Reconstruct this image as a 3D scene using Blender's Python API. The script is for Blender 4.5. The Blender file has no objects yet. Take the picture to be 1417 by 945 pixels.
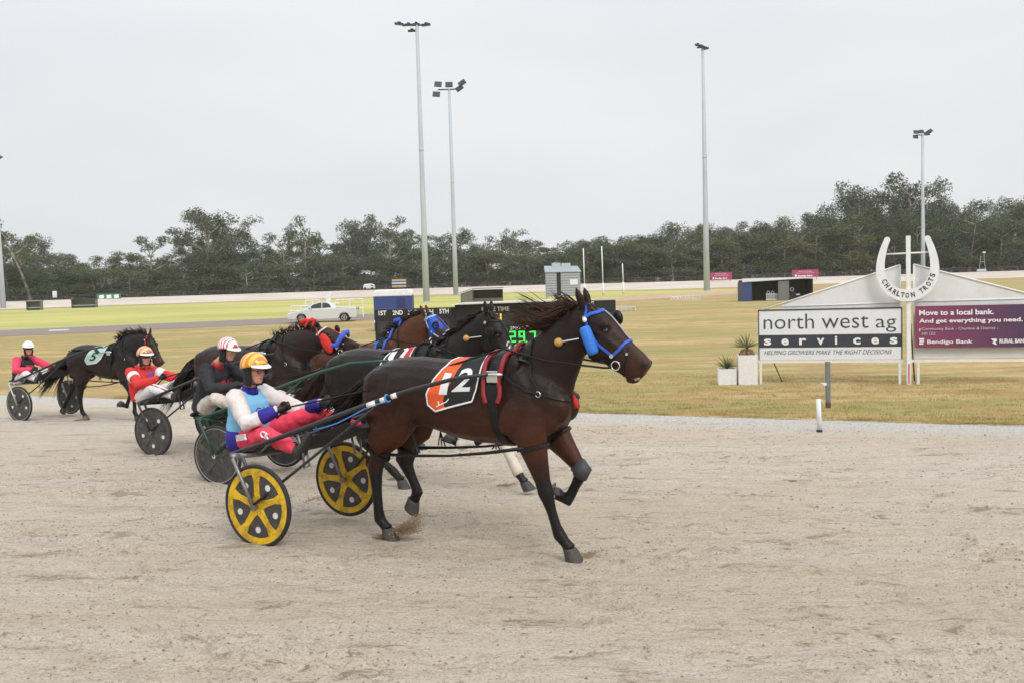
import bpy, bmesh, math, random
import numpy as np
from math import sin, cos, pi, radians, sqrt, atan2
from mathutils import Vector, Matrix, noise
from mathutils.bvhtree import BVHTree
SC = bpy.context.scene
COL = SC.collection
rnd = random.Random(7)

# ------------------------------------------------------------- camera
F, EYE, PITCH, ROLL = 1400.0, 2.944, radians(3.62), radians(1.7)
_f = Vector((0, cos(PITCH), -sin(PITCH))); _u = Vector((0, sin(PITCH), cos(PITCH))); _r = Vector((1, 0, 0))
_R = _r*cos(ROLL) - _u*sin(ROLL); _U = _u*cos(ROLL) + _r*sin(ROLL)
cd = bpy.data.cameras.new('camera'); cam = bpy.data.objects.new('camera', cd); COL.objects.link(cam)
cam.matrix_world = Matrix(((_R.x, _U.x, -_f.x, 0), (_R.y, _U.y, -_f.y, 0), (_R.z, _U.z, -_f.z, EYE), (0, 0, 0, 1)))
cd.sensor_width = 36; cd.lens = 36*F/1417; cd.clip_start = 0.1; cd.clip_end = 6000
SC.camera = cam
# ------------------------------------------------------------- sky, sun, exposure (overcast)
W = bpy.data.worlds.new('World'); SC.world = W; W.use_nodes = True
wn = W.node_tree.nodes; wl = W.node_tree.links; wn.clear()
sky = wn.new('ShaderNodeTexSky'); sky.sky_type = 'NISHITA'; sky.sun_disc = False
sky.sun_elevation = radians(42); sky.sun_rotation = radians(155); sky.dust_density = 6; sky.air_density = 1
sks = wn.new('ShaderNodeVectorMath'); sks.operation = 'SCALE'; sks.inputs[3].default_value = 0.10; wl.new(sky.outputs[0], sks.inputs[0])
wtc = wn.new('ShaderNodeTexCoord'); wmp = wn.new('ShaderNodeMapping'); wmp.inputs['Scale'].default_value = (1.2, 1.2, 3.5)
wl.new(wtc.outputs['Generated'], wmp.inputs[0])
wno = wn.new('ShaderNodeTexNoise'); wno.inputs['Scale'].default_value = 1.3; wno.inputs['Detail'].default_value = 4; wno.inputs['Roughness'].default_value = .5
wl.new(wmp.outputs[0], wno.inputs[0])
wcr = wn.new('ShaderNodeValToRGB'); wcr.color_ramp.elements[0].position = .3; wcr.color_ramp.elements[1].position = .7
wcr.color_ramp.elements[0].color = (.69, .72, .76, 1); wcr.color_ramp.elements[1].color = (.84, .855, .87, 1)
wl.new(wno.outputs[0], wcr.inputs[0])
wmx = wn.new('ShaderNodeMix'); wmx.data_type = 'RGBA'; wmx.inputs[0].default_value = .93   # the cloud deck over the sky
wl.new(sks.outputs[0], wmx.inputs[6]); wl.new(wcr.outputs[0], wmx.inputs[7])
wsx = wn.new('ShaderNodeSeparateXYZ'); wl.new(wtc.outputs['Generated'], wsx.inputs[0])      # an overcast sky is brighter towards the zenith
wgr = wn.new('ShaderNodeMapRange'); wgr.inputs['From Min'].default_value = .22; wgr.inputs['From Max'].default_value = .95; wgr.inputs['To Min'].default_value = 1.0; wgr.inputs['To Max'].default_value = 1.85
wl.new(wsx.outputs[2], wgr.inputs[0])
wbg = wn.new('ShaderNodeBackground'); wl.new(wgr.outputs[0], wbg.inputs['Strength'])
wl.new(wmx.outputs[2], wbg.inputs[0]); wo = wn.new('ShaderNodeOutputWorld'); wl.new(wbg.outputs[0], wo.inputs[0])
sd = bpy.data.lights.new('sun', 'SUN'); sd.energy = 1.5; sd.angle = radians(22); sd.color = (1, .97, .93)
so = bpy.data.objects.new('sun', sd); COL.objects.link(so)
so.rotation_euler = (radians(48), 0, radians(25))      # high, from behind the camera's right shoulder, veiled by cloud
SC.view_settings.view_transform = 'Standard'; SC.view_settings.look = 'None'
SC.view_settings.exposure = 0.10; SC.view_settings.gamma = 1.0; SC.view_settings.use_curve_mapping = False
SC.render.engine = 'CYCLES'; SC.render.resolution_x = 1024; SC.render.resolution_y = 682
SC.cycles.max_bounces = 6; SC.cycles.transparent_max_bounces = 8

# ------------------------------------------------------------- helpers
def ray(px, py): return _f + _R*((px-708.5)/F) - _U*((py-472.5)/F)
TA = radians(24.5)                                   # the home straight runs this far round towards the camera
TD = Vector((cos(TA), -sin(TA), 0)); TN = Vector((sin(TA), cos(TA), 0))
SLOPE, W1, W0 = .048, 23.0, 18.85                    # cambered straight: falls towards the infield; W0 = inner edge along TN
def G(w): return np.where(w > W1+1, 0, np.where(w < W1-1, SLOPE*(W1-w), SLOPE*(W1+1-w)**2/4)) if isinstance(w, np.ndarray) else (0.0 if w > W1+1 else SLOPE*(W1-w) if w < W1-1 else SLOPE*(W1+1-w)**2/4)
def gz(x, y): return G(x*TN.x+y*TN.y)
def at(px, py):                  # the ground point seen at a place of the picture
    d = ray(px, py); C0 = Vector((0, 0, EYE)); k = (SLOPE*W1-EYE)/(d.z+SLOPE*d.dot(TN)); p = C0+d*k
    if k < 0 or p.dot(TN) > W1: k = -EYE/d.z; p = C0+d*k
    p.z = gz(p.x, p.y); return p
def atd(px, py, dist):           # the point at world depth y = dist
    d = ray(px, py); k = dist/d.y; return Vector((0, 0, EYE)) + d*k

class MB:
    def __init__(s): s.v = []; s.f = []
    def add(s, vs, fs):
        n = len(s.v); s.v += [tuple(x) for x in vs]; s.f += [tuple(i+n for i in f) for f in fs]; return s
    def box(s, c, size, rot=None):
        cx, cy, cz = c; a, b, d = size[0]/2, size[1]/2, size[2]/2
        vs = [Vector((x, y, z)) for x in (-a, a) for y in (-b, b) for z in (-d, d)]
        if rot is not None: vs = [rot @ v for v in vs]
        vs = [(v.x+cx, v.y+cy, v.z+cz) for v in vs]
        return s.add(vs, [(0, 1, 3, 2), (4, 6, 7, 5), (0, 4, 5, 1), (2, 3, 7, 6), (0, 2, 6, 4), (1, 5, 7, 3)])
    def tube(s, pts, r, n=8, cap=True):
        pts = [Vector(p) for p in pts]; m = len(pts)
        rs = r if isinstance(r, (list, tuple)) else [r]*m
        prev = None; base = len(s.v); up = None
        for i, p in enumerate(pts):
            t = (pts[min(i+1, m-1)] - pts[max(i-1, 0)]).normalized()
            if up is None:
                up = Vector((0, 0, 1)) if abs(t.z) < .9 else Vector((1, 0, 0))
            a = t.cross(up)
            if a.length < 1e-6: a = t.orthogonal()
            a.normalize(); b = a.cross(t).normalized(); up = b
            for k in range(n):
                th = 2*pi*k/n; q = p + (a*cos(th) + b*sin(th))*rs[i]; s.v.append(tuple(q))
        for i in range(m-1):
            for k in range(n):
                k2 = (k+1) % n; s.f.append((base+i*n+k, base+i*n+k2, base+(i+1)*n+k2, base+(i+1)*n+k))
        if cap:
            s.f.append(tuple(base+k for k in range(n))[::-1]); s.f.append(tuple(base+(m-1)*n+k for k in range(n)))
        return s
    def rings(s, rings, closed=True, cap=True):
        n = len(rings[0]); base = len(s.v)
        for r in rings: s.v += [tuple(p) for p in r]
        for i in range(len(rings)-1):
            for k in range(n if closed else n-1):
                k2 = (k+1) % n; s.f.append((base+i*n+k, base+i*n+k2, base+(i+1)*n+k2, base+(i+1)*n+k))
        if cap:
            s.f.append(tuple(base+k for k in range(n))[::-1]); s.f.append(tuple(base+(len(rings)-1)*n+k for k in range(n)))
        return s
    def ell(s, c, r, nu=12, nv=8, rot=None):
        rg = []
        for i in range(nv+1):
            ph = pi*(i/nv); rr = max(sin(ph), .02)
            ring = []
            for k in range(nu):
                th = 2*pi*k/nu; v = Vector((r[0]*rr*cos(th), r[1]*rr*sin(th), -r[2]*cos(ph)))
                if rot is not None: v = rot @ v
                ring.append((v.x+c[0], v.y+c[1], v.z+c[2]))
            rg.append(ring)
        return s.rings(rg)
    def disc(s, c, nrm, r, th, n=24, r0=0.0):
        nrm = Vector(nrm).normalized(); a = nrm.orthogonal().normalized(); b = nrm.cross(a); c = Vector(c)
        def ring(rr, o): return [c + nrm*o + (a*cos(2*pi*k/n)+b*sin(2*pi*k/n))*rr for k in range(n)]
        if r0 <= 0: return s.rings([ring(r, -th/2), ring(r, th/2)])
        return s.rings([ring(r0, -th/2), ring(r, -th/2), ring(r, th/2), ring(r0, th/2), ring(r0, -th/2)], cap=False)
    def torus(s, c, nrm, R_, r, n=32, m=8, a0=0, a1=2*pi, sq=1.0):
        nrm = Vector(nrm).normalized(); a = Vector((nrm.y, -nrm.x, 0)); a = a.normalized() if a.length > .1 else Vector((1, 0, 0)); b = nrm.cross(a); c = Vector(c); rg = []
        for k in range(n+1):
            th = a0+(a1-a0)*k/n; d = a*cos(th)+b*sin(th)
            rg.append([c + d*(R_ + r*cos(2*pi*j/m)) + nrm*(r*sq*sin(2*pi*j/m)) for j in range(m)])
        return s.rings(rg, cap=False)
    def prism(s, outline, z0, z1, fn=None):         # outline in (x, z), extruded in y
        fn = fn or (lambda x, y, z: (x, y, z)); n = len(outline)
        vs = [fn(x, z0, z) for x, z in outline] + [fn(x, z1, z) for x, z in outline]
        fs = [tuple(range(n)), tuple(range(2*n-1, n-1, -1))] + [(k, k+n, (k+1) % n+n, (k+1) % n) for k in range(n)]
        return s.add(vs, fs)
    def mesh(s, name):
        me = bpy.data.meshes.new(name); me.from_pydata(s.v, [], s.f); me.update()
        bm = bmesh.new(); bm.from_mesh(me); bmesh.ops.recalc_face_normals(bm, faces=bm.faces); bm.to_mesh(me); bm.free()
        return me
    def build(s, name, mat, parent=None, smooth=False, bevel=0):
        me = s.mesh(name)
        if smooth:
            me.polygons.foreach_set('use_smooth', [True]*len(me.polygons))
        return link(name, me, mat, parent, bevel)

def link(name, me, mat, parent=None, bevel=0):
    o = bpy.data.objects.new(name, me); COL.objects.link(o)
    if mat: me.materials.append(mat)
    if parent: o.parent = parent
    if bevel:
        b = o.modifiers.new('bevel', 'BEVEL'); b.width = bevel; b.segments = 2; b.limit_method = 'ANGLE'
    return o
def tag(o, label=None, cat=None, group=None, kind=None):
    if label: o['label'] = label
    if cat: o['category'] = cat
    if group: o['group'] = group
    if kind: o['kind'] = kind
    return o
def empty(name, loc=(0, 0, 0), rz=0.0, label=None, cat=None, group=None):
    o = bpy.data.objects.new(name, None); COL.objects.link(o); o.location = loc; o.rotation_euler = (0, 0, rz)
    o.empty_display_size = .2
    return tag(o, label, cat, group)
def copy_tree(o, parent=None):
    c = o.copy(); COL.objects.link(c); c.parent = parent
    for ch in [x for x in COL.objects if x.parent == o]: copy_tree(ch, c)
    return c

def lin(c):   # srgb 0..255 -> linear
    return tuple(((x/255)/12.92 if x/255 <= .04045 else ((x/255+.055)/1.055)**2.4) for x in c)
_mc = {}
def mat(name, color=None, rough=.6, metal=0.0, spec=.5, noise_amt=0.0, noise_scale=20.0, dark=None, bump=0.0, bscale=60.0, emit=None, estr=1.0, coat=0, sheen=0, stretch=None):
    if name in _mc: return _mc[name]
    m = bpy.data.materials.new(name); m.use_nodes = True; nt = m.node_tree; b = nt.nodes['Principled BSDF']
    b.inputs['Roughness'].default_value = rough; b.inputs['Metallic'].default_value = metal; b.inputs['Specular IOR Level'].default_value = spec
    b.inputs['Coat Weight'].default_value = coat; b.inputs['Sheen Weight'].default_value = sheen
    col = (*color[:3], 1)
    b.inputs['Base Color'].default_value = col
    if noise_amt or bump:
        tc = nt.nodes.new('ShaderNodeTexCoord'); src = tc.outputs['Object']
        if stretch:
            mp = nt.nodes.new('ShaderNodeMapping'); mp.inputs['Scale'].default_value = stretch; nt.links.new(src, mp.inputs[0]); src = mp.outputs[0]
    if noise_amt:
        n = nt.nodes.new('ShaderNodeTexNoise'); n.inputs['Scale'].default_value = noise_scale; n.inputs['Detail'].default_value = 5; n.inputs['Roughness'].default_value = .65
        nt.links.new(src, n.inputs[0])
        r = nt.nodes.new('ShaderNodeValToRGB'); r.color_ramp.elements[0].position = .35; r.color_ramp.elements[1].position = .65
        d = dark or tuple(c*(1-noise_amt) for c in color[:3])
        r.color_ramp.elements[0].color = (*d, 1); r.color_ramp.elements[1].color = col
        nt.links.new(n.outputs[0], r.inputs[0]); nt.links.new(r.outputs[0], b.inputs['Base Color'])
    if bump:
        n2 = nt.nodes.new('ShaderNodeTexNoise'); n2.inputs['Scale'].default_value = bscale; n2.inputs['Detail'].default_value = 4; nt.links.new(src, n2.inputs[0])
        bp = nt.nodes.new('ShaderNodeBump'); bp.inputs['Strength'].default_value = bump; bp.inputs['Distance'].default_value = .02
        nt.links.new(n2.outputs[0], bp.inputs['Height']); nt.links.new(bp.outputs[0], b.inputs['Normal'])
    if emit:
        b.inputs['Emission Color'].default_value = (*emit, 1); b.inputs['Emission Strength'].default_value = estr
    _mc[name] = m; return m

class NT:   # tiny node-building helper for the larger procedural materials
    def __init__(s, name):
        s.m = bpy.data.materials.new(name); s.m.use_nodes = True; s.nt = s.m.node_tree; s.b = s.nt.nodes['Principled BSDF']
    def n(s, t, **kw):
        x = s.nt.nodes.new(t)
        for k, v in kw.items(): setattr(x, k, v)
        return x
    def l(s, a, b): s.nt.links.new(a, b)
    def pos(s, scale=(1, 1, 1), rz=0.0, coord='Object', loc=(0, 0, 0)):
        tc = s.n('ShaderNodeTexCoord'); mp = s.n('ShaderNodeMapping'); mp.inputs['Scale'].default_value = scale; mp.inputs['Rotation'].default_value = (0, 0, rz); mp.inputs['Location'].default_value = loc
        s.l(tc.outputs[coord], mp.inputs[0]); return mp.outputs[0]
    def noise(s, vec, scale, detail=5, rough=.6, dist=0.0):
        x = s.n('ShaderNodeTexNoise'); x.inputs['Scale'].default_value = scale; x.inputs['Detail'].default_value = detail; x.inputs['Roughness'].default_value = rough; x.inputs['Distortion'].default_value = dist
        s.l(vec, x.inputs[0]); return x.outputs[0]
    def ramp(s, fac, stops):
        r = s.n('ShaderNodeValToRGB'); e = r.color_ramp.elements
        while len(e) < len(stops): e.new(.5)
        for el, (p, c) in zip(e, stops):
            el.position = p; el.color = (c, c, c, 1) if isinstance(c, (int, float)) else (*c[:3], 1)
        s.l(fac, r.inputs[0]); return r.outputs[0]
    def mix(s, fac, a, b, mode='MIX'):
        x = s.n('ShaderNodeMix'); x.data_type = 'RGBA'; x.blend_type = mode
        for sock, v in ((x.inputs[0], fac), (x.inputs[6], a), (x.inputs[7], b)):
            if isinstance(v, (int, float)): sock.default_value = v if sock.type == 'VALUE' else (v, v, v, 1)
            elif isinstance(v, tuple): sock.default_value = (*v[:3], 1)
            else: s.l(v, sock)
        return x.outputs[2]
    def math(s, op, a, b=None, clamp=False):
        x = s.n('ShaderNodeMath'); x.operation = op; x.use_clamp = clamp
        for i, v in enumerate((a, b)):
            if v is None: continue
            if isinstance(v, (int, float)): x.inputs[i].default_value = v
            else: s.l(v, x.inputs[i])
        return x.outputs[0]
    def bump(s, h, strength=.5, dist=.02):
        x = s.n('ShaderNodeBump'); x.inputs['Strength'].default_value = strength; x.inputs['Distance'].default_value = dist
        s.l(h, x.inputs['Height']); s.l(x.outputs[0], s.b.inputs['Normal'])
    def base(s, c, rough=.9, spec=.2):
        if isinstance(c, tuple): s.b.inputs['Base Color'].default_value = (*c[:3], 1)
        else: s.l(c, s.b.inputs['Base Color'])
        s.b.inputs['Roughness'].default_value = rough; s.b.inputs['Specular IOR Level'].default_value = spec
        return s.m

_fonts = {}
def text_verts(txt, size, extrude=.004, spacing=1.0, bold=0.0, shear=0.0, align='LEFT', res=3):
    cu = bpy.data.curves.new('t', 'FONT'); cu.body = txt; cu.size = size; cu.extrude = extrude; cu.space_character = spacing; cu.offset = bold; cu.shear = shear
    cu.align_x = align; cu.resolution_u = res
    ob = bpy.data.objects.new('t', cu); COL.objects.link(ob)
    dg = bpy.context.evaluated_depsgraph_get(); ev = ob.evaluated_get(dg); me = bpy.data.meshes.new_from_object(ev)
    vs = [v.co.copy() for v in me.vertices]; fs = [tuple(p.vertices) for p in me.polygons]
    COL.objects.unlink(ob); bpy.data.objects.remove(ob); bpy.data.curves.remove(cu); bpy.data.meshes.remove(me)
    return vs, fs
def put_text(mb, txt, org, xdir, zdir, size, width=None, height=None, **kw):
    """letters lying in the plane xdir/zdir from org; width/height in metres force the run's size"""
    vs, fs = text_verts(txt, size, **kw)
    if not vs: return
    x0 = min(v.x for v in vs); x1 = max(v.x for v in vs); y0 = min(v.y for v in vs); y1 = max(v.y for v in vs)
    sx = width/(x1-x0) if width else 1; sy = height/(y1-y0) if height else sx if width else 1
    X = Vector(xdir).normalized(); Z = Vector(zdir).normalized(); N = X.cross(Z)
    mb.add([Vector(org) + X*((v.x-x0)*sx) + Z*(v.y*sy) + N*v.z for v in vs], fs)

def np_mesh(name, verts, faces4, mat_, parent=None):
    me = bpy.data.meshes.new(name); n = len(verts); m = len(faces4); k = faces4.shape[1]
    me.vertices.add(n); me.vertices.foreach_set('co', np.asarray(verts, dtype=np.float32).ravel())
    me.loops.add(m*k); me.loops.foreach_set('vertex_index', faces4.astype(np.int32).ravel())
    me.polygons.add(m); me.polygons.foreach_set('loop_start', np.arange(m, dtype=np.int32)*k)
    me.update(calc_edges=True); me.validate()
    return link(name, me, mat_, parent)
# ============================================================= SETTING
KD = 1.338
# ---- ground (one sheet to the horizon)
g = NT('dry_grass_ground')
pv = g.pos((1, 1, 1), rz=TA)
pl = g.pos((.35, 1.6, 1), rz=TA)
big = g.noise(pl, .11, 4, .55, .6); mid = g.noise(pl, .75, 5, .65, .4); fine = g.noise(pv, 9, 6, .75); vf = g.noise(pv, 60, 3, .8)
c1 = g.mix(g.ramp(big, [(.44, 0), (.56, 1)]), lin((190, 166, 120)), lin((148, 148, 96)))
c2 = g.mix(g.ramp(mid, [(.46, 0), (.60, .9)]), c1, lin((134, 131, 80)))
c3 = g.mix(g.ramp(g.noise(g.pos((.5, 1.3, 1), rz=TA, loc=(40, 9, 0)), .5, 5, .7), [(.52, 0), (.68, .8)]), c2, lin((176, 146, 106)))
c4 = g.mix(g.ramp(fine, [(.35, .45), (.6, 0)]), c3, lin((120, 98, 58)))
pt = g.noise(g.pos((1, 1, 1), loc=(17, 5, 0)), .55, 6, .7); c4 = g.mix(g.ramp(pt, [(.49, 0), (.58, .7)]), c4, lin((156, 124, 86)))
c5 = g.mix(g.ramp(vf, [(.4, 0), (.7, .28)]), c4, lin((222, 200, 150)))
g.bump(g.mix(.5, fine, vf), .6, .04); gm = g.base(c5, .95, .1)
N_ = 2500
mb = MB(); xs = [-N_, -300, -80, -30, 0, 30, 80, 300, N_]; ys = [-N_, -60, -12, -8.7, W0-.25, W0-.02] + [W1-1+.25*k for k in range(9)] + [80, 200, N_]
for j, y in enumerate(ys):
    for i, x in enumerate(xs): p = TD*x+TN*y; mb.v.append((p.x, p.y, G(max(y, -12))-(.09 if -9 < y < W0-.1 else 0)))
for j in range(len(ys)-1):
    for i in range(len(xs)-1):
        a = j*len(xs)+i; mb.f.append((a, a+1, a+len(xs)+1, a+len(xs)))
tag(mb.build('ground', gm), kind='structure')

# ---- home straight (sandy harness track)
s = NT('sand_track_surface')
p0 = s.pos((1, 1, 1), rz=TA); pst = s.pos((.22, 1.0, 1), rz=TA); pst2 = s.pos((.5, 1.6, 1), rz=TA, loc=(3, 7, 0))
warm = s.noise(pst, .42, 4, .6, .3); streak = s.noise(pst2, 2.6, 6, .72, .8); marks = s.noise(s.pos((.55, 1.5, 1), rz=TA, loc=(11, 2, 0)), 2.1, 7, .78, .5)
grit = s.noise(p0, 55, 4, .85); grit2 = s.noise(p0, 170, 2, .8); clod = s.noise(s.pos((.8, 1.3, 1), rz=TA), 16, 5, .8)
b1 = s.mix(s.ramp(warm, [(.35, 0), (.65, 1)]), lin((224, 214, 200)), lin((216, 200, 178)))
b2 = s.mix(s.ramp(streak, [(.5, 0), (.72, .55)]), b1, lin((176, 156, 134)))
b3 = s.mix(s.ramp(marks, [(.56, 0), (.64, .62)]), b2, lin((134, 112, 88)))
mk2 = s.noise(s.pos((.8, 1.5, 1), rz=TA, loc=(1, 21, 0)), 5.5, 6, .75, 1.2); gate = s.ramp(s.noise(s.pos((.5, 1, 1), rz=TA, loc=(7, 3, 0)), .9, 3, .6), [(.42, 0), (.58, 1)])
b3 = s.mix(s.math('MULTIPLY', s.ramp(mk2, [(.57, 0), (.63, .72)]), gate), b3, lin((128, 106, 82)))
b4 = s.mix(s.ramp(clod, [(.56, 0), (.68, .6)]), b3, lin((144, 126, 106)))
b5 = s.mix(s.ramp(grit, [(.36, .6), (.50, 0)]), b4, lin((110, 96, 80)))
har = s.noise(s.pos((.10, 7.0, 1), rz=TA), 1.6, 5, .7)
b5 = s.mix(s.ramp(har, [(.54, 0), (.66, .24)]), b5, lin((168, 148, 126)))
b6 = s.mix(s.ramp(grit2, [(.55, 0), (.75, .45)]), b5, lin((232, 226, 216)))
# the harrowed, paler gravel next to the inner edge
tc = s.n('ShaderNodeTexCoord'); vm = s.n('ShaderNodeVectorMath'); vm.operation = 'DOT_PRODUCT'; vm.inputs[1].default_value = tuple(TN); s.l(tc.outputs['Object'], vm.inputs[0])
wob = s.math('ADD', vm.outputs['Value'], s.math('MULTIPLY', s.noise(pst, 1.1, 4, .6), 1.2))
pale = s.ramp(s.math('MULTIPLY', s.math('SUBTRACT', wob, W0-1.9), .5, True), [(.1, 0), (.75, 1)])
pc = s.mix(s.ramp(s.noise(p0, 30, 6, .85), [(.40, 1), (.56, 0)]), lin((224, 220, 213)), lin((170, 164, 156)))
b7 = s.mix(pale, b6, pc)
h = s.math('ADD', s.math('MULTIPLY', clod, 1.0), s.math('ADD', s.math('MULTIPLY', grit, .5), s.math('MULTIPLY', marks, -1.6)))
s.bump(s.math('ADD', h, s.math('MULTIPLY', har, -1.2)), 1.0, .04); sm = s.base(b7, .95, .12)
# a relief mesh: hoof marks, wheel ruts and scuffs really pressed into the sand near the camera
def hash2(ix, iy, k=0):
    n = (ix*374761393 + iy*668265263 + k*974711) & 0xffffffff; n = ((n ^ (n >> 13))*1274126177) & 0xffffffff
    return ((n ^ (n >> 16)) & 0xffff)/65535.0
def vnoise(x, y, k=0):
    ix = np.floor(x).astype(np.int64); iy = np.floor(y).astype(np.int64); fx = x-ix; fy = y-iy; fx = fx*fx*(3-2*fx); fy = fy*fy*(3-2*fy)
    a = hash2(ix, iy, k); b = hash2(ix+1, iy, k); c = hash2(ix, iy+1, k); d = hash2(ix+1, iy+1, k)
    return (a*(1-fx)+b*fx)*(1-fy)+(c*(1-fx)+d*fx)*fy
def relief(u, w):                # u along the track, w across
    z = (vnoise(u*1.3, w*2.6)-.5)*.016 + (vnoise(u*4, w*9, 1)-.5)*.012 + (vnoise(u*13, w*22, 2)-.5)*.010 + (vnoise(u*34, w*45, 3)-.5)*.007
    m = np.clip((vnoise(u*.9, w*1.8, 7)*.6+vnoise(u*2.3, w*4.6, 8)*.4-.60)*6, 0, 1)
    z += m*(vnoise(u*11, w*24, 4)-.62)*.075 + np.clip((vnoise(u*5+3, w*9, 12)-.72)*5, 0, 1)*(vnoise(u*22, w*34, 13)-.6)*.05
    return z
rr = np.random.RandomState(3)
U = np.linspace(-12, 9.5, 640); Wd = np.concatenate([np.linspace(2.2, 8.5, 310), np.linspace(8.53, W0, 240)])
# prints of earlier heats, a horseshoe-shaped rim and hollow each
prints = [(rr.uniform(-9, 9), rr.uniform(3, 16.5), rr.uniform(-.4, .4), rr.uniform(.6, 1.1)) for _ in range(520)]
UU, WW = np.meshgrid(U, Wd); ZZ = relief(UU, WW)
for (pu, pw, pa, ps) in prints:
    iu = np.where(abs(U-pu) < .16)[0]; iw = np.where(abs(Wd-pw) < .16)[0]
    if len(iu) == 0 or len(iw) == 0: continue
    sl = np.ix_(iw, iu); du = UU[sl]-pu; dw = WW[sl]-pw; a = du*cos(pa)+dw*sin(pa); b = -du*sin(pa)+dw*cos(pa)
    r = np.sqrt((a/1.15)**2+b**2); ang = np.arctan2(b, a)
    ZZ[sl] += ps*(-.026*np.exp(-((r-.065)/.018)**2)*(np.abs(ang) < 2.3) + .015*np.exp(-((r-.105)/.022)**2))
for rw in (3.6, 4.7, 6.1, 7.3, 9.9, 11.2):            # wheel ruts
    c_ = rw + .12*np.sin(UU*.35+rw); ZZ -= .007*np.exp(-((WW-c_)/.018)**2)
ZZ += .004
edge = np.clip(np.minimum(np.minimum((UU+12)/1.0, (9.5-UU)/1.0), np.minimum((WW-2.2)/.4, (W0-WW)/.15)), 0, 1)
ZZ = .006 + (ZZ-.006)*edge
ZZ += G(WW); PX = UU*TD.x+WW*TN.x; PY = UU*TD.y+WW*TN.y
verts = np.stack([PX.ravel(), PY.ravel(), ZZ.ravel()], 1); nu = len(U); nw = len(Wd)
ii, jj = np.meshgrid(np.arange(nu-1), np.arange(nw-1)); a = (jj*nu+ii).ravel(); fc = np.stack([a, a+1, a+nu+1, a+nu], 1)
me_rel = (verts, fc)
mb = MB()
def tw(u, w, z): p = TD*u+TN*w; return (p.x, p.y, z+G(w))
# coarse sheet around the relief patch, butted to it
us = [-400, -12, 9.5, 400]; ws = [-8.7, 2.2, W0]
for i in range(3):
    for j in range(2):
        if i == 1 and j == 1: continue
        mb.add([tw(us[i], ws[j], .006), tw(us[i+1], ws[j], .006), tw(us[i+1], ws[j+1], .006), tw(us[i], ws[j+1], .006)], [(0, 1, 2, 3)])
n0 = len(mb.v); V = np.concatenate([np.array(mb.v), verts]); 
F4 = np.concatenate([np.array(mb.f), fc+n0])
# ragged inner edge: a strip of sand spilling over the verge
strip = []; 
o = np_mesh('track', V, F4, sm); tag(o, kind='structure')
o.data.polygons.foreach_set('use_smooth', [True]*len(o.data.polygons))
mb = MB(); pts0 = []; pts1 = []; k = 0
for q in np.arange(-60, 40, .12):
    wob_ = .10*noise.noise(Vector((q*.5, 0, 0)))+.12*noise.noise(Vector((q*2.2, 3, 0)))+.08*noise.noise(Vector((q*6, 7, 0)))
    pts0.append(tw(q, W0-.02, .010)); pts1.append(tw(q, W0+.10+wob_, .010))
mb.rings([pts0, pts1], closed=False, cap=False); tag(mb.build('track_edge', sm), kind='structure')

# ---- loose clods and grit lying on the sand (uncountable)
r2 = np.random.RandomState(11)
oc = np.array([(1, 0, 0), (-1, 0, 0), (0, 1, 0), (0, -1, 0), (0, 0, 1), (0, 0, -1)], float); of = np.array([(0, 2, 4), (2, 1, 4), (1, 3, 4), (3, 0, 4), (2, 0, 5), (1, 2, 5), (3, 1, 5), (0, 3, 5)])
def clods(n, umin, umax, wmin, wmax, smin, smax, zfn, pw=2.5):
    u = r2.uniform(umin, umax, n); w = wmin+(wmax-wmin)*r2.uniform(0, 1, n); sz = smin+(smax-smin)*r2.uniform(0, 1, n)**pw
    dens = vnoise(u*.9, w*1.8, 7)*.6+vnoise(u*2.3, w*4.6, 8)*.4; keep = r2.uniform(0, 1, n) < np.clip((dens-.32)*3, .12, 1)
    u = u[keep]; w = w[keep]; sz = sz[keep]; n = len(u)
    v = oc[None]*sz[:, None, None]*r2.uniform(.6, 1.3, (n, 6, 1)); v[:, :, 2] *= .6
    th = r2.uniform(0, 6.28, n); c, s_ = np.cos(th)[:, None], np.sin(th)[:, None]; x = v[:, :, 0]*c-v[:, :, 1]*s_; y = v[:, :, 0]*s_+v[:, :, 1]*c
    z = v[:, :, 2]+zfn(u, w)[:, None]+sz[:, None]*.25
    X = x+(u*TD.x+w*TN.x)[:, None]; Y = y+(u*TD.y+w*TN.y)[:, None]
    return np.stack([X, Y, z], 2).reshape(-1, 3), (of[None]+(np.arange(n)*6)[:, None, None]).reshape(-1, 3)
zf = lambda u, w: relief(u, w)+.004+G(w)
A1, B1 = clods(30000, -9, 9, 2.6, 9, .0025, .013, zf, 3.5); A2, B2 = clods(12000, -11.5, 9, 8, 18.4, .005, .018, zf, 3)
cm = mat('clod', lin((166, 150, 130)), .95, noise_amt=.45, noise_scale=9)
o = np_mesh('loose_grit', np.concatenate([A1, A2]), np.concatenate([B1, B2+len(A1)]), cm); tag(o, 'loose sand clods and grit scattered over the track', 'grit', kind='stuff')

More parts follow.
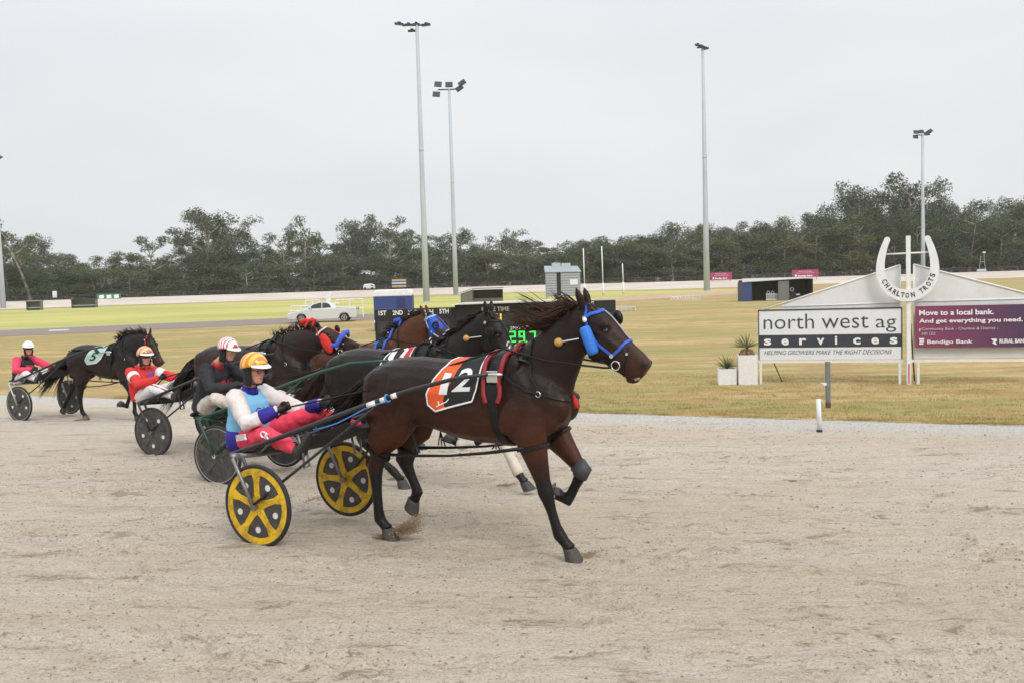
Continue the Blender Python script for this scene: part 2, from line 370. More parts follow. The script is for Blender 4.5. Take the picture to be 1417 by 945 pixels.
# ---- grass tufts on the verge
def grass(n, umin, umax, wmin, wmax, hmin, hmax, wd, seed, clump=True):
    q = np.random.RandomState(seed); u = q.uniform(umin, umax, n); w = wmin+(wmax-wmin)*q.uniform(0, 1, n)**1.5
    d = vnoise(u*2.2, w*3.1, 21)*.6+vnoise(u*7, w*8, 22)*.4; kp = d > q.uniform(.25, .62, n); u = u[kp]; w = w[kp]; d = d[kp]; n = len(u)
    bx = u*TD.x+w*TN.x; by = u*TD.y+w*TN.y; th = q.uniform(0, 6.28, n); hh = q.uniform(hmin, hmax, n)*(.5+d); lx = q.normal(0, .5, n)*hh; ly = q.normal(0, .5, n)*hh; ww = wd*q.uniform(.5, 1.3, n)
    g0 = G(w); a = np.stack([bx-ww*np.cos(th), by-ww*np.sin(th), g0], 1); b = np.stack([bx+ww*np.cos(th), by+ww*np.sin(th), g0], 1); c = np.stack([bx+lx, by+ly, hh+g0], 1)
    return np.stack([a, b, c], 1).reshape(-1, 3), np.arange(3*n).reshape(-1, 3)
gg = NT('dry_grass_blades'); gp = gg.pos((1, 1, 1), rz=TA)
gc = gg.mix(gg.ramp(gg.noise(gg.pos((.5, 1.3, 1), rz=TA), 1.6, 4, .6), [(.42, 0), (.62, 1)]), lin((196, 168, 112)), lin((128, 130, 66)))
gc = gg.mix(gg.ramp(gg.noise(gp, 35, 2, .7), [(.4, 0), (.7, .5)]), gc, lin((90, 86, 44)))
gmat = gg.base(gc, .9, .15)
a1, f1 = grass(190000, -20, 14, W0+.05, W0+10, .018, .055, .0045, 5); a2, f2 = grass(32000, -20, 14, W0-.06, W0+.5, .018, .05, .005, 6)
o = np_mesh('grass', np.concatenate([a1, a2]), np.concatenate([f1, f2+len(a1)]), gmat); tag(o, 'short dry grass along the inner edge of the track', 'grass', kind='stuff')

# ---- infield oval, service road, far turn of the track
def ribbon_px(px0, px1, z0=0.0, z1=0.0, n=8):
    mb = MB(); a = []; b = []
    for i in range(len(px0)-1):
        for k in range(n):
            t = k/n
            for (P, L, z) in ((px0, a, z0), (px1, b, z1)):
                q0 = at(*P[i]); q1 = at(*P[i+1]); q = q0.lerp(q1, t); L.append((q.x, q.y, q.z+z))
    for (P, L, z) in ((px0, a, z0), (px1, b, z1)): q = at(*P[-1]); L.append((q.x, q.y, q.z+z))
    mb.rings([a, b], closed=False, cap=False); return mb
lw = NT('oval_lawn'); lp = lw.pos((.3, 1, 1)); 
l1 = lw.mix(lw.ramp(lw.noise(lp, .07, 4, .5, .4), [(.4, 0), (.62, 1)]), lin((190, 184, 114)), lin((166, 166, 102)))
l1 = lw.mix(lw.ramp(lw.noise(lw.pos((.2, 1, 1), loc=(5, 3, 0)), .25, 5, .6), [(.5, 0), (.7, .6)]), l1, lin((156, 156, 98)))
l1 = lw.mix(lw.ramp(lw.noise(lw.pos(), 3, 5, .7), [(.45, 0), (.7, .35)]), l1, lin((146, 138, 70)))
lwm = lw.base(l1, .95, .1)
INN = [(-500, 452), (-250, 438), (0, 428.5), (170, 422.5), (406, 415), (690, 405.5), (867, 402), (966, 399.5), (1163, 392.5), (1360, 386), (1600, 379), (1900, 371)]
lawnN = [(-500, 480), (-250, 468), (0, 459), (170, 452), (406, 440.5), (560, 432), (700, 424), (800, 417), (867, 411), (900, 409), (960, 405.5), (1020, 402)]
lawnF = [(-500, 452.3), (-250, 439), (0, 430.2), (170, 423.6), (406, 416), (560, 411), (690, 406.3), (780, 405), (867, 403), (900, 402.6), (960, 401.7), (1020, 400)]
tag(ribbon_px(lawnN, lawnF, .008, .008, 6).build('oval_lawn', lwm), kind='structure')
# greener mown strip behind the winning post and right of the tote board
gn = NT('mown_grass'); g1 = gn.mix(gn.ramp(gn.noise(gn.pos((.3, 1, 1)), .3, 5, .6, .4), [(.38, 0), (.62, 1)]), lin((192, 172, 92)), lin((158, 158, 76)))
g1 = gn.mix(gn.ramp(gn.noise(gn.pos(), 5, 5, .7), [(.42, 0), (.7, .4)]), g1, lin((130, 124, 62))); gnm = gn.base(g1, .95, .1)
rd = NT('service_road_gravel'); rp = rd.pos((1, 1, 1))
sx = rd.n('ShaderNodeSeparateXYZ'); rd.l(rp, sx.inputs[0])
rc = rd.mix(rd.ramp(rd.math('MULTIPLY', rd.math('ADD', sx.outputs[0], 12), .06, True), [(0, 0), (1, 1)]), lin((140, 128, 124)), lin((190, 160, 138)))
rc = rd.mix(rd.ramp(rd.noise(rd.pos((.4, 2, 1)), .7, 5, .7), [(.45, 0), (.7, .5)]), rc, lin((120, 106, 96))); rdm = rd.base(rc, .95, .1)
r0 = [(-400, 479), (0, 466.5), (240, 455), (406, 448), (500, 443), (600, 437), (700, 428.5), (800, 421), (880, 416), (950, 411.5), (1030, 407), (1110, 402)]
r1_ = [(-400, 469), (0, 457.5), (240, 447), (406, 440), (500, 435.5), (600, 430), (700, 422.5), (800, 415.5), (880, 410.5), (950, 406), (1030, 401.5), (1110, 395.5)]
tag(ribbon_px(r0, r1_, .014, .014, 6).build('road', rdm), kind='structure')
ft = NT('far_track_sand'); fcx = ft.mix(ft.ramp(ft.noise(ft.pos((.3, 1, 1)), .3, 5, .6), [(.4, 0), (.65, 1)]), lin((204, 194, 184)), lin((186, 174, 160))); ftm = ft.base(fcx, .95, .1)
OUT = []; inn = []
for (x, y) in INN: p = at(x, y); inn.append(p)
def outw(p, d):       # push a point of the far turn outward from the middle of the oval
    c = Vector((10, 80, 0)); v = (p-c); v.z = 0; v = Vector((v.x*.35, v.y, 0)).normalized(); return p+v*d
def ringz(d, z): return [(outw(p, d).x, outw(p, d).y, z) for p in inn]
mb = MB(); mb.rings([ringz(0, .016), ringz(6, .22), ringz(22, 1.13)], closed=False, cap=False); tag(mb.build('far_track', ftm, smooth=True), kind='structure')
mb = MB(); mb.rings([ringz(22, 1.13), ringz(23.5, 1.1), ringz(50, 1.08), ringz(300, 1.08), ringz(900, 2)], closed=False, cap=False); tag(mb.build('bushland_ground', mat('leaf_litter', lin((150, 134, 112)), .95, noise_amt=.4, noise_scale=.3)), kind='structure')

# ============================================================= TREES
leafm = {}
def leaf_mat(nm, c, d):
    q = NT(nm); tc = q.n('ShaderNodeObjectInfo'); nz = q.noise(q.pos(), .35, 3, .6); fz = q.noise(q.pos(), 4, 2, .6)
    k = q.mix(q.ramp(nz, [(.38, 0), (.62, 1)]), c, d); k = q.mix(q.ramp(tc.outputs['Random'], [(0, 0), (1, .55)]), k, tuple(x*1.25 for x in (d[0]*1.1, d[1], d[2]*.9)))
    k = q.mix(q.ramp(fz, [(.45, 0), (.75, .5)]), k, tuple(x*1.7 for x in c)); m = q.base(k, .75, .25); return m
LM = [leaf_mat('gum_leaves', (.080, .098, .050), (.058, .078, .040)), leaf_mat('olive_leaves', (.100, .110, .048), (.072, .086, .040)), leaf_mat('grey_leaves', (.098, .110, .072), (.070, .085, .056))]
barkm = mat('gum_bark', lin((178, 168, 154)), .9, noise_amt=.5, noise_scale=1.5, stretch=(2, 2, .5))
def tree_mesh(seed, H, kind):
    r = random.Random(seed); q = np.random.RandomState(seed); tr = MB(); cl = []
    R0 = .026*H
    def limb(p, d, L, rad, depth, lean=0):
        pts = [p]; rs = [rad]; n = 4
        for i in range(n):
            dv = .22 if depth else .06; d = (d + Vector((r.uniform(-dv, dv), r.uniform(-dv, dv), r.uniform(-.02, .16)))).normalized(); p = p + d*(L/n); pts.append(p); rs.append(rad*(1-.6*(i+1)/n))
        tr.tube(pts, rs, 5 if depth else 7, cap=False)
        return pts, d, rs
    if kind == 'umbrella': th, nl, crad, flat = .42, r.randint(6, 8), .088, .72
    elif kind == 'tall': th, nl, crad, flat = .36, r.randint(8, 10), .10, .85
    else: th, nl, crad, flat = .16, r.randint(10, 13), .125, .95
    pts, d, rs = limb(Vector((0, 0, 0)), Vector((r.uniform(-.1, .1), r.uniform(-.1, .1), 1)).normalized(), H*th, R0, 0)
    top, d2, rs2 = limb(pts[-1], d, H*(.82-th), rs[-1]*1.0, 0)
    allp = pts[2:] + top[1:] if kind == 'dense' else [pts[-1]] + top[1:]
    for i in range(nl):
        b = allp[min(int(i/nl*len(allp)), len(allp)-1)]; az = i*2.4+r.uniform(-.5, .5); up = r.uniform(.35, 1.1) if kind != 'dense' else r.uniform(.15, .8)
        L = H*(r.uniform(.2, .34) if kind != 'dense' else r.uniform(.18, .3))
        lp, ld, lr = limb(b, Vector((cos(az), sin(az), up)).normalized(), L, R0*.38, 1)
        cl.append((lp[-1], crad*H*r.uniform(.75, 1.25)))
        for kk in range(2 if kind == 'umbrella' else 3):
            az2 = az+r.uniform(-1.3, 1.3); sp, sd_, _ = limb(lp[r.randint(1, 3)], Vector((cos(az2), sin(az2), r.uniform(.2, 1.0))).normalized(), L*r.uniform(.35, .65), R0*.18, 1)
            cl.append((sp[-1], crad*H*r.uniform(.5, 1.0)))
    cl.append((top[-1]+Vector((0, 0, .03*H)), crad*H*1.1))
    zt = max(c.z+rr_*flat for c, rr_ in cl); sc_ = H/zt
    V = []
    for c, R_ in cl:
        n = int(270*(R_/(crad*H))**2 * (1.15 if kind == 'dense' else .9)); u = q.normal(0, 1, (n, 3)); u /= np.linalg.norm(u, axis=1)[:, None]; rad = q.uniform(.25, 1, n)**.45
        lump = 1+.42*np.sin(u[:, 0]*5+seed)*np.cos(u[:, 1]*4+R_*9)
        P = u*rad[:, None]*lump[:, None]*R_; P[:, 2] *= flat; P[:, 2] -= .16*R_*(np.hypot(P[:, 0], P[:, 1])/R_)**2*flat
        P += np.array(c)
        a = q.normal(0, 1, (n, 3)); a /= np.linalg.norm(a, axis=1)[:, None]; b = np.cross(a, q.normal(0, 1, (n, 3))); b /= np.linalg.norm(b, axis=1)[:, None]
        sz = q.uniform(.09, .26, n)[:, None]*(H/16)**.5; V.append(np.stack([P-a*sz, P+b*sz*.6, P+a*sz, P-b*sz*.6], 1).reshape(-1, 3))
    V = np.concatenate(V)*sc_; F_ = np.arange(len(V)).reshape(-1, 4); tr.v = [tuple(Vector(v)*sc_) for v in tr.v]
    return tr, V, F_
protos = []
_kinds = ['umbrella', 'umbrella', 'tall', 'tall', 'dense', 'dense', 'dense', 'umbrella', 'tall', 'dense']
def make_tree(i, H, kind, lm):
    tr, V, F_ = tree_mesh(100+i*7, H, kind); e = empty('gum_tree' if kind != 'dense' else 'bushy_tree'); tr.build('trunk', barkm, e, smooth=True); np_mesh('crown', V, F_, lm, e); return e
for i, kd in enumerate(_kinds): protos.append(make_tree(i, 20.0, kd, LM[i % 3]))
PROF = [(-260, 345), (-120, 330), (-30, 335), (12, 330), (45, 303), (90, 346), (120, 340), (150, 338), (185, 352), (215, 328), (240, 350), (268, 305), (292, 285), (330, 302), (352, 338), (375, 325), (400, 322), (427, 300), (447, 322), (470, 332), (492, 298), (530, 298), (560, 302), (600, 308), (640, 302), (665, 322), (690, 308), (720, 315), (760, 324), (795, 320), (830, 312), (870, 320), (900, 306), (940, 297), (975, 303), (1010, 300), (1060, 290), (1100, 285), (1140, 272), (1185, 252), (1220, 268), (1262, 243), (1300, 264), (1350, 262), (1390, 272), (1417, 262), (1520, 250), (1700, 240)]
def prof(x):
    for (a, ya), (b, yb) in zip(PROF, PROF[1:]):
        if a <= x <= b: return ya+(yb-ya)*(x-a)/(b-a)
    return 300
def horizon(x): return 384-.0297*(x-708.5)
used = set()
TREES = []
def base_depth(x):   # outer rim of the far turn
    for (a, b) in zip(inn, inn[1:]):
        pa = outw(a, 22); pb = outw(b, 22); t = x/1.0
        m0 = pa.x/pa.y; m1 = pb.x/pb.y; m = (x-708.5)/F
        if m0 <= m <= m1: u = (m-m0)/(m1-m0); return pa.y+(pb.y-pa.y)*u
    return 215
def put_tree(px, extra, top_py, kind_ids, label, group, wide=1.0):
    y = base_depth(px)+extra*KD; X = (px-708.5)/F*y; hz = horizon(px); zt = EYE+(hz-top_py)/F*y; Ht = zt-1.05
    i = rnd.choice(kind_ids); e = protos[i]
    if i in used: e = copy_tree(protos[i])
    used.add(i); k = Ht/20.0; kw = max(k, .8)*wide; e.location = (X, y, 1.0); e.scale = (kw, kw, k); e.rotation_euler = (0, 0, rnd.uniform(0, 6.28)); TREES.append(e)
    tag(e, label, 'tree', group); return e
GL = 'gum trees of the belt behind the far turn'
# single trees that stand out of the belt
special = [(45, 6, 303, [7], 'open-crowned gum tree standing alone at the left behind the pale pole', 1.1), (215, 14, 326, [1], 'gum tree with a rounded crown above the green notices', 1.0),
           (292, 10, 284, [2], 'tallest left-hand gum tree with layered crown', 1.25), (330, 14, 300, [3], 'spreading gum tree right beside the tallest left-hand gum', 1.1),
           (427, 12, 299, [0], 'thin gum tree with flat umbrella clumps above the white utility', 1.05), (395, 18, 322, [1], 'small umbrella-crowned gum tree left of the utility', .9), (470, 16, 318, [7], 'pale-limbed gum tree between utility and blue cabin', 1.0),
           (498, 14, 297, [8], 'tall gum tree above the little blue and orange board', 1.0), (545, 12, 300, [0], 'broad gum tree just left of the two tall light poles', 1.1),
           (1188, 12, 250, [2], 'tall gum tree with a narrow peak left of the horseshoe', .9), (1264, 14, 241, [8], 'highest gum tree, directly above the horseshoe sign', 1.1)]
for (px, ex, ty, kk, lab, wd) in special: put_tree(px, ex, ty, kk, lab, None, wd)
# the belt in rows: low bushy front, mid, tall back
x = -250
while x < 1660:
    put_tree(x+rnd.uniform(-5, 5), rnd.uniform(18, 34), prof(x)+rnd.uniform(4, 22), [0, 1, 7, 8, 3, 2] if x < 800 else [2, 3, 8, 5, 9, 4], 'tall grey-green gum tree in the continuous belt behind the far turn', GL, rnd.uniform(.9, 1.15)); x += rnd.uniform(17, 27)
x = -240
while x < 1660:
    ty = prof(x); b = horizon(x); put_tree(x+rnd.uniform(-5, 5), rnd.uniform(6, 15), b-(b-ty)*(rnd.uniform(.40, .58) if x < 800 else rnd.uniform(.5, .72)), [4, 5, 6, 9], 'bushy olive tree in the lower front row of the belt', 'bushy trees in front of the gum belt', rnd.uniform(1.1, 1.4)); x += rnd.uniform(20, 30)
x = -250
while x < 1660:
    ty = prof(x); b = horizon(x); put_tree(x+rnd.uniform(-5, 5), rnd.uniform(40, 60), b-(b-ty)*(rnd.uniform(.42, .60) if x < 800 else rnd.uniform(.6, .8)), [4, 5, 6, 9], 'bushy tree deep inside the belt behind the front trees', 'bushy trees deep in the belt', rnd.uniform(1.5, 1.8)); x += rnd.uniform(22, 32)
for i, e in enumerate(protos):
    if i not in used:
        for ch in list(e.children): bpy.data.objects.remove(ch)
        bpy.data.objects.remove(e)
# scrub under the trees
q = np.random.RandomState(5); Vs = []
for _ in range(900):
    px = q.uniform(-260, 1680); y = base_depth(px)+q.uniform(8, 60); X = (px-708.5)/F*y; R_ = q.uniform(.9, 2.6); n = 60; u = q.normal(0, 1, (n, 3)); u /= np.linalg.norm(u, axis=1)[:, None]
    P = u*R_*q.uniform(.5, 1, n)[:, None]; P[:, 2] = abs(P[:, 2])*.9; P += np.array((X, y, 1.0)); a = q.normal(0, 1, (n, 3)); a /= np.linalg.norm(a, axis=1)[:, None]; b = np.cross(a, u); sz = q.uniform(.15, .35, n)[:, None]
    Vs.append(np.stack([P-a*sz, P+b*sz*.6, P+a*sz, P-b*sz*.6], 1).reshape(-1, 3))
Vs = np.concatenate(Vs); tag(np_mesh('undergrowth', Vs, np.arange(len(Vs)).reshape(-1, 4), LM[0]), 'dark scrub filling the shade between the tree trunks', 'undergrowth', kind='stuff')

# low post-and-wire fence round the far turn
mb = MB(); e = empty('rail_fence', label='low dark fence along the outside of the far turn', cat='fence')
rp_ = []
for a, b in zip(inn, inn[1:]):
    pa = outw(a, 22.8); pb = outw(b, 22.8); n = max(2, int((pb-pa).length/3))
    for k in range(n): rp_.append(pa.lerp(pb, k/n))
for p in rp_: mb.box((p.x, p.y, 1.6), (.09, .09, 1.0))
mb.build('post', mat('dark_wood', (.05, .045, .04), .8), e)['kind'] = 'stuff'
mb = MB()
for zz in (2.05, 1.75, 1.45): mb.tube([(p.x, p.y, zz) for p in rp_], .02, 4)
mb.build('rail', mat('fence_wire', (.16, .16, .16), .5), e)

# ============================================================= LIGHT POLES
galv = mat('galvanised_steel', lin((182, 190, 199)), .6, 0.0, noise_amt=.15, noise_scale=1.2, stretch=(1, 1, .2))
dark = mat('dark_grey_metal', (.035, .037, .04), .5, .3)
glassm = mat('lamp_glass', (.25, .27, .28), .2)
def light_pole(bx, by, dist, tx, ty, wpx, head, label):
    dist *= KD; wpx = [w_*KD for w_ in wpx]; hz = horizon(bx); X = (bx-708.5)/F*dist; top = atd(tx, ty, dist); e = empty('light_pole', (X, dist, 0), 0, label, 'light pole', 'floodlight poles of the racecourse')
    Hh = top.z; m = MB(); n = 12; m.tube([(0, 0, 0), (0, 0, Hh*.3), (0, 0, Hh*.55), (0, 0, Hh)], [wpx[0], wpx[0]*.82, wpx[0]*.66, wpx[1]], n); 
    for zf_ in (.28, .55): m.tube([(0, 0, Hh*zf_), (0, 0, Hh*zf_+.25)], wpx[0]*.9*(1-zf_*.3), n)
    m.tube([(0, 0, 0), (0, 0, .06)], wpx[0]*1.7, n); m.build('pole', galv, e, smooth=True)
    m = MB(); m.tube([(-head[0]*1.25, -.1, Hh-.05), (head[1]*1.25, -.1, Hh-.05)], .12, 6); m.build('crossarm', dark, e)
    for (hx, hy, hz_, rx, ry, sz) in head[2]:
        hx, hy, hz_, sz = hx*1.2, hy*1.2, hz_*1.2, sz*1.12
        rot = Matrix.Rotation(ry, 3, 'Y') @ Matrix.Rotation(rx, 3, 'X')
        m = MB(); m.box((hx, hy, Hh+hz_), (sz, sz*.75, .28), rot); m.box((hx, hy+.05, Hh+hz_+.22), (sz*.4, .3, .22), rot); l = m.build('floodlight', dark, e, bevel=.03)
        m = MB(); c = Vector((hx, hy, Hh+hz_)) + rot @ Vector((0, 0, -.145)); m.box(c, (sz*.86, sz*.62, .02), rot); m.build('glass', glassm, l)
    return e
light_pole(592, 422, 100, 577, 35, (.33, .16), (1.5, 1.1, [(-1.9, -.2, .1, .12, .1, 1.0), (-.9, -.3, -.05, .15, 0, .9), (-.1, .3, .15, .2, 0, .8), (1.0, -.1, -.05, .1, -.1, 1.0), (-.6, .5, -.5, .2, 0, .9)]), 'left of the two tall light poles behind the tote board, the highest in view')
light_pole(633, 415, 135, 623, 124, (.34, .17), (1.6, 1.5, [(-1.6, -.1, .75, 1.15, .1, 1.15), (-1.9, -.2, -.7, 1.15, .1, 1.15), (0, -.1, .65, 1.15, 0, 1.15), (1.5, 0, .1, .9, -.6, 1.2), (1.9, .2, .9, .9, -.6, 1.2)]), 'right of the two tall light poles behind the tote board, with four lamp racks')
light_pole(980, 403, 114, 972, 66, (.36, .16), (.7, .3, [(-.6, -.1, .25, .3, .2, .8), (-.2, -.2, .05, .3, 0, .8), (.4, .1, -.15, .2, -.2, .75)]), 'single light pole standing between goal posts and open shed')
light_pole(1279, 395, 158, 1278, 187, (.36, .18), (1.2, 1.2, [(-1.1, 0, .5, 1.0, .1, .9), (-.2, 0, .55, 1.0, 0, .9), (-1.2, 0, -.3, 1.0, .1, .9), (.9, .1, .3, .8, -.5, 1.0), (1.3, .1, .6, .8, -.5, .9)]), 'light pole rising behind the horseshoe sign')
light_pole(7, 428, 134, 1, 220, (.36, .18), (.9, .9, [(-.8, 0, .2, .4, .1, .9), (.2, 0, .3, .4, 0, .8), (.8, 0, .15, .3, -.2, .8)]), 'light pole at the far left edge by the gum tree')

# ============================================================= WINNING POST AND SIGNS
white = mat('white_paint', (.78, .79, .79), .55, noise_amt=.12, noise_scale=6)
offw = mat('weathered_white_paint', (.74, .74, .72), .6, noise_amt=.12, noise_scale=14)
SO = at(1257, 531); SL = at(1053, 531); sdir = (SO-SL).normalized(); sang = atan2(sdir.y, sdir.x); sn = Vector((-sdir.y, sdir.x, 0))
def S(px, py, off=0.0):        # pixel -> (x, z) in the sign plane, x from the winning post
    d = ray(px, py); C0 = Vector((0, 0, EYE)); k = ((SO-C0).dot(sn)+off)/d.dot(sn); p = C0+d*k; return ((p-SO).dot(sdir), p.z-SO.z)
def quad_box(m, xa, xb, za, zb, y0, y1): m.box(((xa+xb)/2, (y0+y1)/2, (za+zb)/2), (abs(xb-xa), abs(y1-y0), abs(zb-za)))
sx0, sz1 = S(1050, 430); sx1, _z = S(1247, 426); _, sz0 = S(1150, 497)
# --- left advertising sign
e = empty('advertising_sign', tuple(SO), sang, 'white and charcoal sign reading north west ag services, on the rail left of the horseshoe', 'sign')
navy = mat('charcoal_paint', lin((52, 58, 68)), .5)
m = MB(); quad_box(m, sx0, sx1, sz0, sz1, -.06, -.03); m.build('panel', mat('sign_white', lin((218, 222, 226)), .45, noise_amt=.06, noise_scale=3), e)
m = MB()
for (a, b, c, d) in ((sx0-.015, sx1+.015, sz1-.012, sz1+.02), (sx0-.02, sx0+.005, sz0, sz1), (sx1-.005, sx1+.02, sz0, sz1)): quad_box(m, a, b, c, d, -.075, -.02)
m.build('frame', navy, e)
hh = sz1-sz0
zb1 = sz0+hh*.50; zb0 = sz0+hh*.245
m = MB(); quad_box(m, sx0+.006, sx1-.006, zb0, zb1, -.066, -.061); m.build('dark_band', mat('charcoal_band', lin((52, 58, 68)), .5, noise_amt=.15, noise_scale=5), e)
m = MB(); wdt = sx1-sx0
lw_ = [('north', .035, .36), ('west', .45, .325), ('ag', .825, .14)]
for (t, a, w_) in lw_:
    m = MB(); put_text(m, t, (sx0+wdt*a, -.064, sz0+hh*.62), (1, 0, 0), (0, 0, 1), .28, width=wdt*w_, height=hh*(.24 if t == 'west' else .30 if t == 'north' else .26), extrude=.003, bold=-.002); m.build('lettering', navy, e)
m = MB(); tt = 'services'
for i, ch in enumerate(tt):
    cx = sx0+wdt*(.035+.885*i/7); put_text(m, ch, (cx, -.070, zb0+(zb1-zb0)*.24), (1, 0, 0), (0, 0, 1), .2, width=wdt*(.052 if ch != 'i' else .016), height=(zb1-zb0)*(.52 if ch != 'i' else .66), extrude=.003, bold=.006)
m.build('lettering', mat('sign_white_letters', (.75, .76, .77), .5), e)
m = MB(); put_text(m, 'HELPING GROWERS MAKE THE RIGHT DECISIONS', (sx0+wdt*.035, -.064, sz0+hh*.105), (1, 0, 0), (0, 0, 1), .1, width=wdt*.9, height=hh*.085, extrude=.003, shear=.35, bold=-.001); m.build('lettering', navy, e)
# --- mesh screens behind the signs
scr = NT('cream_screen_mesh'); wv = scr.n('ShaderNodeTexBrick'); wv.inputs['Scale'].default_value = 14; wv.inputs['Color1'].default_value = (*lin((226, 227, 229)), 1); wv.inputs['Color2'].default_value = (*lin((220, 221, 221)), 1); wv.inputs['Mortar'].default_value = (*lin((204, 204, 202)), 1); wv.inputs['Mortar Size'].default_value = .03
tc = scr.n('ShaderNodeTexCoord'); sp = scr.n('ShaderNodeSeparateXYZ'); cb = scr.n('ShaderNodeCombineXYZ'); scr.l(tc.outputs['Object'], sp.inputs[0]); scr.l(sp.outputs[0], cb.inputs[0]); scr.l(sp.outputs[2], cb.inputs[1]); scr.l(cb.outputs[0], wv.inputs[0])
sc2 = scr.mix(scr.ramp(scr.noise(scr.pos(), 2.5, 5, .6), [(.4, 0), (.7, .5)]), wv.outputs[0], lin((200, 198, 192))); scrm = scr.base(sc2, .8, .2)
e = empty('gabled_screen', tuple(SO+sn*.12), sang, 'cream gabled screen behind the charcoal and white sign, left of the winning post', 'screen')
pl_ = [S(1081, 455), S(1081, 421), S(1246, 368), S(1247, 470)]
m = MB(); m.prism(pl_, -.02, 0.0); m.build('mesh_panel', scrm, e)
m = MB(); a, b = S(1050, 431), S(1246, 367); m.tube([(a[0], -.03, a[1]), (b[0], -.03, b[1])], .022, 6); m.tube([(b[0], -.03, b[1]), (b[0], -.03, sz0)], .02, 6); c = S(1081, 425); d = S(1246, 419); m.tube([(c[0], -.03, c[1]), (d[0], -.03, d[1])], .014, 6); m.build('frame_tube', white, e, smooth=True)
e = empty('gabled_screen', tuple(SO+sn*.12), sang, 'cream gabled screen above and below the maroon banner, right of the winning post', 'screen')
gL = S(1265, 366); gB = S(1265, 496); gR = S(1479, 421); gRB = S(1479, 494)
m = MB(); m.prism([gB, gL, S(1443, 411), S(1443, 494)], -.02, 0.0); m.build('mesh_panel', scrm, e)
m = MB(); m.tube([(gL[0], -.03, gL[1]), (gR[0], -.03, gR[1])], .022, 6); m.tube([(gL[0], -.03, gL[1]), (gB[0], -.03, gB[1])], .02, 6); c = S(1265, 418); d = S(1443, 413); m.tube([(c[0], -.03, c[1]), (d[0], -.03, d[1])], .014, 6); m.build('frame_tube', white, e, smooth=True)
# --- maroon banner
e = empty('bank_banner', tuple(SO), sang, 'maroon banner reading Move to a local bank, right of the winning post', 'banner')
bx0, bz1 = S(1266, 424); bx1 = bx0+wdt*1.02; _, bz0 = S(1266, 481); bh = bz1-bz0
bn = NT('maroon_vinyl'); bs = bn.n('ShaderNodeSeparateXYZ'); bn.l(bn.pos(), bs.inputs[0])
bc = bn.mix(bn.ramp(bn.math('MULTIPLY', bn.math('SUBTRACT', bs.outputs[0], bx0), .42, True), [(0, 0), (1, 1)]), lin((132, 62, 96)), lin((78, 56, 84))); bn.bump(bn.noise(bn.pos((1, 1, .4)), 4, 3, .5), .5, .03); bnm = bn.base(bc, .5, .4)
m = MB(); g_ = []
for i in range(25):
    x_ = bx0+(bx1-bx0)*i/24; rip = .008*sin(i*1.3)+.005*sin(i*2.9)
    g_.append([(x_, -.075+rip, bz0+.006*sin(i*.8)), (x_, -.078-rip*.6, (bz0+bz1)/2), (x_, -.075, bz1), (x_, -.068, bz1), (x_, -.068, bz0)])
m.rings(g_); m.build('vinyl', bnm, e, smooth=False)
m = MB(); W3 = (.80, .76, .80)
Y3 = -.096
m = MB(); put_text(m, 'Move to a local bank.', (bx0+.085, Y3, bz0+bh*.78), (1, 0, 0), (0, 0, 1), .12, width=S(1374, 440)[0]-bx0-.085, height=bh*.13, bold=.003); m.build('lettering', mat('banner_white', W3, .5), e)
m = MB(); put_text(m, 'And get everything you need.', (bx0+.085, Y3, bz0+bh*.60), (1, 0, 0), (0, 0, 1), .12, width=S(1414, 440)[0]-bx0-.085, height=bh*.13, bold=.003); m.build('lettering', mat('banner_white', W3, .5), e)
m = MB(); put_text(m, 'Bendigo Bank', (bx0+.27, Y3, bz0+bh*.10), (1, 0, 0), (0, 0, 1), .12, width=S(1345, 470)[0]-bx0-.27, height=bh*.12, bold=.002); m.build('lettering', mat('banner_white', W3, .5), e)
m = MB(); put_text(m, 'RURAL BANK', (S(1382, 470)[0], Y3, bz0+bh*.10), (1, 0, 0), (0, 0, 1), .12, width=.62, height=bh*.10, bold=.004); m.build('lettering', mat('banner_white', W3, .5), e)
m = MB(); m.disc((bx0+.10, Y3, bz0+bh*.445), (0, 1, 0), .022, .004, 12, .012); m.add([(bx0+.083, Y3, bz0+bh*.43), (bx0+.117, Y3, bz0+bh*.43), (bx0+.10, Y3, bz0+bh*.385)], [(0, 1, 2)]); m.build('pin_symbol', mat('banner_white', W3, .5), e)
# bank emblem: three stacked rounded bars like a folded B
ex = bx0+.085; m = MB()
for k, (w_, o_) in enumerate(((.075, 0), (.085, .006), (.095, .0))): m.box((ex+o_+w_/2, Y3, bz0+bh*(.10+.055*k)), (w_, .005, bh*.042)); m.disc((ex+o_+w_, Y3, bz0+bh*(.10+.055*k)), (0, 1, 0), bh*.024, .005, 10)
m.build('emblem', mat('banner_white', W3, .5), e); m = MB(); lx = S(1370, 470)[0]   
m.add([(lx, Y3, bz0+bh*.20), (lx+.07, Y3, bz0+bh*.20), (lx+.11, Y3, bz0+bh*.15), (lx+.05, Y3, bz0+bh*.15)], [(0, 1, 2, 3)]); m.add([(lx+.02, Y3, bz0+bh*.11), (lx+.09, Y3, bz0+bh*.14), (lx+.14, Y3, bz0+bh*.06), (lx+.10, Y3, bz0+bh*.06)], [(0, 1, 2, 3)]); m.disc((lx+.10, Y3, bz0+bh*.165), (0, 1, 0), bh*.04, .004, 10)
m.build('emblem', mat('banner_white', W3, .5), e)
m = MB(); put_text(m, 'Community Bank - Charlton & District -', (bx0+.145, Y3, bz0+bh*.42), (1, 0, 0), (0, 0, 1), .08, width=S(1380, 460)[0]-bx0-.145, height=bh*.085); put_text(m, '5491 2322', (bx0+.145, Y3, bz0+bh*.30), (1, 0, 0), (0, 0, 1), .08, width=.31, height=bh*.075); m.build('small_lettering', mat('banner_pale', (.62, .52, .62), .5), e)
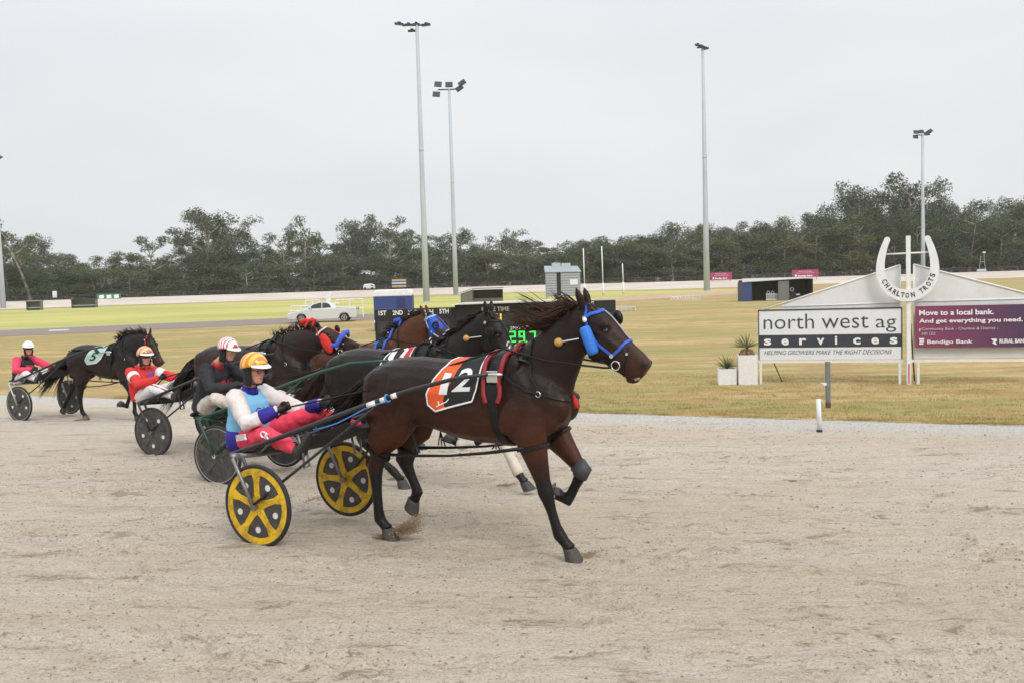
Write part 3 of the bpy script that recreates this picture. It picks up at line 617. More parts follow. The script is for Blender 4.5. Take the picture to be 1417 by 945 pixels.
# --- rail and legs
e = empty('sign_rail', tuple(SO), sang, 'white rail on short legs carrying both signs', 'rail')
m = MB(); rz_ = S(1150, 499.5)[1]; quad_box(m, sx0-.03, bx1+.05, rz_-.035, rz_+.03, -.055, -.005); m.build('rail', offw, e)
for px in (1053, 1245, 1270.5, 1475): xx = S(px, 520)[0]; m = MB(); quad_box(m, xx-.03, xx+.03, 0, rz_-.036, -.055, -.005); m.build('leg', offw, e)
m = MB(); m.tube([(S(1071, 498)[0], .05, rz_-.05), (S(1082, 523)[0], .55, 0)], .015, 6); m.build('strut', dark, e); m = MB(); m.tube([(S(1258, 440)[0]+.05, .14, 1.5), (S(1270, 500)[0], .75, 0)], .02, 6); m.build('strut', dark, e)
# --- winning post with horseshoe
e = empty('winning_post', tuple(SO), sang, 'white winning post with a red stripe and a horseshoe reading CHARLTON TROTS', 'winning post')
ptz = S(1254, 327)[1]; m = MB(); quad_box(m, -.052, .052, 0, ptz, -.16, -.07); m.build('post', white, e, bevel=.006)
m = MB(); quad_box(m, -.014, .014, .03, rz_-.06, -.168, -.161); m.build('red_stripe', mat('red_stripe', (.55, .02, .08), .5), e)
hx, hz = S(1254.5, 373); Ro = (S(1298, 373)[0]-S(1211, 373)[0])/2; Rz = (S(1254, 329)[1]-S(1254, 417.5)[1])/2
m = MB(); outer = []; inner = []
NN = 64
for i in range(NN+1):
    th = radians(-150+300*i/NN); wdt_ = .295-.135*(abs(th)/radians(150))**1.2
    def hs(rr_):
        if abs(th) <= pi/2: return (rr_*sin(th), -rr_*cos(th))
        u_ = (abs(th)-pi/2)/radians(60); return ((rr_-.26*u_**1.8)*(1 if th > 0 else -1), 1.0*u_)
    qo, qi = hs(1.0), hs(1.0-wdt_/Ro*.93)
    outer.append((hx+Ro*qo[0], hz+Rz*.93*qo[1] if qo[1] > 0 else hz+Rz*qo[1])); inner.append((hx+Ro*qi[0], hz+Rz*.93*qi[1] if qi[1] > 0 else hz+Rz*qi[1]))
# rounded tips
def tipc(o_, i_):
    c = ((o_[0]+i_[0])/2, (o_[1]+i_[1])/2); r_ = sqrt((o_[0]-i_[0])**2+(o_[1]-i_[1])**2)/2; return c, r_
ol = outer[:]; c, r_ = tipc(outer[-1], inner[-1]); a0 = atan2(outer[-1][1]-c[1], outer[-1][0]-c[0])
tip1 = [(c[0]+r_*cos(a0+pi*k/8), c[1]+r_*sin(a0+pi*k/8)) for k in range(1, 8)]
c, r_ = tipc(outer[0], inner[0]); a0 = atan2(inner[0][1]-c[1], inner[0][0]-c[0]); tip0 = [(c[0]+r_*cos(a0+pi*k/8), c[1]+r_*sin(a0+pi*k/8)) for k in range(1, 8)]
q0_, q1_ = -.20, -.165
rg = []
for (a, b) in zip(outer, inner): rg.append([(a[0], q0_, a[1]), (b[0], q0_, b[1]), (b[0], q1_, b[1]), (a[0], q1_, a[1])])
m.rings(rg)
for tip, (a, b) in ((tip1, (outer[-1], inner[-1])), (tip0, (inner[0], outer[0]))): m.prism([a]+tip+[b], q0_+.0005, q1_-.0005)
m.build('horseshoe', mat('horseshoe_white', lin((226, 228, 230)), .5, noise_amt=.08, noise_scale=8), e)
m = MB(); txt = 'CHARLTON TROTS'; angs = [-64, -53, -41.5, -30, -20.5, -11, -.5, 12, None, 33, 43.5, 54.5, 65, 75.5]
for ch, an in zip(txt, angs):
    if an is None: continue
    th = radians(an); rm = 1-.145/Ro; cx = hx+Ro*rm*sin(th); cz = hz-Rz*rm*cos(th)
    X = Vector((cos(th), 0, sin(th))); Z = Vector((-sin(th), 0, cos(th)))
    w_, h_ = .085, .125; put_text(m, ch, Vector((cx, q0_-.004, cz))-X*w_/2-Z*h_/2, X, Z, .15, width=w_, height=h_, extrude=.003, bold=.004)
m.build('lettering', mat('black_letters', (.03, .03, .04), .5), e)
bz = S(1254, 351)[1]; m = MB(); m.tube([(hx-Ro*.72, -.12, bz-.01), (hx+Ro*.72, -.12, bz+.01)], .02, 8); m.build('crossbar', white, e, smooth=True)

# --- small posts on the verge
p = at(1134, 597); m = MB(); m.tube([(0, 0, .03), (-.006, 0, .3), (-.012, 0, .535)], [.04, .038, .037], 14); e = empty('marker_post', tuple(p), 0, 'short white round marker post on the inner edge of the track', 'post'); m.build('post', white, e, smooth=True); m = MB(); m.tube([(0, 0, 0), (0, 0, .035)], .05, 12); m.build('foot', dark, e)
p = at(1146, 564); zt = atd(1146, 500, p.y).z-p.z; e = empty('steel_post', tuple(p), 0, 'square galvanised steel post in front of the left sign', 'post')
m = MB(); m.box((0, 0, zt*.56), (.085, .085, zt*.88)); m.build('post', mat('dull_galvanised', lin((128, 134, 138)), .5, .4, noise_amt=.25, noise_scale=10), e, bevel=.004); m = MB(); m.box((0, 0, zt*.06), (.084, .084, zt*.12)); m.build('rusty_base', mat('rust', lin((92, 62, 50)), .8), e)
m = MB(); m.box((-.07, -.02, zt*.52), (.06, .06, .05)); m.tube([(-.09, -.03, zt*.52), (-.14, -.05, zt*.54)], .016, 6); m.build('junction_box', white, e)
# rope
m = MB(); a = at(975, 533); b = at(1078, 549); m.tube([(a.x+(b.x-a.x)*t_/8, a.y+(b.y-a.y)*t_/8+.08*sin(t_*1.1), .03+gz(a.x+(b.x-a.x)*t_/8, a.y+(b.y-a.y)*t_/8)) for t_ in range(9)], .009, 5); tag(m.build('rope', mat('yellow_rope', lin((196, 160, 80)), .8)), 'thin yellow rope lying on the grass left of the planters', 'rope')

# --- planters with grass-trees
def planter(x0, x1, y0, y1, by, label, ph, dead):
    p = at((x0+x1)/2, by); w = (x1-x0)/F*p.y; h = atd((x0+x1)/2, y0, p.y+.0).z-p.z
    e = empty('planter', (p.x, p.y+w*.3, p.z), sang*.5, label, 'planter')
    m = MB(); t = .03; m.box((0, -w/2+t/2, h/2), (w, t, h)); m.box((0, w/2-t/2, h/2), (w, t, h)); m.box((-w/2+t/2, 0, h/2), (t, w-2*t-.004, h-.002)); m.box((w/2-t/2, 0, h/2), (t, w-2*t-.004, h-.002)); m.build('box', offw, e, bevel=.004)
    m = MB(); m.box((0, 0, h-.06), (w-2*t-.01, w-2*t-.01, .04)); m.build('soil', mat('soil', (.03, .022, .015), .95), e)
    r = random.Random(int(x0)); pe = empty('spiky_plant', (p.x, p.y+w*.3, p.z+h-.05), 0, ph[1], 'plant'); 
    mg = MB(); md = MB()
    for i in range(ph[2]):
        az = r.uniform(0, 6.28); el = r.uniform(.15, 1.45); L = ph[0]*r.uniform(.7, 1.1); d0 = Vector((cos(az)*cos(el), sin(az)*cos(el), sin(el))); st = Vector((0, 0, ph[3]))
        pts = [st+d0*L*k/3-Vector((0, 0, .12*L*(k/3)**2)) for k in range(4)]; mg.tube(pts, [.010, .009, .007, .001], 3, cap=False)
    for i in range(dead):
        az = r.uniform(0, 6.28); L = ph[0]*r.uniform(.5, .9); pts = [Vector((0, 0, ph[3]*.9)), Vector((cos(az)*L*.35, sin(az)*L*.35, ph[3]*.8)), Vector((cos(az)*L*.6, sin(az)*L*.6, ph[3]*.5-L*.25))]; md.tube(pts, [.009, .008, .002], 3, cap=False)
    mg.build('leaves', mat('yucca_leaves', lin((112, 122, 72)), .6, noise_amt=.4, noise_scale=20), pe)
    if dead: md.build('dead_leaves', mat('dead_leaves', lin((150, 112, 76)), .8, noise_amt=.4, noise_scale=30), pe)
    mt = MB(); mt.tube([(0, 0, 0), (.01, 0, ph[3])], [.035, .03], 7); mt.build('stem', mat('yucca_stem', (.09, .06, .04), .9), pe)
planter(995, 1020, 510, 530, 532, 'low white planter box left of the taller one', (.42, 'green spiky plant growing in the low white planter', 60, .06), 0)
planter(1023, 1049, 491, 530, 532, 'tall white planter box beside the left sign leg', (.46, 'spiky plant with a skirt of dead brown leaves in the tall planter', 55, .22), 70)

# ============================================================= INFIELD THINGS
def Z(px, py, d): return atd(px, py, d).z
def X_(px, d): return (px-708.5)/F*d
# --- tote board
BD = 26.0*KD
black = mat('board_black', (.012, .012, .013), .45, noise_amt=.3, noise_scale=3); blk2 = mat('digit_recess', (.03, .031, .033), .35)
wt = mat('board_letters', (.72, .72, .7), .5)
def board_local(px, py, off=0): return (X_(px, BD), Z(px, py, BD))
e = empty('tote_board', (X_(631, BD), BD, 0), 0, 'wide black results board with white headings and green digits behind the horses', 'scoreboard')
ox = X_(631, BD)
xa, xb, xc = X_(520, BD)-ox, 0, X_(853, BD)-ox; z1 = Z(575, 427, BD); z2 = Z(740, 418.5, BD)
m = MB(); m.box(((xa+xb)/2, 0, z1/2+.12), (xb-xa, .16, z1-.24)); m.build('left_panel', black, e, bevel=.01)
m = MB(); m.box(((xb+xc)/2, 0, z2/2+.12), (xc-xb-.006, .22, z2-.24)); m.build('right_panel', black, e, bevel=.01)
m = MB(); m.prism([(xb-.1, z2-.02), (xb+.3, z2+.05), (X_(795, BD)-ox, z2+.07), (X_(795, BD)-ox, z2+.02), (xb+.1, z2-.0)], -.55, .6); m.build('roof_sheet', mat('pale_roof', lin((206, 206, 198)), .6, noise_amt=.15, noise_scale=3), e)
for xx in (xa+.1, xb-.12, xb+1.2, xc-.15): m = MB(); m.box((xx, .14, .5), (.08, .08, 1.0)); m.build('leg', dark, e)
m = MB()
def bt(t, px, py, wpx, hpx, yy=-.086, **kw):
    m = MB(); put_text(m, t, (X_(px, BD)-ox, yy-.01, Z(px, py, BD)), (1, 0, 0), (0, 0, 1), .15, width=wpx/F*BD, height=hpx/F*BD, bold=.004, **kw); m.build('lettering', mat('board_letters', (.72, .72, .7), .5), e)
bt('1ST', 525.5, 436.5, 11, 6.5); bt('2ND', 545, 436, 14, 6.5); bt('3RD', 566, 435.5, 13.5, 6.5); bt('4TH', 587, 435, 14, 6.5); bt('5TH', 609.5, 434, 13, 6.5)
bt('ALL CLEAR', 534, 470.5, 34, 6); bt('LAPS', 528, 481, 28, 6.5)
Y2 = -.116
bt('RACE TIME', 668, 431, 38, 6, Y2); bt('2ND QTR', 706.5, 456, 31, 5.5, Y2); bt('MILE RATE', 783, 424, 40, 5.5, Y2); bt('1ST QTR', 660, 457.5, 31, 5.5, Y2)
for (px0, px1, py0, py1, yy) in ((524, 538, 445, 462, -.084), (545, 559, 444.5, 461.5, -.084), (566, 580, 444, 461, -.084), (587, 601, 443, 460, -.084), (609, 623, 442, 459, -.084), (694, 711, 434, 450, -.114), (734, 746, 424, 429, -.114), (760, 790, 430, 446, -.114)):
    m = MB(); m.box((X_((px0+px1)/2, BD)-ox, yy, (Z(px0, py0, BD)+Z(px0, py1, BD))/2), ((px1-px0)/F*BD, .012, (py1-py0)/F*BD)); m.build('digit_window', blk2 if px0 != 734 else mat('dim_green', (.03, .10, .03), .4), e)
    if yy > -.1:
        dd = MB(); put_text(dd, '8', (X_((px0+px1)/2-3, BD)-ox, yy-.008, Z(px0, py1-3, BD)), (1, 0, 0), (0, 0, 1), .2, width=6/F*BD, height=11/F*BD); dd.build('unlit_digit', mat('unlit_digit', (.05, .05, .052), .5), e)
SEG = {'0': 'abcdef', '2': 'abged', '9': 'abcdfg', '7': 'abc', '4': 'fgbc', '5': 'afgcd', '8': 'abcdefg', '1': 'bc'}
def seg(m, ch, x, z, w, h, y, t):
    S_ = {'a': ((0, 1), (1, 1)), 'b': ((1, 1), (1, .5)), 'c': ((1, .5), (1, 0)), 'd': ((0, 0), (1, 0)), 'e': ((0, 0), (0, .5)), 'f': ((0, .5), (0, 1)), 'g': ((0, .5), (1, .5))}
    for c_ in SEG[ch]:
        (a, b), (c, d) = S_[c_]; m.box((x+(a+c)/2*w, y, z+(b+d)/2*h), (abs(c-a)*w+t, .01, abs(d-b)*h+t*.9))
m = MB(); 
for ch, px in (('2', 706.5), ('9', 719), ('7', 734)): seg(m, ch, X_(px, BD)-ox, Z(px, 472.5, BD), 6.5/F*BD, 13.5/F*BD, Y2, .055)
m.box((X_(728.5, BD)-ox, Y2, Z(728, 472.5, BD)), (.05, .01, .05)); m.build('green_digits', mat('green_led', (.02, .3, .03), .5, emit=(.05, .95, .12), estr=1.1), e)
m = MB(); 
for ch, px in (('2', 672), ('4', 688.5)): seg(m, ch, X_(px, BD)-ox, Z(px, 447, BD), 5.5/F*BD, 12/F*BD, Y2, .055)
m.build('yellow_digits', mat('yellow_led', (.4, .3, .03), .5, emit=(.95, .62, .08), estr=1.0), e)

# --- blue cabin behind the board
d = 45*KD; e = empty('blue_cabin', (X_(547, d), d, 0), 0, 'small navy cabin with a rounded white roof behind the board', 'cabin')
w = 52/F*d; zt = Z(547, 401, d); zm = Z(547, 409.5, d); m = MB(); m.box((0, 0, zm/2), (w, 1.4, zm)); m.build('wall', mat('navy_wall', lin((50, 68, 128)), .5, noise_amt=.12, noise_scale=8, stretch=(6, 6, .3)), e)
m = MB(); ol = [(-w/2-.03, zm-.02), (-w/2-.03, zm+.14), (-w/2+.1, zt), (w/2-.1, zt), (w/2+.03, zm+.14), (w/2+.03, zm-.02)]; m.prism(ol, -.74, .74); m.build('roof', white, e, bevel=.05)
m = MB(); m.box((0, -.71, zm*.28), (w+.02, .02, .14)); m.build('white_band', white, e)
m = MB(); m.box((w*.22, -.705, zm*.5), (.5, .02, zm*.85)); m.build('door', mat('navy_door', lin((38, 50, 92)), .5), e)
# --- lean-to shed
d = 70*KD; e = empty('lean_to_shed', (X_(669, d), d, 0), 0, 'low grey-green lean-to shed behind the board', 'shed'); w = 58/F*d; za = Z(645, 405, d); zb = Z(698, 399, d)
fib = mat('grey_green_cladding', lin((116, 114, 98)), .8, noise_amt=.25, noise_scale=2, stretch=(3, 3, .5))
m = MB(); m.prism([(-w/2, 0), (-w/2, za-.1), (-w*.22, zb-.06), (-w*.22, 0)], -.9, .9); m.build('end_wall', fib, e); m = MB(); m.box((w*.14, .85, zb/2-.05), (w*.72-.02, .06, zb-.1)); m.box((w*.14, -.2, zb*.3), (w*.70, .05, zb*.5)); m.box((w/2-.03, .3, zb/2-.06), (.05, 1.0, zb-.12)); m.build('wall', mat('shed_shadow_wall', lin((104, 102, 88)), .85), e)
m = MB(); m.prism([(-w/2-.08, za-.06), (-w*.22, zb), (w/2+.05, zb+.02), (w/2+.05, zb+.07), (-w*.22, zb+.05), (-w/2-.08, za)], -1.0, 1.0); m.build('roof', mat('shed_roof', lin((92, 90, 80)), .7), e)
# --- judges' box on stilts
d = 60*KD; e = empty('judges_box', (X_(781, d), d, 0), 0, 'grey weatherboard timekeeper box raised on thin legs right of the board', 'hut'); w = 47/F*d; zb = Z(781, 409, d); zt = Z(781, 377, d); zr = Z(781, 370.5, d); 
wb = NT('grey_weatherboard'); st = wb.n('ShaderNodeTexWave'); st.bands_direction = 'Z'; st.inputs['Scale'].default_value = 1.6; wb.l(wb.pos(), st.inputs[0]); wc = wb.mix(wb.ramp(st.outputs[0], [(.05, 0), (.2, 1)]), lin((108, 112, 116)), lin((160, 166, 170))); wbm = wb.base(wc, .7, .3)
m = MB(); m.box((-w*.5+w*.155, -.75, (zb+zt)/2), (w*.31, .06, zt-zb)); m.box((w*.5-w*.285, -.75, (zb+zt)/2), (w*.57, .06, zt-zb)); m.box((0, .75, (zb+zt)/2), (w, .06, zt-zb)); m.box((-w/2+.03, 0, (zb+zt)/2), (.06, 1.44, zt-zb)); m.box((w/2-.03, 0, (zb+zt)/2), (.06, 1.44, zt-zb)); m.box((0, 0, zb-.03), (w, 1.5, .05)); m.build('wall', wbm, e)
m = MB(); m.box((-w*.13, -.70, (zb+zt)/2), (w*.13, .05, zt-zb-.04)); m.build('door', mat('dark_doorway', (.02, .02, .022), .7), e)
m = MB(); m.add([(-w/2-.08, -.85, zt), (w/2+.08, -.85, zt-.03), (w/2-.1, .8, zr+.05), (-w/2-.08, .8, zr+.12), (-w/2-.08, -.85, zt+.05), (w/2+.08, -.85, zt+.02), (w/2-.1, .8, zr+.1), (-w/2-.08, .8, zr+.17)], [(0, 1, 2, 3), (4, 7, 6, 5), (0, 4, 5, 1), (1, 5, 6, 2), (2, 6, 7, 3), (3, 7, 4, 0)]); m.build('roof', mat('iron_roof', lin((150, 160, 166)), .5, .2), e)
m = MB(); m.box((-w*.17, .6, zr+.2), (w*.26, .06, .36)); m.box((w*.12, .6, zr+.18), (w*.26, .06, .34)); m.build('roof_board', mat('pale_board', lin((176, 182, 184)), .6), e)
m = MB(); m.box((w*.31, -.79, (zb+zt)/2+.12), (w*.22, .015, .42)); m.build('notice', white, e)
for sx_ in (-1, 1):
    for sy_ in (-1, 1): m = MB(); m.box((sx_*(w/2-.06), sy_*.68, (zb-.06)/2), (.07, .07, zb-.06)); m.build('leg', galv, e)
for k in range(4): m = MB(); m.box((-w*.1+k*.27, -.72, (zb-.06)/2), (.03, .03, zb-.06)); m.build('stair_rail', white, e)
# --- goal posts
for (px, tx, py0, py1, d, lab) in ((811, 809, 409, 344, 104*KD, 'leftmost white goal post, next to the grey box on legs'), (836.5, 834, 408, 341, 106*KD, 'middle and tallest white goal post'), (864.5, 863, 407, 365, 108*KD, 'rightmost and shortest white goal post')):
    e = empty('goal_post', (X_(px, d), d, 0), 0, lab, 'goal post', 'white football goal posts in the infield'); h_ = Z(px, py1, d); m = MB(); m.tube([(0, 0, 1.75), (-.05, 0, h_)], .075, 8); m.build('pole', white, e, smooth=True); m = MB(); m.tube([(0, 0, 0), (0, 0, 1.75)], .16, 10); m.build('padding', white, e, smooth=True)
# --- open shed with blue end
d = 72*KD; e = empty('open_shed', (X_(1074, d), d, 0), 0, 'open-fronted shed with a blue end bay behind the signs', 'shed'); w = 96/F*d; zl = Z(1030, 391, d); zr = Z(1115, 386, d); x0 = -w/2; dp = 2.2
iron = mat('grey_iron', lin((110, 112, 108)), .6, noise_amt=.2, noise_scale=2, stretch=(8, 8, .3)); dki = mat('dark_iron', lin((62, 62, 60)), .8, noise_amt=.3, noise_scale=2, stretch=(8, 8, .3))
m = MB(); m.box((x0+.42, -dp/2, zl/2), (.84, .05, zl)); m.box((x0+.025, 0, zl/2), (.05, dp-.06, zl)); m.build('blue_bay', mat('blue_sheet', lin((48, 66, 112)), .5, noise_amt=.1, noise_scale=2, stretch=(8, 8, .3)), e)
m = MB(); m.box((.08*w, -dp/2, zl/2+.02), (w*.155, .05, zl+.04)); m.build('front_panel', iron, e)
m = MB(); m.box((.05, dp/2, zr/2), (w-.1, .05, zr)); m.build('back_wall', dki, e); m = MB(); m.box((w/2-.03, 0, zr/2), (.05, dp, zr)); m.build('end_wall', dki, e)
m = MB(); m.add([(x0-.1, -dp/2-.15, zl), (w/2+.05, -dp/2-.15, zr+.06), (w/2+.05, dp/2+.1, zr+.1), (x0+.5, dp/2+.1, zr+.12), (x0-.1, -dp/2-.15, zl+.05), (w/2+.05, -dp/2-.15, zr+.1), (w/2+.05, dp/2+.1, zr+.15), (x0+.5, dp/2+.1, zr+.17)], [(0, 1, 2, 3), (4, 7, 6, 5), (0, 4, 5, 1), (1, 5, 6, 2), (2, 6, 7, 3), (3, 7, 4, 0)]); m.build('roof', mat('shed_tin_roof', lin((176, 176, 168)), .6), e)
# inside: stacked white crowd barrier and a roller
e = empty('barrier_stack', (X_(1067, d), d-.6, 0), 0, 'white folded barriers stacked inside the left bay of the open shed', 'barrier'); m = MB()
for k in range(12): m.box((-.55+k*.1, -.25+.02*(k % 3), .33), (.035, .03, .62))
for zz in (.1, .62): m.box((0, -.25, zz), (1.22, .05, .05))
m.build('bars', white, e); m = MB(); m.torus((.1, 0, .75), (0, 1, 0), .13, .02, 16, 6); m.torus((-.3, 0, .77), (0, 1, 0), .13, .02, 16, 6); m.build('hoops', offw, e)
e = empty('small_tractor', (X_(1100, d), d-.1, 0), 0, 'dark small tractor parked in the right bay of the open shed', 'tractor'); m = MB(); m.box((0, 0, .42), (1.0, .6, .3)); m.box((-.25, 0, .62), (.5, .5, .2)); m.build('body', mat('tractor_dark', (.03, .03, .032), .5), e, bevel=.03)
m = MB(); m.disc((-.38, -.42, .36), (0, 1, 0), .36, .16, 20); m.disc((.42, -.4, .24), (0, 1, 0), .24, .12, 18); m.build('wheel', mat('tyre_black', (.02, .02, .02), .8), e); m = MB(); m.disc((-.3, -.36, 1.0), (0, 1, 0), .2, .05, 18, .12); m.build('steering_hoop', mat('grey_plastic', (.3, .3, .3), .6), e); m = MB(); m.box((.3, -.32, .5), (.35, .03, .1)); m.build('stripe', white, e)
# --- distant boards
def sboard(px0, px1, py0, py1, d, label, mt, name='distant_banner', cat='banner', stripes=True, legs=True):
    d *= KD
    w = (px1-px0)/F*d; c = (px0+px1)/2; z0 = Z(c, py1, d); z1 = Z(c, py0, d); e = empty(name, (X_(c, d), d, 0.0), 0, label, cat); m = MB(); m.box((0, 0, (z0+z1)/2), (w, .05, z1-z0)); m.build('panel', mt, e)
    gz = .7 if d > 150 else 0
    if legs:
        for s_ in (-1, 1): m = MB(); m.box((s_*w*.42, .05, (z1+gz)/2), (.07, .04, z1-gz)); m.build('leg', dark, e)
    return e, w, z0, z1
mar = mat('maroon_banner', lin((150, 48, 88)), .6)
for (a, b, c, dd, lab) in ((985, 1015, 377, 387.5, 'small maroon banner on the far fence beside the single light pole'), (1098, 1134.5, 373.5, 384, 'small maroon banner on the far fence above the open shed')):
    e, w, z0, z1 = sboard(a, b, c, dd, 148, lab, mar); bw_ = mat('banner_white', W3, .5); m = MB(); hB = z1-z0; put_text(m, 'Bendigo Bank', (-w*.28, -.05, z0+hB*.12), (1, 0, 0), (0, 0, 1), .3, width=w*.56, height=hB*.24, bold=.01); m.build('lettering', bw_, e); m = MB(); m.box((-w*.36, -.05, z0+hB*.24), (w*.07, .01, hB*.26)); m.build('emblem', bw_, e); m = MB(); put_text(m, 'Move to a local bank.', (-w*.25, -.05, z0+hB*.72), (1, 0, 0), (0, 0, 1), .2, width=w*.5, height=hB*.13); m.build('lettering', bw_, e); m = MB(); put_text(m, 'And get everything you need.', (-w*.33, -.05, z0+hB*.52), (1, 0, 0), (0, 0, 1), .2, width=w*.66, height=hB*.13); m.build('lettering', mat('banner_white', W3, .5), e)
e, w, z0, z1 = sboard(137, 170, 407, 414.5, 150, 'green board with three white notices on the far fence at left', mat('green_board', lin((40, 120, 90)), .6), 'notice_board', 'board')
for k in range(3): m = MB(); m.box((-w*.3+k*w*.31, -.04, (z0+z1)/2), (w*.2, .02, (z1-z0)*.62), Matrix.Rotation(-.1, 3, 'Y')); m.build('notice', white, e)
e, w, z0, z1 = sboard(545, 565, 386, 398, 152, 'small blue and orange striped board among the far trees', mat('navy_board', lin((46, 62, 100)), .6), 'striped_board', 'board')
for k, cc in ((.82, lin((200, 150, 70))), (.5, lin((150, 190, 215))), (.14, lin((190, 150, 80)))): m = MB(); m.box((0, -.04, z0+(z1-z0)*k), (w*.98, .02, (z1-z0)*.2)); m.build('stripe', mat('stripe%d' % int(k*100), cc, .6), e)
e, w, z0, z1 = sboard(76, 82, 403, 412, 150, 'tilted white notice on a thin post under the left gum tree', white, 'white_notice', 'notice')
# --- players' shelters (dugouts)
def dugout(x0, x1, y0, y1, d, lab):
    d *= KD
    w = (x1-x0)/F*d; c = (x0+x1)/2; h_ = Z(c, y0, d); e = empty('players_shelter', (X_(c, d), d, 0), 0, lab, 'shelter'); dg = mat('shelter_green', lin((78, 84, 72)), .7); m = MB(); m.box((0, .5, h_/2), (w, .05, h_)); m.box((-w/2, 0, h_/2), (.05, 1.0, h_-.04)); m.box((w/2, 0, h_/2), (.05, 1.0, h_-.04)); m.build('wall', mat('shelter_lining', lin((104, 112, 100)), .7), e)
    m = MB(); m.box((0, -.02, h_+.03), (w+.15, 1.25, .08)); m.build('roof', dg, e); m = MB(); m.box((0, .1, .42), (w-.12, .35, .07)); m.build('bench', white, e); m = MB(); m.box((0, -.3, .15), (w-.06, .05, .3)); m.build('front_board', mat('shelter_dark', lin((60, 62, 58)), .7), e)
dugout(41, 60, 417.5, 431, 118, 'smaller square green shelter at left on the oval edge'); dugout(103, 136, 414.5, 428, 124, 'wider green shelter with a white bench on the oval edge')
# --- stacked white rails and hurdles right of the board
def rails(px0, px1, py0, py1, d, lab, n, seed):
    d *= KD; r = random.Random(seed); w = (px1-px0)/F*d; h_ = (py1-py0)/F*d; e = empty('rail_stack', (X_((px0+px1)/2, d), d, 0), 0, lab, 'rails'); m = MB()
    for k in range(n): m.box((r.uniform(-.05, .05), r.uniform(-.2, .2), .05+h_*k/n), (w*r.uniform(.8, 1), .06, .05), Matrix.Rotation(r.uniform(-.03, .03), 3, 'Y'))
    m.build('rails', offw, e); m = MB()
    for k in range(5): m.box((-w*.45+w*.225*k, 0, h_*.5), (.05, .08, h_*.95))
    m.build('uprights', offw, e); return e, w, h_
rails(853, 882, 418, 424, 60, 'stack of white rails touching the right end of the board', 4, 2)
e, w, h_ = rails(928, 972, 414, 421, 80, 'row of white hurdles lying on the grass beside the pink track', 3, 5)
m = MB()
for k in range(3): m.torus((-w*.42+k*.35, -.15, .22), (0, 1, 0), .17, .03, 14, 5)
m.build('hoops', offw, e)
# --- white barrier frames behind the ute, with a tall white board
d = 63*KD; e = empty('crowd_barrier', (X_(450, d), d, 0), 0, 'white pipe barrier frames standing behind the parked utility', 'barrier'); m = MB()
def fr(a, b, c, dd, off): 
    xa_, xb_ = X_(a, d)-X_(450, d), X_(b, d)-X_(450, d); za_, zb_ = Z(a, c, d), Z(a, dd, d)
    for pr in (((xa_, za_), (xb_, za_)), ((xa_, zb_), (xb_, zb_)), ((xa_, 0), (xa_, za_)), ((xb_, 0), (xb_, za_)), (((xa_+xb_)/2, 0), ((xa_+xb_)/2, za_))): m.tube([(pr[0][0], off, max(pr[0][1], 0)), (pr[1][0], off, max(pr[1][1], 0))], .055, 5)
fr(404, 432, 424.5, 431, 0); fr(423, 443, 416.5, 425, .4); fr(446, 470, 421, 430, .2); fr(466, 503, 415.5, 428, .3); m.build('frame', white, e)
p = (X_(454, d), d+.6, 0); e = empty('white_board', p, 0, 'tall narrow white board sticking up behind the utility', 'board'); zt = Z(457, 405, d); m = MB(); m.prism([(-.22, zt*.35), (-.1, zt), (.34, zt+.02), (.18, zt*.35)], -.03, .03); m.build('panel', white, e); m = MB(); m.box((0, .03, zt*.25), (.06, .06, zt*.5)); m.build('post', dark, e)
p = (X_(468, d), d-.3); e = empty('yellow_kerb_ramp', (p[0], p[1], 0), 0, 'flat yellow sign tipped over the barriers behind the utility', 'sign'); m = MB(); m.prism([(-.4, 1.06), (-.1, 1.16), (.35, 1.08), (.3, 1.03)], -.05, .05); m.build('panel', mat('yellow_panel', lin((222, 190, 60)), .5), e); m = MB(); m.box((0, .06, .52), (.05, .05, 1.04)); m.build('post', dark, e)

# --- white utility (car with a tray)
d = 57*KD; e = empty('utility_vehicle', (X_(449, d), d, 0), radians(2), 'silver-white utility with a covered tray parked on the infield road', 'ute'); L = 96/F*d; k = L/4.95
carp = mat('silver_car_paint', lin((206, 210, 212)), .28, .25, coat=.6); cg = mat('car_glass', (.02, .024, .028), .08, coat=.3); tyre = mat('tyre_black', (.02, .02, .02), .8); alloy = mat('alloy', (.45, .46, .47), .35, .8)
hy = .78
prof_c = [(-2.45, .30), (-2.47, .50), (-2.38, .66), (-2.0, .76), (-1.35, .90), (-1.15, .93), (.75, .98), (2.40, 1.0), (2.45, .80), (2.45, .42), (2.35, .27), (1.75, .26)]
def wheel_arc(cx, r0=.36):
    return [(cx+r0*cos(a), .30+r0*sin(a)) for a in [pi*j/8 for j in range(0, 9)]]
ol = [(-2.45, .30), (-2.47, .50), (-2.38, .66), (-2.0, .77), (-1.3, .92), (-.4, .95), (.75, .98), (2.40, 1.0), (2.45, .80), (2.45, .42), (2.35, .27)] + wheel_arc(1.55) + [(1.1, .22), (-1.0, .22)] + wheel_arc(-1.45) + [(-2.0, .24)]
m = MB(); m.prism(ol, -hy, hy); body = m.build('body', carp, e, bevel=.04); body.scale = (k, k, k)
cab = [(-1.30, .93), (-.62, 1.33), (-.2, 1.43), (.35, 1.42), (.62, 1.32), (.98, 1.0), (.9, .96), (-1.2, .92)]
def cabpt(x, y, z): tpr = 1-.22*max(0, (z-.93))/.5; return (x, y*tpr, z)
m = MB(); m.prism(cab, -hy+.03, hy-.03, cabpt); o = m.build('cab', carp, e, bevel=.03); o.scale = (k, k, k)
m = MB()
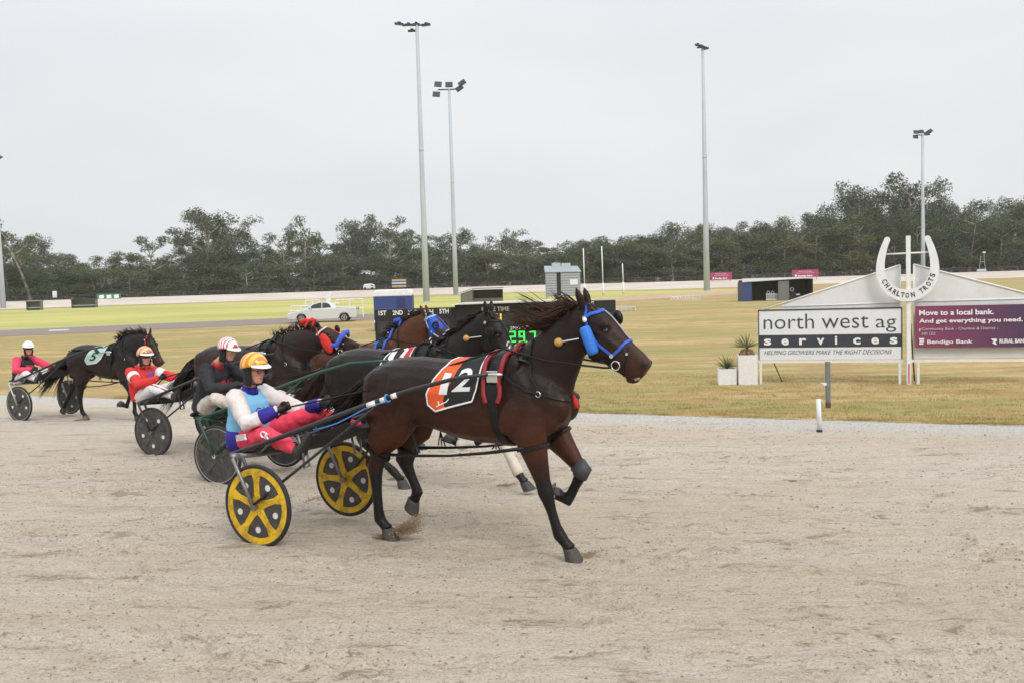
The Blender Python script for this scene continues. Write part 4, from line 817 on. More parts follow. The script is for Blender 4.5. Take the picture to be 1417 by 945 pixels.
for sgn in (-1, 1):
    win = [(-1.0, .98), (-.55, 1.29), (-.14, 1.385), (-.02, 1.385), (-.02, 1.0)]; win2 = [(.03, 1.0), (.03, 1.385), (.33, 1.365), (.55, 1.24), (.66, 1.03)]
    for wn_ in (win, win2):
        vs = [Vector(cabpt(x, sgn*(hy-.03), z))+Vector((0, sgn*.006, 0)) for x, z in wn_]; m.add(vs, [tuple(range(len(vs)))])
vs = [Vector(cabpt(x, y*(hy-.12), z))+Vector((-.012, 0, .018)) for (x, z) in ((-1.22, .965), (-.66, 1.30)) for y in (-1, 1)]; m.add(vs, [(0, 1, 3, 2)])
o = m.build('window', cg, e); o.scale = (k, k, k)
m = MB(); m.box((1.68, 0, 1.02), (1.4, 1.46, .04)); o = m.build('tray_cover', mat('tray_cover', (.55, .56, .57), .6), e); o.scale = (k, k, k)
for cx in (-1.45, 1.55):
    for sy in (-1, 1):
        m = MB(); m.disc((cx, sy*(hy-.09), .30), (0, 1, 0), .31, .18, 24); o = m.build('wheel', tyre, e, bevel=.02); o.scale = (k, k, k); r_ = MB(); r_.disc((cx, sy*(hy+.003), .30), (0, 1, 0), .2, .02, 20, .16)
        for j in range(5): an = 2*pi*j/5; r_.box((cx+cos(an)*.09, sy*(hy+.003), .30+sin(an)*.09), (.19, .018, .05), Matrix.Rotation(-an, 3, 'Y'))
        r_.build('rim', alloy, o)
for sy in (-1, 1): m = MB(); m.ell((-2.3, sy*.6, .66), (.14, .13, .07)); o = m.build('headlight', mat('headlight_glass', (.5, .52, .54), .1), e, smooth=True); o.scale = (k, k, k); m = MB(); m.box((2.44, sy*.68, .85), (.03, .12, .22)); o = m.build('tail_light', mat('tail_light', (.4, .02, .02), .3), e); o.scale = (k, k, k); m = MB(); m.box((-.78, sy*(hy+.06), 1.02), (.12, .14, .1)); o = m.build('mirror', carp, e, bevel=.02); o.scale = (k, k, k)
m = MB(); m.box((-2.46, 0, .42), (.03, 1.0, .12)); o = m.build('grille', dark, e); o.scale = (k, k, k)
# white car far away among the trees
d = 160*KD; e = empty('distant_van', (X_(513, d), d, 1.1), 0, 'white van partly hidden at the foot of the far trees', 'van'); m = MB(); m.prism([(-1.1, .3), (-1.1, .9), (-.8, 1.3), (.6, 1.35), (1.2, 1.1), (1.3, .3)], -.7, .7); m.build('body', white, e, bevel=.06); m = MB(); m.prism([(.55, .85), (.55, 1.2), (1.0, 1.0), (1.1, .85)], -.72, .72); m.build('window', cg, e)
for cx in (-.7, .8): m = MB(); m.disc((cx, -.66, .3), (0, 1, 0), .3, .15, 14); m.build('wheel', tyre, e)
# fallen white things on the grass
m = MB(); p = at(82, 458); m.box((p.x, p.y, .05), (1.4, .3, .08)); tag(m.build('timber_offcut', white), 'small white board lying flat in the ochre grass at left', 'board')
# far right starter's tower
d = 160*KD; e = empty('viewing_stand', (X_(1361, d), d, 1.1), 0, 'small white steel viewing stand on the far rail at right', 'stand'); m = MB(); h_ = Z(1361, 349, d)-1.1
for xx in (-.7, .7): m.tube([(xx, 0, 0), (xx*.45, 0, h_*.8)], .05, 5)
m.tube([(-.5, 0, h_*.5), (.5, 0, h_*.5)], .04, 5); m.tube([(.35, 0, h_*.7), (.4, 0, h_)], .05, 5); m.build('frame', mat('stand_grey', (.4, .41, .4), .6), e); m = MB(); m.box((.35, 0, h_*.98), (.5, .3, .3)); m.build('lamp_box', white, e); m = MB(); m.box((-.3, -.2, .35), (1.9, .4, .5)); m.build('base_box', mat('pale_blue_box', lin((170, 185, 190)), .6), e)


# ---- thin grey air between here and the far trees
m = MB(); m.box((-10, 160, 22), (900, 400, 52)); hz_o = tag(m.build('haze', None), 'thin grey winter haze over the course', 'haze', kind='stuff')
hm = bpy.data.materials.new('haze_air'); hm.use_nodes = True; hn = hm.node_tree; hn.nodes.clear(); ho = hn.nodes.new('ShaderNodeOutputMaterial'); hv = hn.nodes.new('ShaderNodeVolumePrincipled'); hv.inputs['Density'].default_value = .0002; hv.inputs['Color'].default_value = (.90, .92, .95, 1); hv.inputs['Anisotropy'].default_value = .1
hn.links.new(hv.outputs[0], ho.inputs['Volume']); hz_o.data.materials.clear(); hz_o.data.materials.append(hm)
SC.cycles.volume_max_steps = 32; SC.cycles.volume_bounces = 1
# ============================================================= HORSES
def organic(name, mb, mat_, parent, voxel=.014, it=6, fac=.6, disp=0.0):
    """one continuous skin over the overlapping lofts of mb"""
    me = mb.mesh(name+'_raw'); o = bpy.data.objects.new('tmp', me); COL.objects.link(o)
    r = o.modifiers.new('r', 'REMESH'); r.mode = 'VOXEL'; r.voxel_size = voxel; r.use_smooth_shade = True
    s_ = o.modifiers.new('s', 'SMOOTH'); s_.factor = fac; s_.iterations = it
    if disp:
        tx = bpy.data.textures.new('folds', 'CLOUDS'); tx.noise_scale = .09; tx.noise_depth = 2
        d_ = o.modifiers.new('d', 'DISPLACE'); d_.texture = tx; d_.strength = disp; d_.mid_level = .5
    dg = bpy.context.evaluated_depsgraph_get(); me2 = bpy.data.meshes.new_from_object(o.evaluated_get(dg)); me2.name = name
    me2.materials.clear(); COL.objects.unlink(o); bpy.data.objects.remove(o); bpy.data.meshes.remove(me)
    me2.polygons.foreach_set('use_smooth', [True]*len(me2.polygons))
    return link(name, me2, mat_, parent)
def sec(t, b, hw, y=0.0, n=18, p=1.0):
    cx, cz = (t[0]+b[0])/2, (t[1]+b[1])/2; ax, az = (t[0]-b[0])/2, (t[1]-b[1])/2; r = []
    for k in range(n):
        th = 2*pi*k/n; c_, s_ = cos(th), sin(th); s2 = abs(s_)**p*(1 if s_ >= 0 else -1); r.append((cx+ax*c_, y+hw*s2, cz+az*c_))
    return r
def limb_rings(path, n=12, axis=None):
    """path of (x, y, z, r_foreaft, r_lateral); rings square to the path"""
    out = []; m = len(path)
    for i, p in enumerate(path):
        a = Vector(path[max(i-1, 0)][:3]); b = Vector(path[min(i+1, m-1)][:3]); t = (b-a).normalized()
        Y = Vector((0, 1, 0)) if axis is None else Vector(axis); u = t.cross(Y)
        if u.length < .05: u = t.orthogonal()
        u.normalize(); v = u.cross(t).normalized(); c = Vector(p[:3]); out.append([c+u*(p[3]*cos(2*pi*k/n))+v*(p[4]*sin(2*pi*k/n)) for k in range(n)])
    return out
def lerp(a, b, t): return tuple(x+(y-x)*t for x, y in zip(a, b))

def coat_mat(nm, top, low, leg=(.008, .007, .007), muzzle=None, legz=.74):
    c = NT(nm); sx = c.n('ShaderNodeSeparateXYZ'); tc = c.n('ShaderNodeTexCoord'); c.l(tc.outputs['Object'], sx.inputs[0])
    nz = c.noise(c.pos(), 3.2, 4, .6); zz = c.math('ADD', sx.outputs[2], c.math('MULTIPLY', nz, .34))
    body = c.mix(c.ramp(c.math('MULTIPLY', c.math('SUBTRACT', zz, 1.05), 1.5, True), [(.05, 0), (.75, 1)]), low, top)
    col = c.mix(c.ramp(c.math('MULTIPLY', c.math('SUBTRACT', zz, legz), 3.0, True), [(.0, 0), (.8, 1)]), leg, body)
    if muzzle: col = c.mix(c.ramp(c.math('MULTIPLY', c.math('SUBTRACT', sx.outputs[0], 1.18), 3.0, True), [(.0, 0), (.8, 1)]), col, muzzle)
    fine = c.noise(c.pos((1, 1, 3)), 45, 3, .7); col = c.mix(c.ramp(fine, [(.3, .35), (.6, 0)]), col, tuple(x*.5 for x in top))
    sp = c.noise(c.pos(), 70, 2, .8); col = c.mix(c.ramp(sp, [(.70, 0), (.76, .35)]), col, lin((120, 100, 84)))
    c.base(col, .40, .24)
    c.bump(c.math('ADD', c.math('MULTIPLY', fine, .4), c.math('MULTIPLY', c.noise(c.pos(), 7, 3, .55), 1.6)), .4, .025); return c.m
leather = mat('black_leather', (.008, .008, .009), .45, spec=.3, noise_amt=.3, noise_scale=30)
chrome = mat('bright_steel', (.62, .63, .65), .22, .9)
hoofm = mat('horn', lin((72, 65, 60)), .6, noise_amt=.4, noise_scale=25); hoofd = mat('dark_horn', (.05, .048, .047), .6, noise_amt=.4, noise_scale=25)
solem = mat('pale_sole', lin((186, 160, 122)), .85, noise_amt=.35, noise_scale=30)
eyem = mat('eye', (.008, .005, .004), .06, coat=1); nosm = mat('nostril', (.006, .004, .004), .6)
FR = {  # joints: elbow, knee, fetlock, coronet, sole direction
 'A': dict(nf=((.60, .98), (.71, .52), (.81, .20), (.90, .095), (0, -1)), ff=((.64, .98), (.92, .665), (.79, .425), (.70, .47), (-.9, .45)),
           nh=((-.60, 1.06), (-.90, .62), (-.88, .175), (-.80, .095), (0, -1)), fh=((-.56, 1.04), (-.74, .63), (-.62, .385), (-.66, .31), (-.62, -.78))),
 'F': dict(nf=((.58, .98), (.76, .60), (.61, .33), (.50, .36), (-.8, .5)), ff=((.58, .98), (.60, .50), (.60, .19), (.66, .095), (0, -1)),
           nh=((-.46, 1.02), (-.70, .50), (-.66, .17), (-.58, .095), (0, -1)), fh=((-.66, 1.04), (-1.12, .66), (-1.38, .30), (-1.42, .21), (-.75, -.6))),
 'B': dict(nf=((.62, .98), (1.02, .60), (.74, .53), (.66, .58), (-.7, .7)), ff=((.64, 1.0), (1.08, .66), (1.32, .22), (1.40, .12), (.25, -.97)),
           nh=((-.50, 1.02), (-.50, .52), (-.12, .19), (-.02, .095), (0, -1)), fh=((-.66, 1.04), (-.98, .62), (-1.0, .2), (-.93, .095), (0, -1)))}
def horse_body(pose, nrot, hrot, voxel, coat, root, name='body', drop=0.0):
    m = MB()
    m.rings([sec((-1.00, 1.36), (-.985, 1.10), .06), sec((-.97, 1.42), (-.955, .99), .17), sec((-.90, 1.475), (-.88, .92), .235), sec((-.78, 1.525), (-.74, .93), .275), sec((-.62, 1.555), (-.6, .96), .295), sec((-.45, 1.56), (-.45, .98), .285),
             sec((-.28, 1.545), (-.28, .945), .27), sec((-.1, 1.54), (-.1, .895), .285), sec((.08, 1.55), (.1, .865), .285), sec((.24, 1.585), (.28, .86), .262), sec((.38, 1.60), (.44, .88), .235),
             sec((.52, 1.60), (.60, .915), .225), sec((.66, 1.55), (.72, .955), .215), sec((.78, 1.46), (.82, 1.02), .19), sec((.87, 1.35), (.87, 1.09), .13), sec((.90, 1.29), (.89, 1.15), .06)])
    for s_ in (-1, 1):      # haunch, stifle, shoulder and forearm muscle
        m.ell((-.68, s_*.13, 1.24), (.25, .16, .27)); m.ell((.55, s_*.145, 1.24), (.17, .10, .27), rot=Matrix.Rotation(radians(-22), 3, 'Y'))
        m.ell((.70, s_*.10, 1.13), (.15, .10, .17)); m.ell((-.86, s_*.10, 1.16), (.13, .11, .24)); m.ell((-.76, s_*.175, 1.34), (.17, .10, .13)); m.ell((-.50, s_*.205, 1.16), (.10, .075, .20), rot=Matrix.Rotation(radians(20), 3, 'Y')); m.ell((.47, s_*.20, 1.13), (.12, .065, .17), rot=Matrix.Rotation(radians(25), 3, 'Y')); m.ell((.83, s_*.085, 1.19), (.09, .075, .13)); m.ell((.42, s_*.165, 1.42), (.09, .065, .20), rot=Matrix.Rotation(radians(30), 3, 'Y'))
    # neck and head, turned about the shoulder and the poll
    def T(x, z, w, h=0.0):
        if h:
            a = hrot; dx, dz = x-1.02, z-1.85; x = 1.02+dx*cos(a)+dz*sin(a); z = 1.85-dx*sin(a)+dz*cos(a)
        a = nrot*w; dx, dz = x-.52, z-1.36; return (.52+dx*cos(a)+dz*sin(a), 1.36-dx*sin(a)+dz*cos(a))
    N_ = [((.26, 1.58), (.84, 1.06), .19, .0), ((.38, 1.67), (.89, 1.22), .165, .35), ((.50, 1.755), (.925, 1.36), .135, .6), ((.64, 1.86), (.97, 1.47), .115, .8), ((.79, 1.93), (1.00, 1.555), .10, 1), ((.93, 1.97), (1.04, 1.60), .09, 1), ((1.02, 1.975), (1.08, 1.62), .085, 1)]
    N_ = [((a[0], a[1]-drop*f), b, hw, w) for (a, b, hw, w), f in zip(N_, (0, .55, .9, 1, .7, .2, 0))]
    m.rings([sec(T(*a, w), T(*b, w), hw) for a, b, hw, w in N_])
    Hd = [((.97, 1.955), (1.02, 1.68), .072), ((1.07, 1.965), (1.06, 1.57), .092), ((1.15, 1.94), (1.12, 1.535), .100), ((1.22, 1.895), (1.19, 1.515), .097), ((1.29, 1.82), (1.235, 1.475), .082), ((1.36, 1.73), (1.29, 1.45), .066), ((1.43, 1.66), (1.335, 1.425), .060), ((1.49, 1.61), (1.385, 1.395), .062), ((1.53, 1.565), (1.43, 1.395), .056), ((1.55, 1.52), (1.48, 1.42), .035)]
    m.rings([sec(T(*a, 1, 1), T(*b, 1, 1), hw, p=.9) for a, b, hw in Hd])
    for s_ in (-1, 1):
        c = T(1.145, 1.65, 1, 1); m.ell((c[0], s_*.062, c[1]), (.095, .045, .115)); c = T(1.215, 1.815, 1, 1); m.ell((c[0], s_*.082, c[1]), (.05, .03, .035))       # jowl, brow
        q0, q1 = T(1.16, 1.765, 1, 1), T(1.38, 1.60, 1, 1); m.tube([(q0[0], s_*.092, q0[1]), (lerp(q0, q1, .5)[0], s_*.078, lerp(q0, q1, .5)[1]), (q1[0], s_*.052, q1[1])], [.014, .013, .008], 8)
        c = T(1.50, 1.525, 1, 1); m.ell((c[0], s_*.042, c[1]), (.042, .026, .042))                                                                                            # nostril wing
        e0 = T(1.035, 1.945, 1, 1); e1 = T(1.015, 2.02, 1, 1); e2 = T(.985, 2.10, 1, 1)
        m.rings(limb_rings([(e0[0], s_*.055, e0[1], .024, .022), (e1[0], s_*.066, e1[1], .034, .026), ((e1[0]*.5+e2[0]*.5), s_*.074, (e1[1]+e2[1])/2, .026, .018), (e2[0], s_*.072, e2[1], .006, .006)], 10))
    c = T(1.40, 1.40, 1, 1); m.ell((c[0], 0, c[1]), (.055, .036, .026))     # lower lip
    hoofs = []
    for k, P in pose.items():
        s_ = -1 if k[0] == 'n' else 1; E_, K_, Fk, Hc, sd_ = P
        if k[1] == 'f':
            y0, y1 = s_*.155, s_*.115
            pts = [(.60, y0, 1.18, .17, .08), (E_[0], y0, E_[1], .145, .085)]
            for t, a, l_ in ((.22, .122, .076), (.5, .092, .064), (.8, .065, .052)): q = lerp(E_, K_, t); pts.append((q[0], y0+(y1-y0)*t, q[1], a, l_))
            pts.append((K_[0], y1, K_[1], .066, .058)); q = lerp(K_, Fk, .18); pts.append((q[0], y1, q[1], .052, .047)); q = lerp(K_, Fk, .45); pts.append((q[0], y1, q[1], .041, .036)); q = lerp(K_, Fk, .78); pts.append((q[0], y1, q[1], .042, .037))
        else:
            y0, y1 = s_*.14, s_*.11
            ux, uz = (-.78, 1.16); pts = [(-.72, y0, 1.26, .22, .12), (ux*.6+E_[0]*.4, y0, uz*.6+E_[1]*.4, .235, .13), (E_[0]*.7+ux*.3, y0, E_[1]-.03, .215, .118)]
            for t, a, l_ in ((.25, .185, .10), (.45, .15, .082), (.66, .108, .064), (.85, .076, .053)): q = lerp(E_, K_, t); pts.append((q[0]-.075*sin(pi*min(1, t*1.15)), y0+(y1-y0)*t, q[1], a, l_))
            pts.append((K_[0], y1, K_[1], .076, .054)); q = lerp(K_, Fk, .2); pts.append((q[0], y1, q[1], .057, .046)); q = lerp(K_, Fk, .5); pts.append((q[0], y1, q[1], .045, .038)); q = lerp(K_, Fk, .8); pts.append((q[0], y1, q[1], .045, .039))
            m.ell((K_[0]-.062, y1, K_[1]+.05), (.034, .028, .06), rot=Matrix.Rotation(radians(20), 3, 'Y'))
        yh = y1*.9; pts += [(Fk[0], yh, Fk[1], .054, .047)]; q = lerp(Fk, Hc, .5); pts += [(q[0], yh, q[1], .043, .041), (Hc[0], yh, Hc[1], .052, .051)]
        m.rings(limb_rings(pts, 14))
        d = Vector((Hc[0]-Fk[0], 0, Hc[1]-Fk[1])).normalized(); sv = Vector((sd_[0], 0, sd_[1])).normalized(); hoofs.append((k, Vector((Hc[0], yh, Hc[1])), sv, d))
    b = organic(name, m, coat, root, voxel, 3, .5)
    return b, T, hoofs
def make_hooves(hoofs, root, mt):
    for k, c, sv, d in hoofs:
        toe = (d-sv*d.dot(sv)); toe = toe.normalized() if toe.length > .05 else Vector((1, 0, 0)); Y = Vector((0, 1, 0)); m = MB(); rg = []
        for t, r_, sh in ((-.012, .044, 0), (0, .054, 0), (.045, .062, .018), (.088, .069, .034)):
            rg.append([c+sv*t+toe*(sh+r_*1.08*cos(2*pi*j/16))+Y*(r_*sin(2*pi*j/16)) for j in range(16)])
        m.rings(rg); h = m.build('hoof', mt, root, smooth=False)
        m = MB(); c2 = c+sv*.089+toe*.034; m.torus(c2, sv, .052, .006, 18, 6); m.build('horseshoe_plate', mat('worn_steel', (.35, .34, .33), .4, .7), h)
        m = MB(); c3 = c+sv*.0895+toe*.034; m.disc(c3, sv, .05, .003, 16); m.build('sole', solem, h)
class Tack:
    """pieces that lie on the skin: every point is snapped to the body's own surface"""
    def __init__(s, body, T):
        me = body.data; s.bvh = BVHTree.FromPolygons([v.co for v in me.vertices], [tuple(p.vertices) for p in me.polygons]); s.T = T
    def strap(s, pts, w=.02, t=.006, off=.004, res=.025, mb=None, mapT=None):
        P = []
        for p in pts:
            if mapT is not None: q = s.T(p[0], p[2], 1, mapT); p = (q[0], p[1], q[1])
            P.append(Vector(p))
        L = [P[0]]
        for a, b in zip(P, P[1:]):
            n = max(1, int((b-a).length/res)); L += [a.lerp(b, k/n) for k in range(1, n+1)]
        S_ = []
        for p in L:
            r_ = s.bvh.find_nearest(p); S_.append((r_[0], r_[1]))
        mb = mb or MB(); rg = []
        for i, (p, n) in enumerate(S_):
            tg = (S_[min(i+1, len(S_)-1)][0]-S_[max(i-1, 0)][0])
            if tg.length < 1e-5: continue
            tg.normalize(); sd_ = tg.cross(n).normalized()*w/2; rg.append([p+n*off-sd_, p+n*off+sd_, p+n*(off+t)+sd_*.8, p+n*(off+t)-sd_*.8])
        if len(rg) > 1: mb.rings(rg)
        return mb
    def ring(s, c, ax, r=.6, w=.03, t=.008, off=.004, n=36, a0=0, a1=2*pi):
        """a band round the body in the plane through c square to ax"""
        c = Vector(c); ax = Vector(ax).normalized(); u = Vector((0, 1, 0)); v = ax.cross(u).normalized(); u = v.cross(ax).normalized(); rg = []
        for k in range(n+1):
            th = a0+(a1-a0)*k/n; d = u*cos(th)+v*sin(th); h = s.bvh.ray_cast(c+d*.002, d, r)
            p, nn = (h[0], h[1]) if h[0] else (c+d*.05, d)
            rg.append([p+d*off-ax*w/2, p+d*off+ax*w/2, p+d*(off+t)+ax*w*.4, p+d*(off+t)-ax*w*.4])
        m = MB(); m.rings(rg, cap=(a1-a0) < 6.2); return m
    def polar(s, x, ph, off=.0):           # point on the barrel at station x, angle ph from the top (negative = right side)
        zc = 1.24; d = Vector((0, sin(ph), cos(ph))); h = s.bvh.ray_cast(Vector((x, 0, zc))+d*.7, -d, .8)
        p = h[0] if h[0] else Vector((x, 0, zc))+d*.3; n = h[1] if h[0] else d
        return p + d*off
    def patch(s, Lc, Rc, nu, nv, off, th=.006):
        """Lc, Rc: lists of (x, angle) with equal length, top to bottom; closed thin sheet"""
        def ev(C, t): t *= len(C)-1; i = min(int(t), len(C)-2); return lerp(C[i], C[i+1], t-i)
        a, b = [], []
        for j in range(nv+1):
            l, r = ev(Lc, j/nv), ev(Rc, j/nv)
            for i in range(nu+1): q = lerp(l, r, i/nu); a.append(s.polar(q[0], q[1], off)); b.append(s.polar(q[0], q[1], off+th))
        m = MB(); W_ = nu+1; n = len(a); f = []
        for j in range(nv):
            for i in range(nu): k = j*W_+i; f.append((k+n, k+1+n, k+W_+1+n, k+W_+n)); f.append((k, k+W_, k+W_+1, k+1))
        bd = [(i, i+1) for i in range(nu)] + [(j*W_+nu, (j+1)*W_+nu) for j in range(nv)] + [(nv*W_+i+1, nv*W_+i) for i in range(nu)] + [((j+1)*W_, j*W_) for j in range(nv)]
        for p, q in bd: f.append((p, q, q+n, p+n))
        m.add(a+b, f); return m
    def line(s, C, w, off, th=.005, sub=8):
        P = []
        for p, q in zip(C, C[1:]):
            for k in range(sub): t = lerp(p, q, k/sub); P.append(s.polar(t[0], t[1], 0))
        P.append(s.polar(C[-1][0], C[-1][1], 0)); return s.strap(P, w, th, off, res=.05)
    def text(s, txt, quad, off, bold=.02, m=None):
        """letters wrapped over the barrel inside quad (4 corners as (x, angle): bl, br, tr, tl)"""
        vs, fs = text_verts(txt, 1.0, extrude=0, bold=bold, res=4); bm = bmesh.new(); V = [bm.verts.new(v) for v in vs]
        for f in fs:
            try: bm.faces.new([V[i] for i in f])
            except ValueError: pass
        for _ in range(3):
            lg = [e for e in bm.edges if e.calc_length() > .12]
            if lg: bmesh.ops.subdivide_edges(bm, edges=lg, cuts=1)
        bmesh.ops.triangulate(bm, faces=bm.faces)
        x0 = min(v.co.x for v in bm.verts); x1 = max(v.co.x for v in bm.verts); y0 = min(v.co.y for v in bm.verts); y1 = max(v.co.y for v in bm.verts)
        bm.verts.ensure_lookup_table(); out = []
        for v in bm.verts:
            u = (v.co.x-x0)/(x1-x0); w = (v.co.y-y0)/(y1-y0); q = lerp(lerp(quad[0], quad[1], u), lerp(quad[3], quad[2], u), w); out.append(s.polar(q[0], q[1], off))
        m = m or MB(); m.add(out, [tuple(v.index for v in f.verts) for f in bm.faces]); bm.free(); return m

def hair(roots, dirs, L, n_per, spread, col, root, name, seed, droop=.25, width=.006, wave=.03):
    r = random.Random(seed); m = MB()
    for p, d in zip(roots, dirs):
        p = Vector(p); d = Vector(d).normalized(); tipv = Vector((r.gauss(0, spread), r.gauss(0, spread), r.gauss(0, spread*.8))); ph = r.uniform(0, 6); lc_ = L*r.uniform(.65, 1.15)
        for _ in range(n_per):
            q = p + Vector((r.uniform(-.022, .022), r.uniform(-.022, .022), r.uniform(-.015, .01))); dd = (d+tipv+Vector((r.gauss(0, spread*.16), r.gauss(0, spread*.16), r.gauss(0, spread*.16)))).normalized()
            l = lc_*r.uniform(.7, 1.05); pts = []
            for k in range(6):
                t = k/5; pts.append(q + dd*l*t + Vector((0, wave*sin(ph+t*4.5)*t, wave*cos(ph+t*5)*t*.9 - droop*l*t*t)))
            ww = width*r.uniform(.6, 1.3); m.tube(pts, [ww, ww, ww*.9, ww*.7, ww*.45, ww*.1], 3, cap=False)
    return m.build(name, col, root, smooth=True)
def hair_mat(nm, a, b):
    c = NT(nm); col = c.mix(c.ramp(c.noise(c.pos(), 14, 3, .7), [(.4, 0), (.62, 1)]), a, b); m = c.base(col, .5, .35); return m

def make_horse(key, loc, rz, label, coat, hairm, pose, nrot, hrot, voxel, opt):
    root = empty('harness_horse', loc, rz, label, 'horse'); body, T, hoofs = horse_body(FR[pose], nrot, hrot, voxel, coat, root, drop=opt.get('drop', 0)); K = Tack(body, T); make_hooves(hoofs, root, opt.get('hoof', hoofd))
    def h3(x, y, z): q = T(x, z, 1, 1); return (q[0], y, q[1])
    def n3(x, y, z, w=1): q = T(x, z, w, 0); return (q[0], y, q[1])
    for s_ in (-1, 1):
        m = MB(); c = h3(1.225, s_*.088, 1.775); r_ = K.bvh.find_nearest(Vector(c)); p = r_[0]-r_[1]*.004; m.ell(tuple(p), (.027, .017, .021)); m.build('eye', eyem, root, smooth=True)
        m = MB(); m.strap = None
        em = K.strap([h3(1.19, s_*.09, 1.775), h3(1.205, s_*.092, 1.80), h3(1.235, s_*.09, 1.80), h3(1.26, s_*.085, 1.775)], .008, .005, .001, .012); em.build('eyelid', coat, root, smooth=True)
        m = MB(); c = h3(1.512, s_*.05, 1.525); r_ = K.bvh.find_nearest(Vector(c)); m.ell(tuple(r_[0]-r_[1]*.003), (.017, .012, .022), rot=Matrix.Rotation(radians(30), 3, 'Y')); m.build('nostril', nosm, root, smooth=True)
        m = K.strap([h3(1.475, s_*.03, 1.435), h3(1.43, s_*.05, 1.44), h3(1.38, s_*.055, 1.462)], .006, .001, .0005, .02); m.build('mouth_line', nosm, root)
        a = [h3(1.032, s_*.078, 1.97), h3(1.02, s_*.086, 2.02), h3(.995, s_*.085, 2.075)]
    # mane along the crest, tail from the dock
    cr = [(.36, 1.66), (.44, 1.72), (.52, 1.77), (.60, 1.83), (.68, 1.88), (.76, 1.92), (.84, 1.945), (.92, 1.97), (.99, 1.98)]; ws = [.3, .5, .65, .75, .85, 1, 1, 1, 1]; R_, D_ = [], []; r = random.Random(len(label))
    for i in range(opt.get('mstart', 0), len(cr)-1):
        for k in range(4):
            q = lerp(cr[i], cr[i+1], k/4); q = (q[0], q[1]-opt.get('drop', 0)*max(0, 1-abs(q[0]-.62)/.36)); w_ = ws[i]; R_.append(n3(q[0], r.uniform(-.02, .02), q[1]-.01, w_)); D_.append(opt.get('mdir', (-1, -.1, .35)))
    hair(R_, D_, opt.get('mlen', .26), opt.get('mn', 14), opt.get('mspread', .28), hairm, root, 'mane', 4, opt.get('mdroop', .35), .0048, opt.get('mwave', .03))
    hair([h3(1.06, r.uniform(-.03, .03), 1.97) for _ in range(6)], [(.5, -.05, -.5)]*6, .13, 12, .25, hairm, root, 'forelock', 5, .3)
    tr = []; 
    for k in range(26): tr.append((-.98+r.uniform(-.02, .02), r.uniform(-.03, .03), 1.36+r.uniform(-.05, .05)))
    td = opt.get('tdir', (-1, 0, -.75)); hair(tr, [td]*26, opt.get('tlen', .85), 14, .12, hairm if not opt.get('tailm') else opt['tailm'], root, 'tail', 6, .25, .007, .05)
    # --- bridle
    bm_ = opt['bridle']
    for s_ in (-1, 1):
        m = K.strap([h3(1.07, 0, 1.98), h3(1.065, s_*.06, 1.955), h3(1.06, s_*.09, 1.87), h3(1.10, s_*.1, 1.76), h3(1.17, s_*.1, 1.67), h3(1.27, s_*.075, 1.585)], .020, .006, .003); m.build('cheek_strap', opt.get('cheek', bm_), root)
        m = K.strap([h3(1.06, s_*.085, 1.87), h3(1.10, s_*.09, 1.905), h3(1.17, s_*.075, 1.93), h3(1.19, 0, 1.935)], .030, .007, .004); m.build('browband', bm_, root)
        m = K.strap([h3(1.27, s_*.075, 1.585), h3(1.32, s_*.066, 1.63), h3(1.365, s_*.055, 1.68), h3(1.40, 0, 1.70)], .024, .008, .004); m.build('noseband', bm_, root)
        m = K.strap([h3(1.06, s_*.08, 1.75), h3(1.10, s_*.08, 1.60), h3(1.12, 0, 1.54)], .018, .006, .003); m.build('throat_strap', leather, root)
        m = K.strap([h3(1.40, s_*.06, 1.66), h3(1.37, s_*.06, 1.56), h3(1.34, s_*.05, 1.46), h3(1.34, 0, 1.44)], .016, .005, .003); m.build('mouth_strap', leather, root)
        m = K.strap([h3(1.27, s_*.075, 1.57), h3(1.20, s_*.09, 1.53), h3(1.12, s_*.06, 1.56)], .022, .006, .003); m.build('jaw_strap', leather, root)
        c = Vector(h3(1.30, s_*.088, 1.515)); m = MB(); m.torus(c, (0, 1, 0), .033, .0055, 18, 6); m.build('bit_ring', chrome, root, smooth=True)
        for bc_, br_ in ((h3(1.27, s_*.09, 1.585), .016), (h3(1.385, s_*.07, 1.60), .011), (h3(1.065, s_*.105, 1.87), .016)): m = MB(); m.disc(bc_, (0, 1, 0), br_, .012, 12); m.build('buckle', chrome, root)
    m = K.strap([h3(1.17, 0, 1.94), h3(1.25, 0, 1.86), h3(1.33, 0, 1.77), h3(1.40, 0, 1.70)], .018, .006, .003); m.build('face_strap', opt.get('face', leather), root)
    if opt.get('foam'):
        for s_ in (-1, 1): m = K.strap([h3(1.47, s_*.035, 1.41), h3(1.43, s_*.045, 1.40)], .022, .004, .001, .012); m.build('mouth_foam', mat('foam', (.62, .58, .56), .6, noise_amt=.4, noise_scale=60, dark=(.2, .12, .1)), root, smooth=True)
    if opt.get('blinkers'):
        for s_ in (-1, 1):
            c = Vector(h3(1.165, s_*.155, 1.79)); m = MB(); m.ell(tuple(c), (.055, .012, .062)); m.build('blinker', opt['blinkers'], root, smooth=True)
    if opt.get('far_blinker'):
        c = Vector(h3(1.24, .13, 1.86)); m = MB(); m.ell(tuple(c), (.042, .025, .058), rot=Matrix.Rotation(radians(-15), 3, 'Y')); m.build('blinker', leather, root, smooth=True)
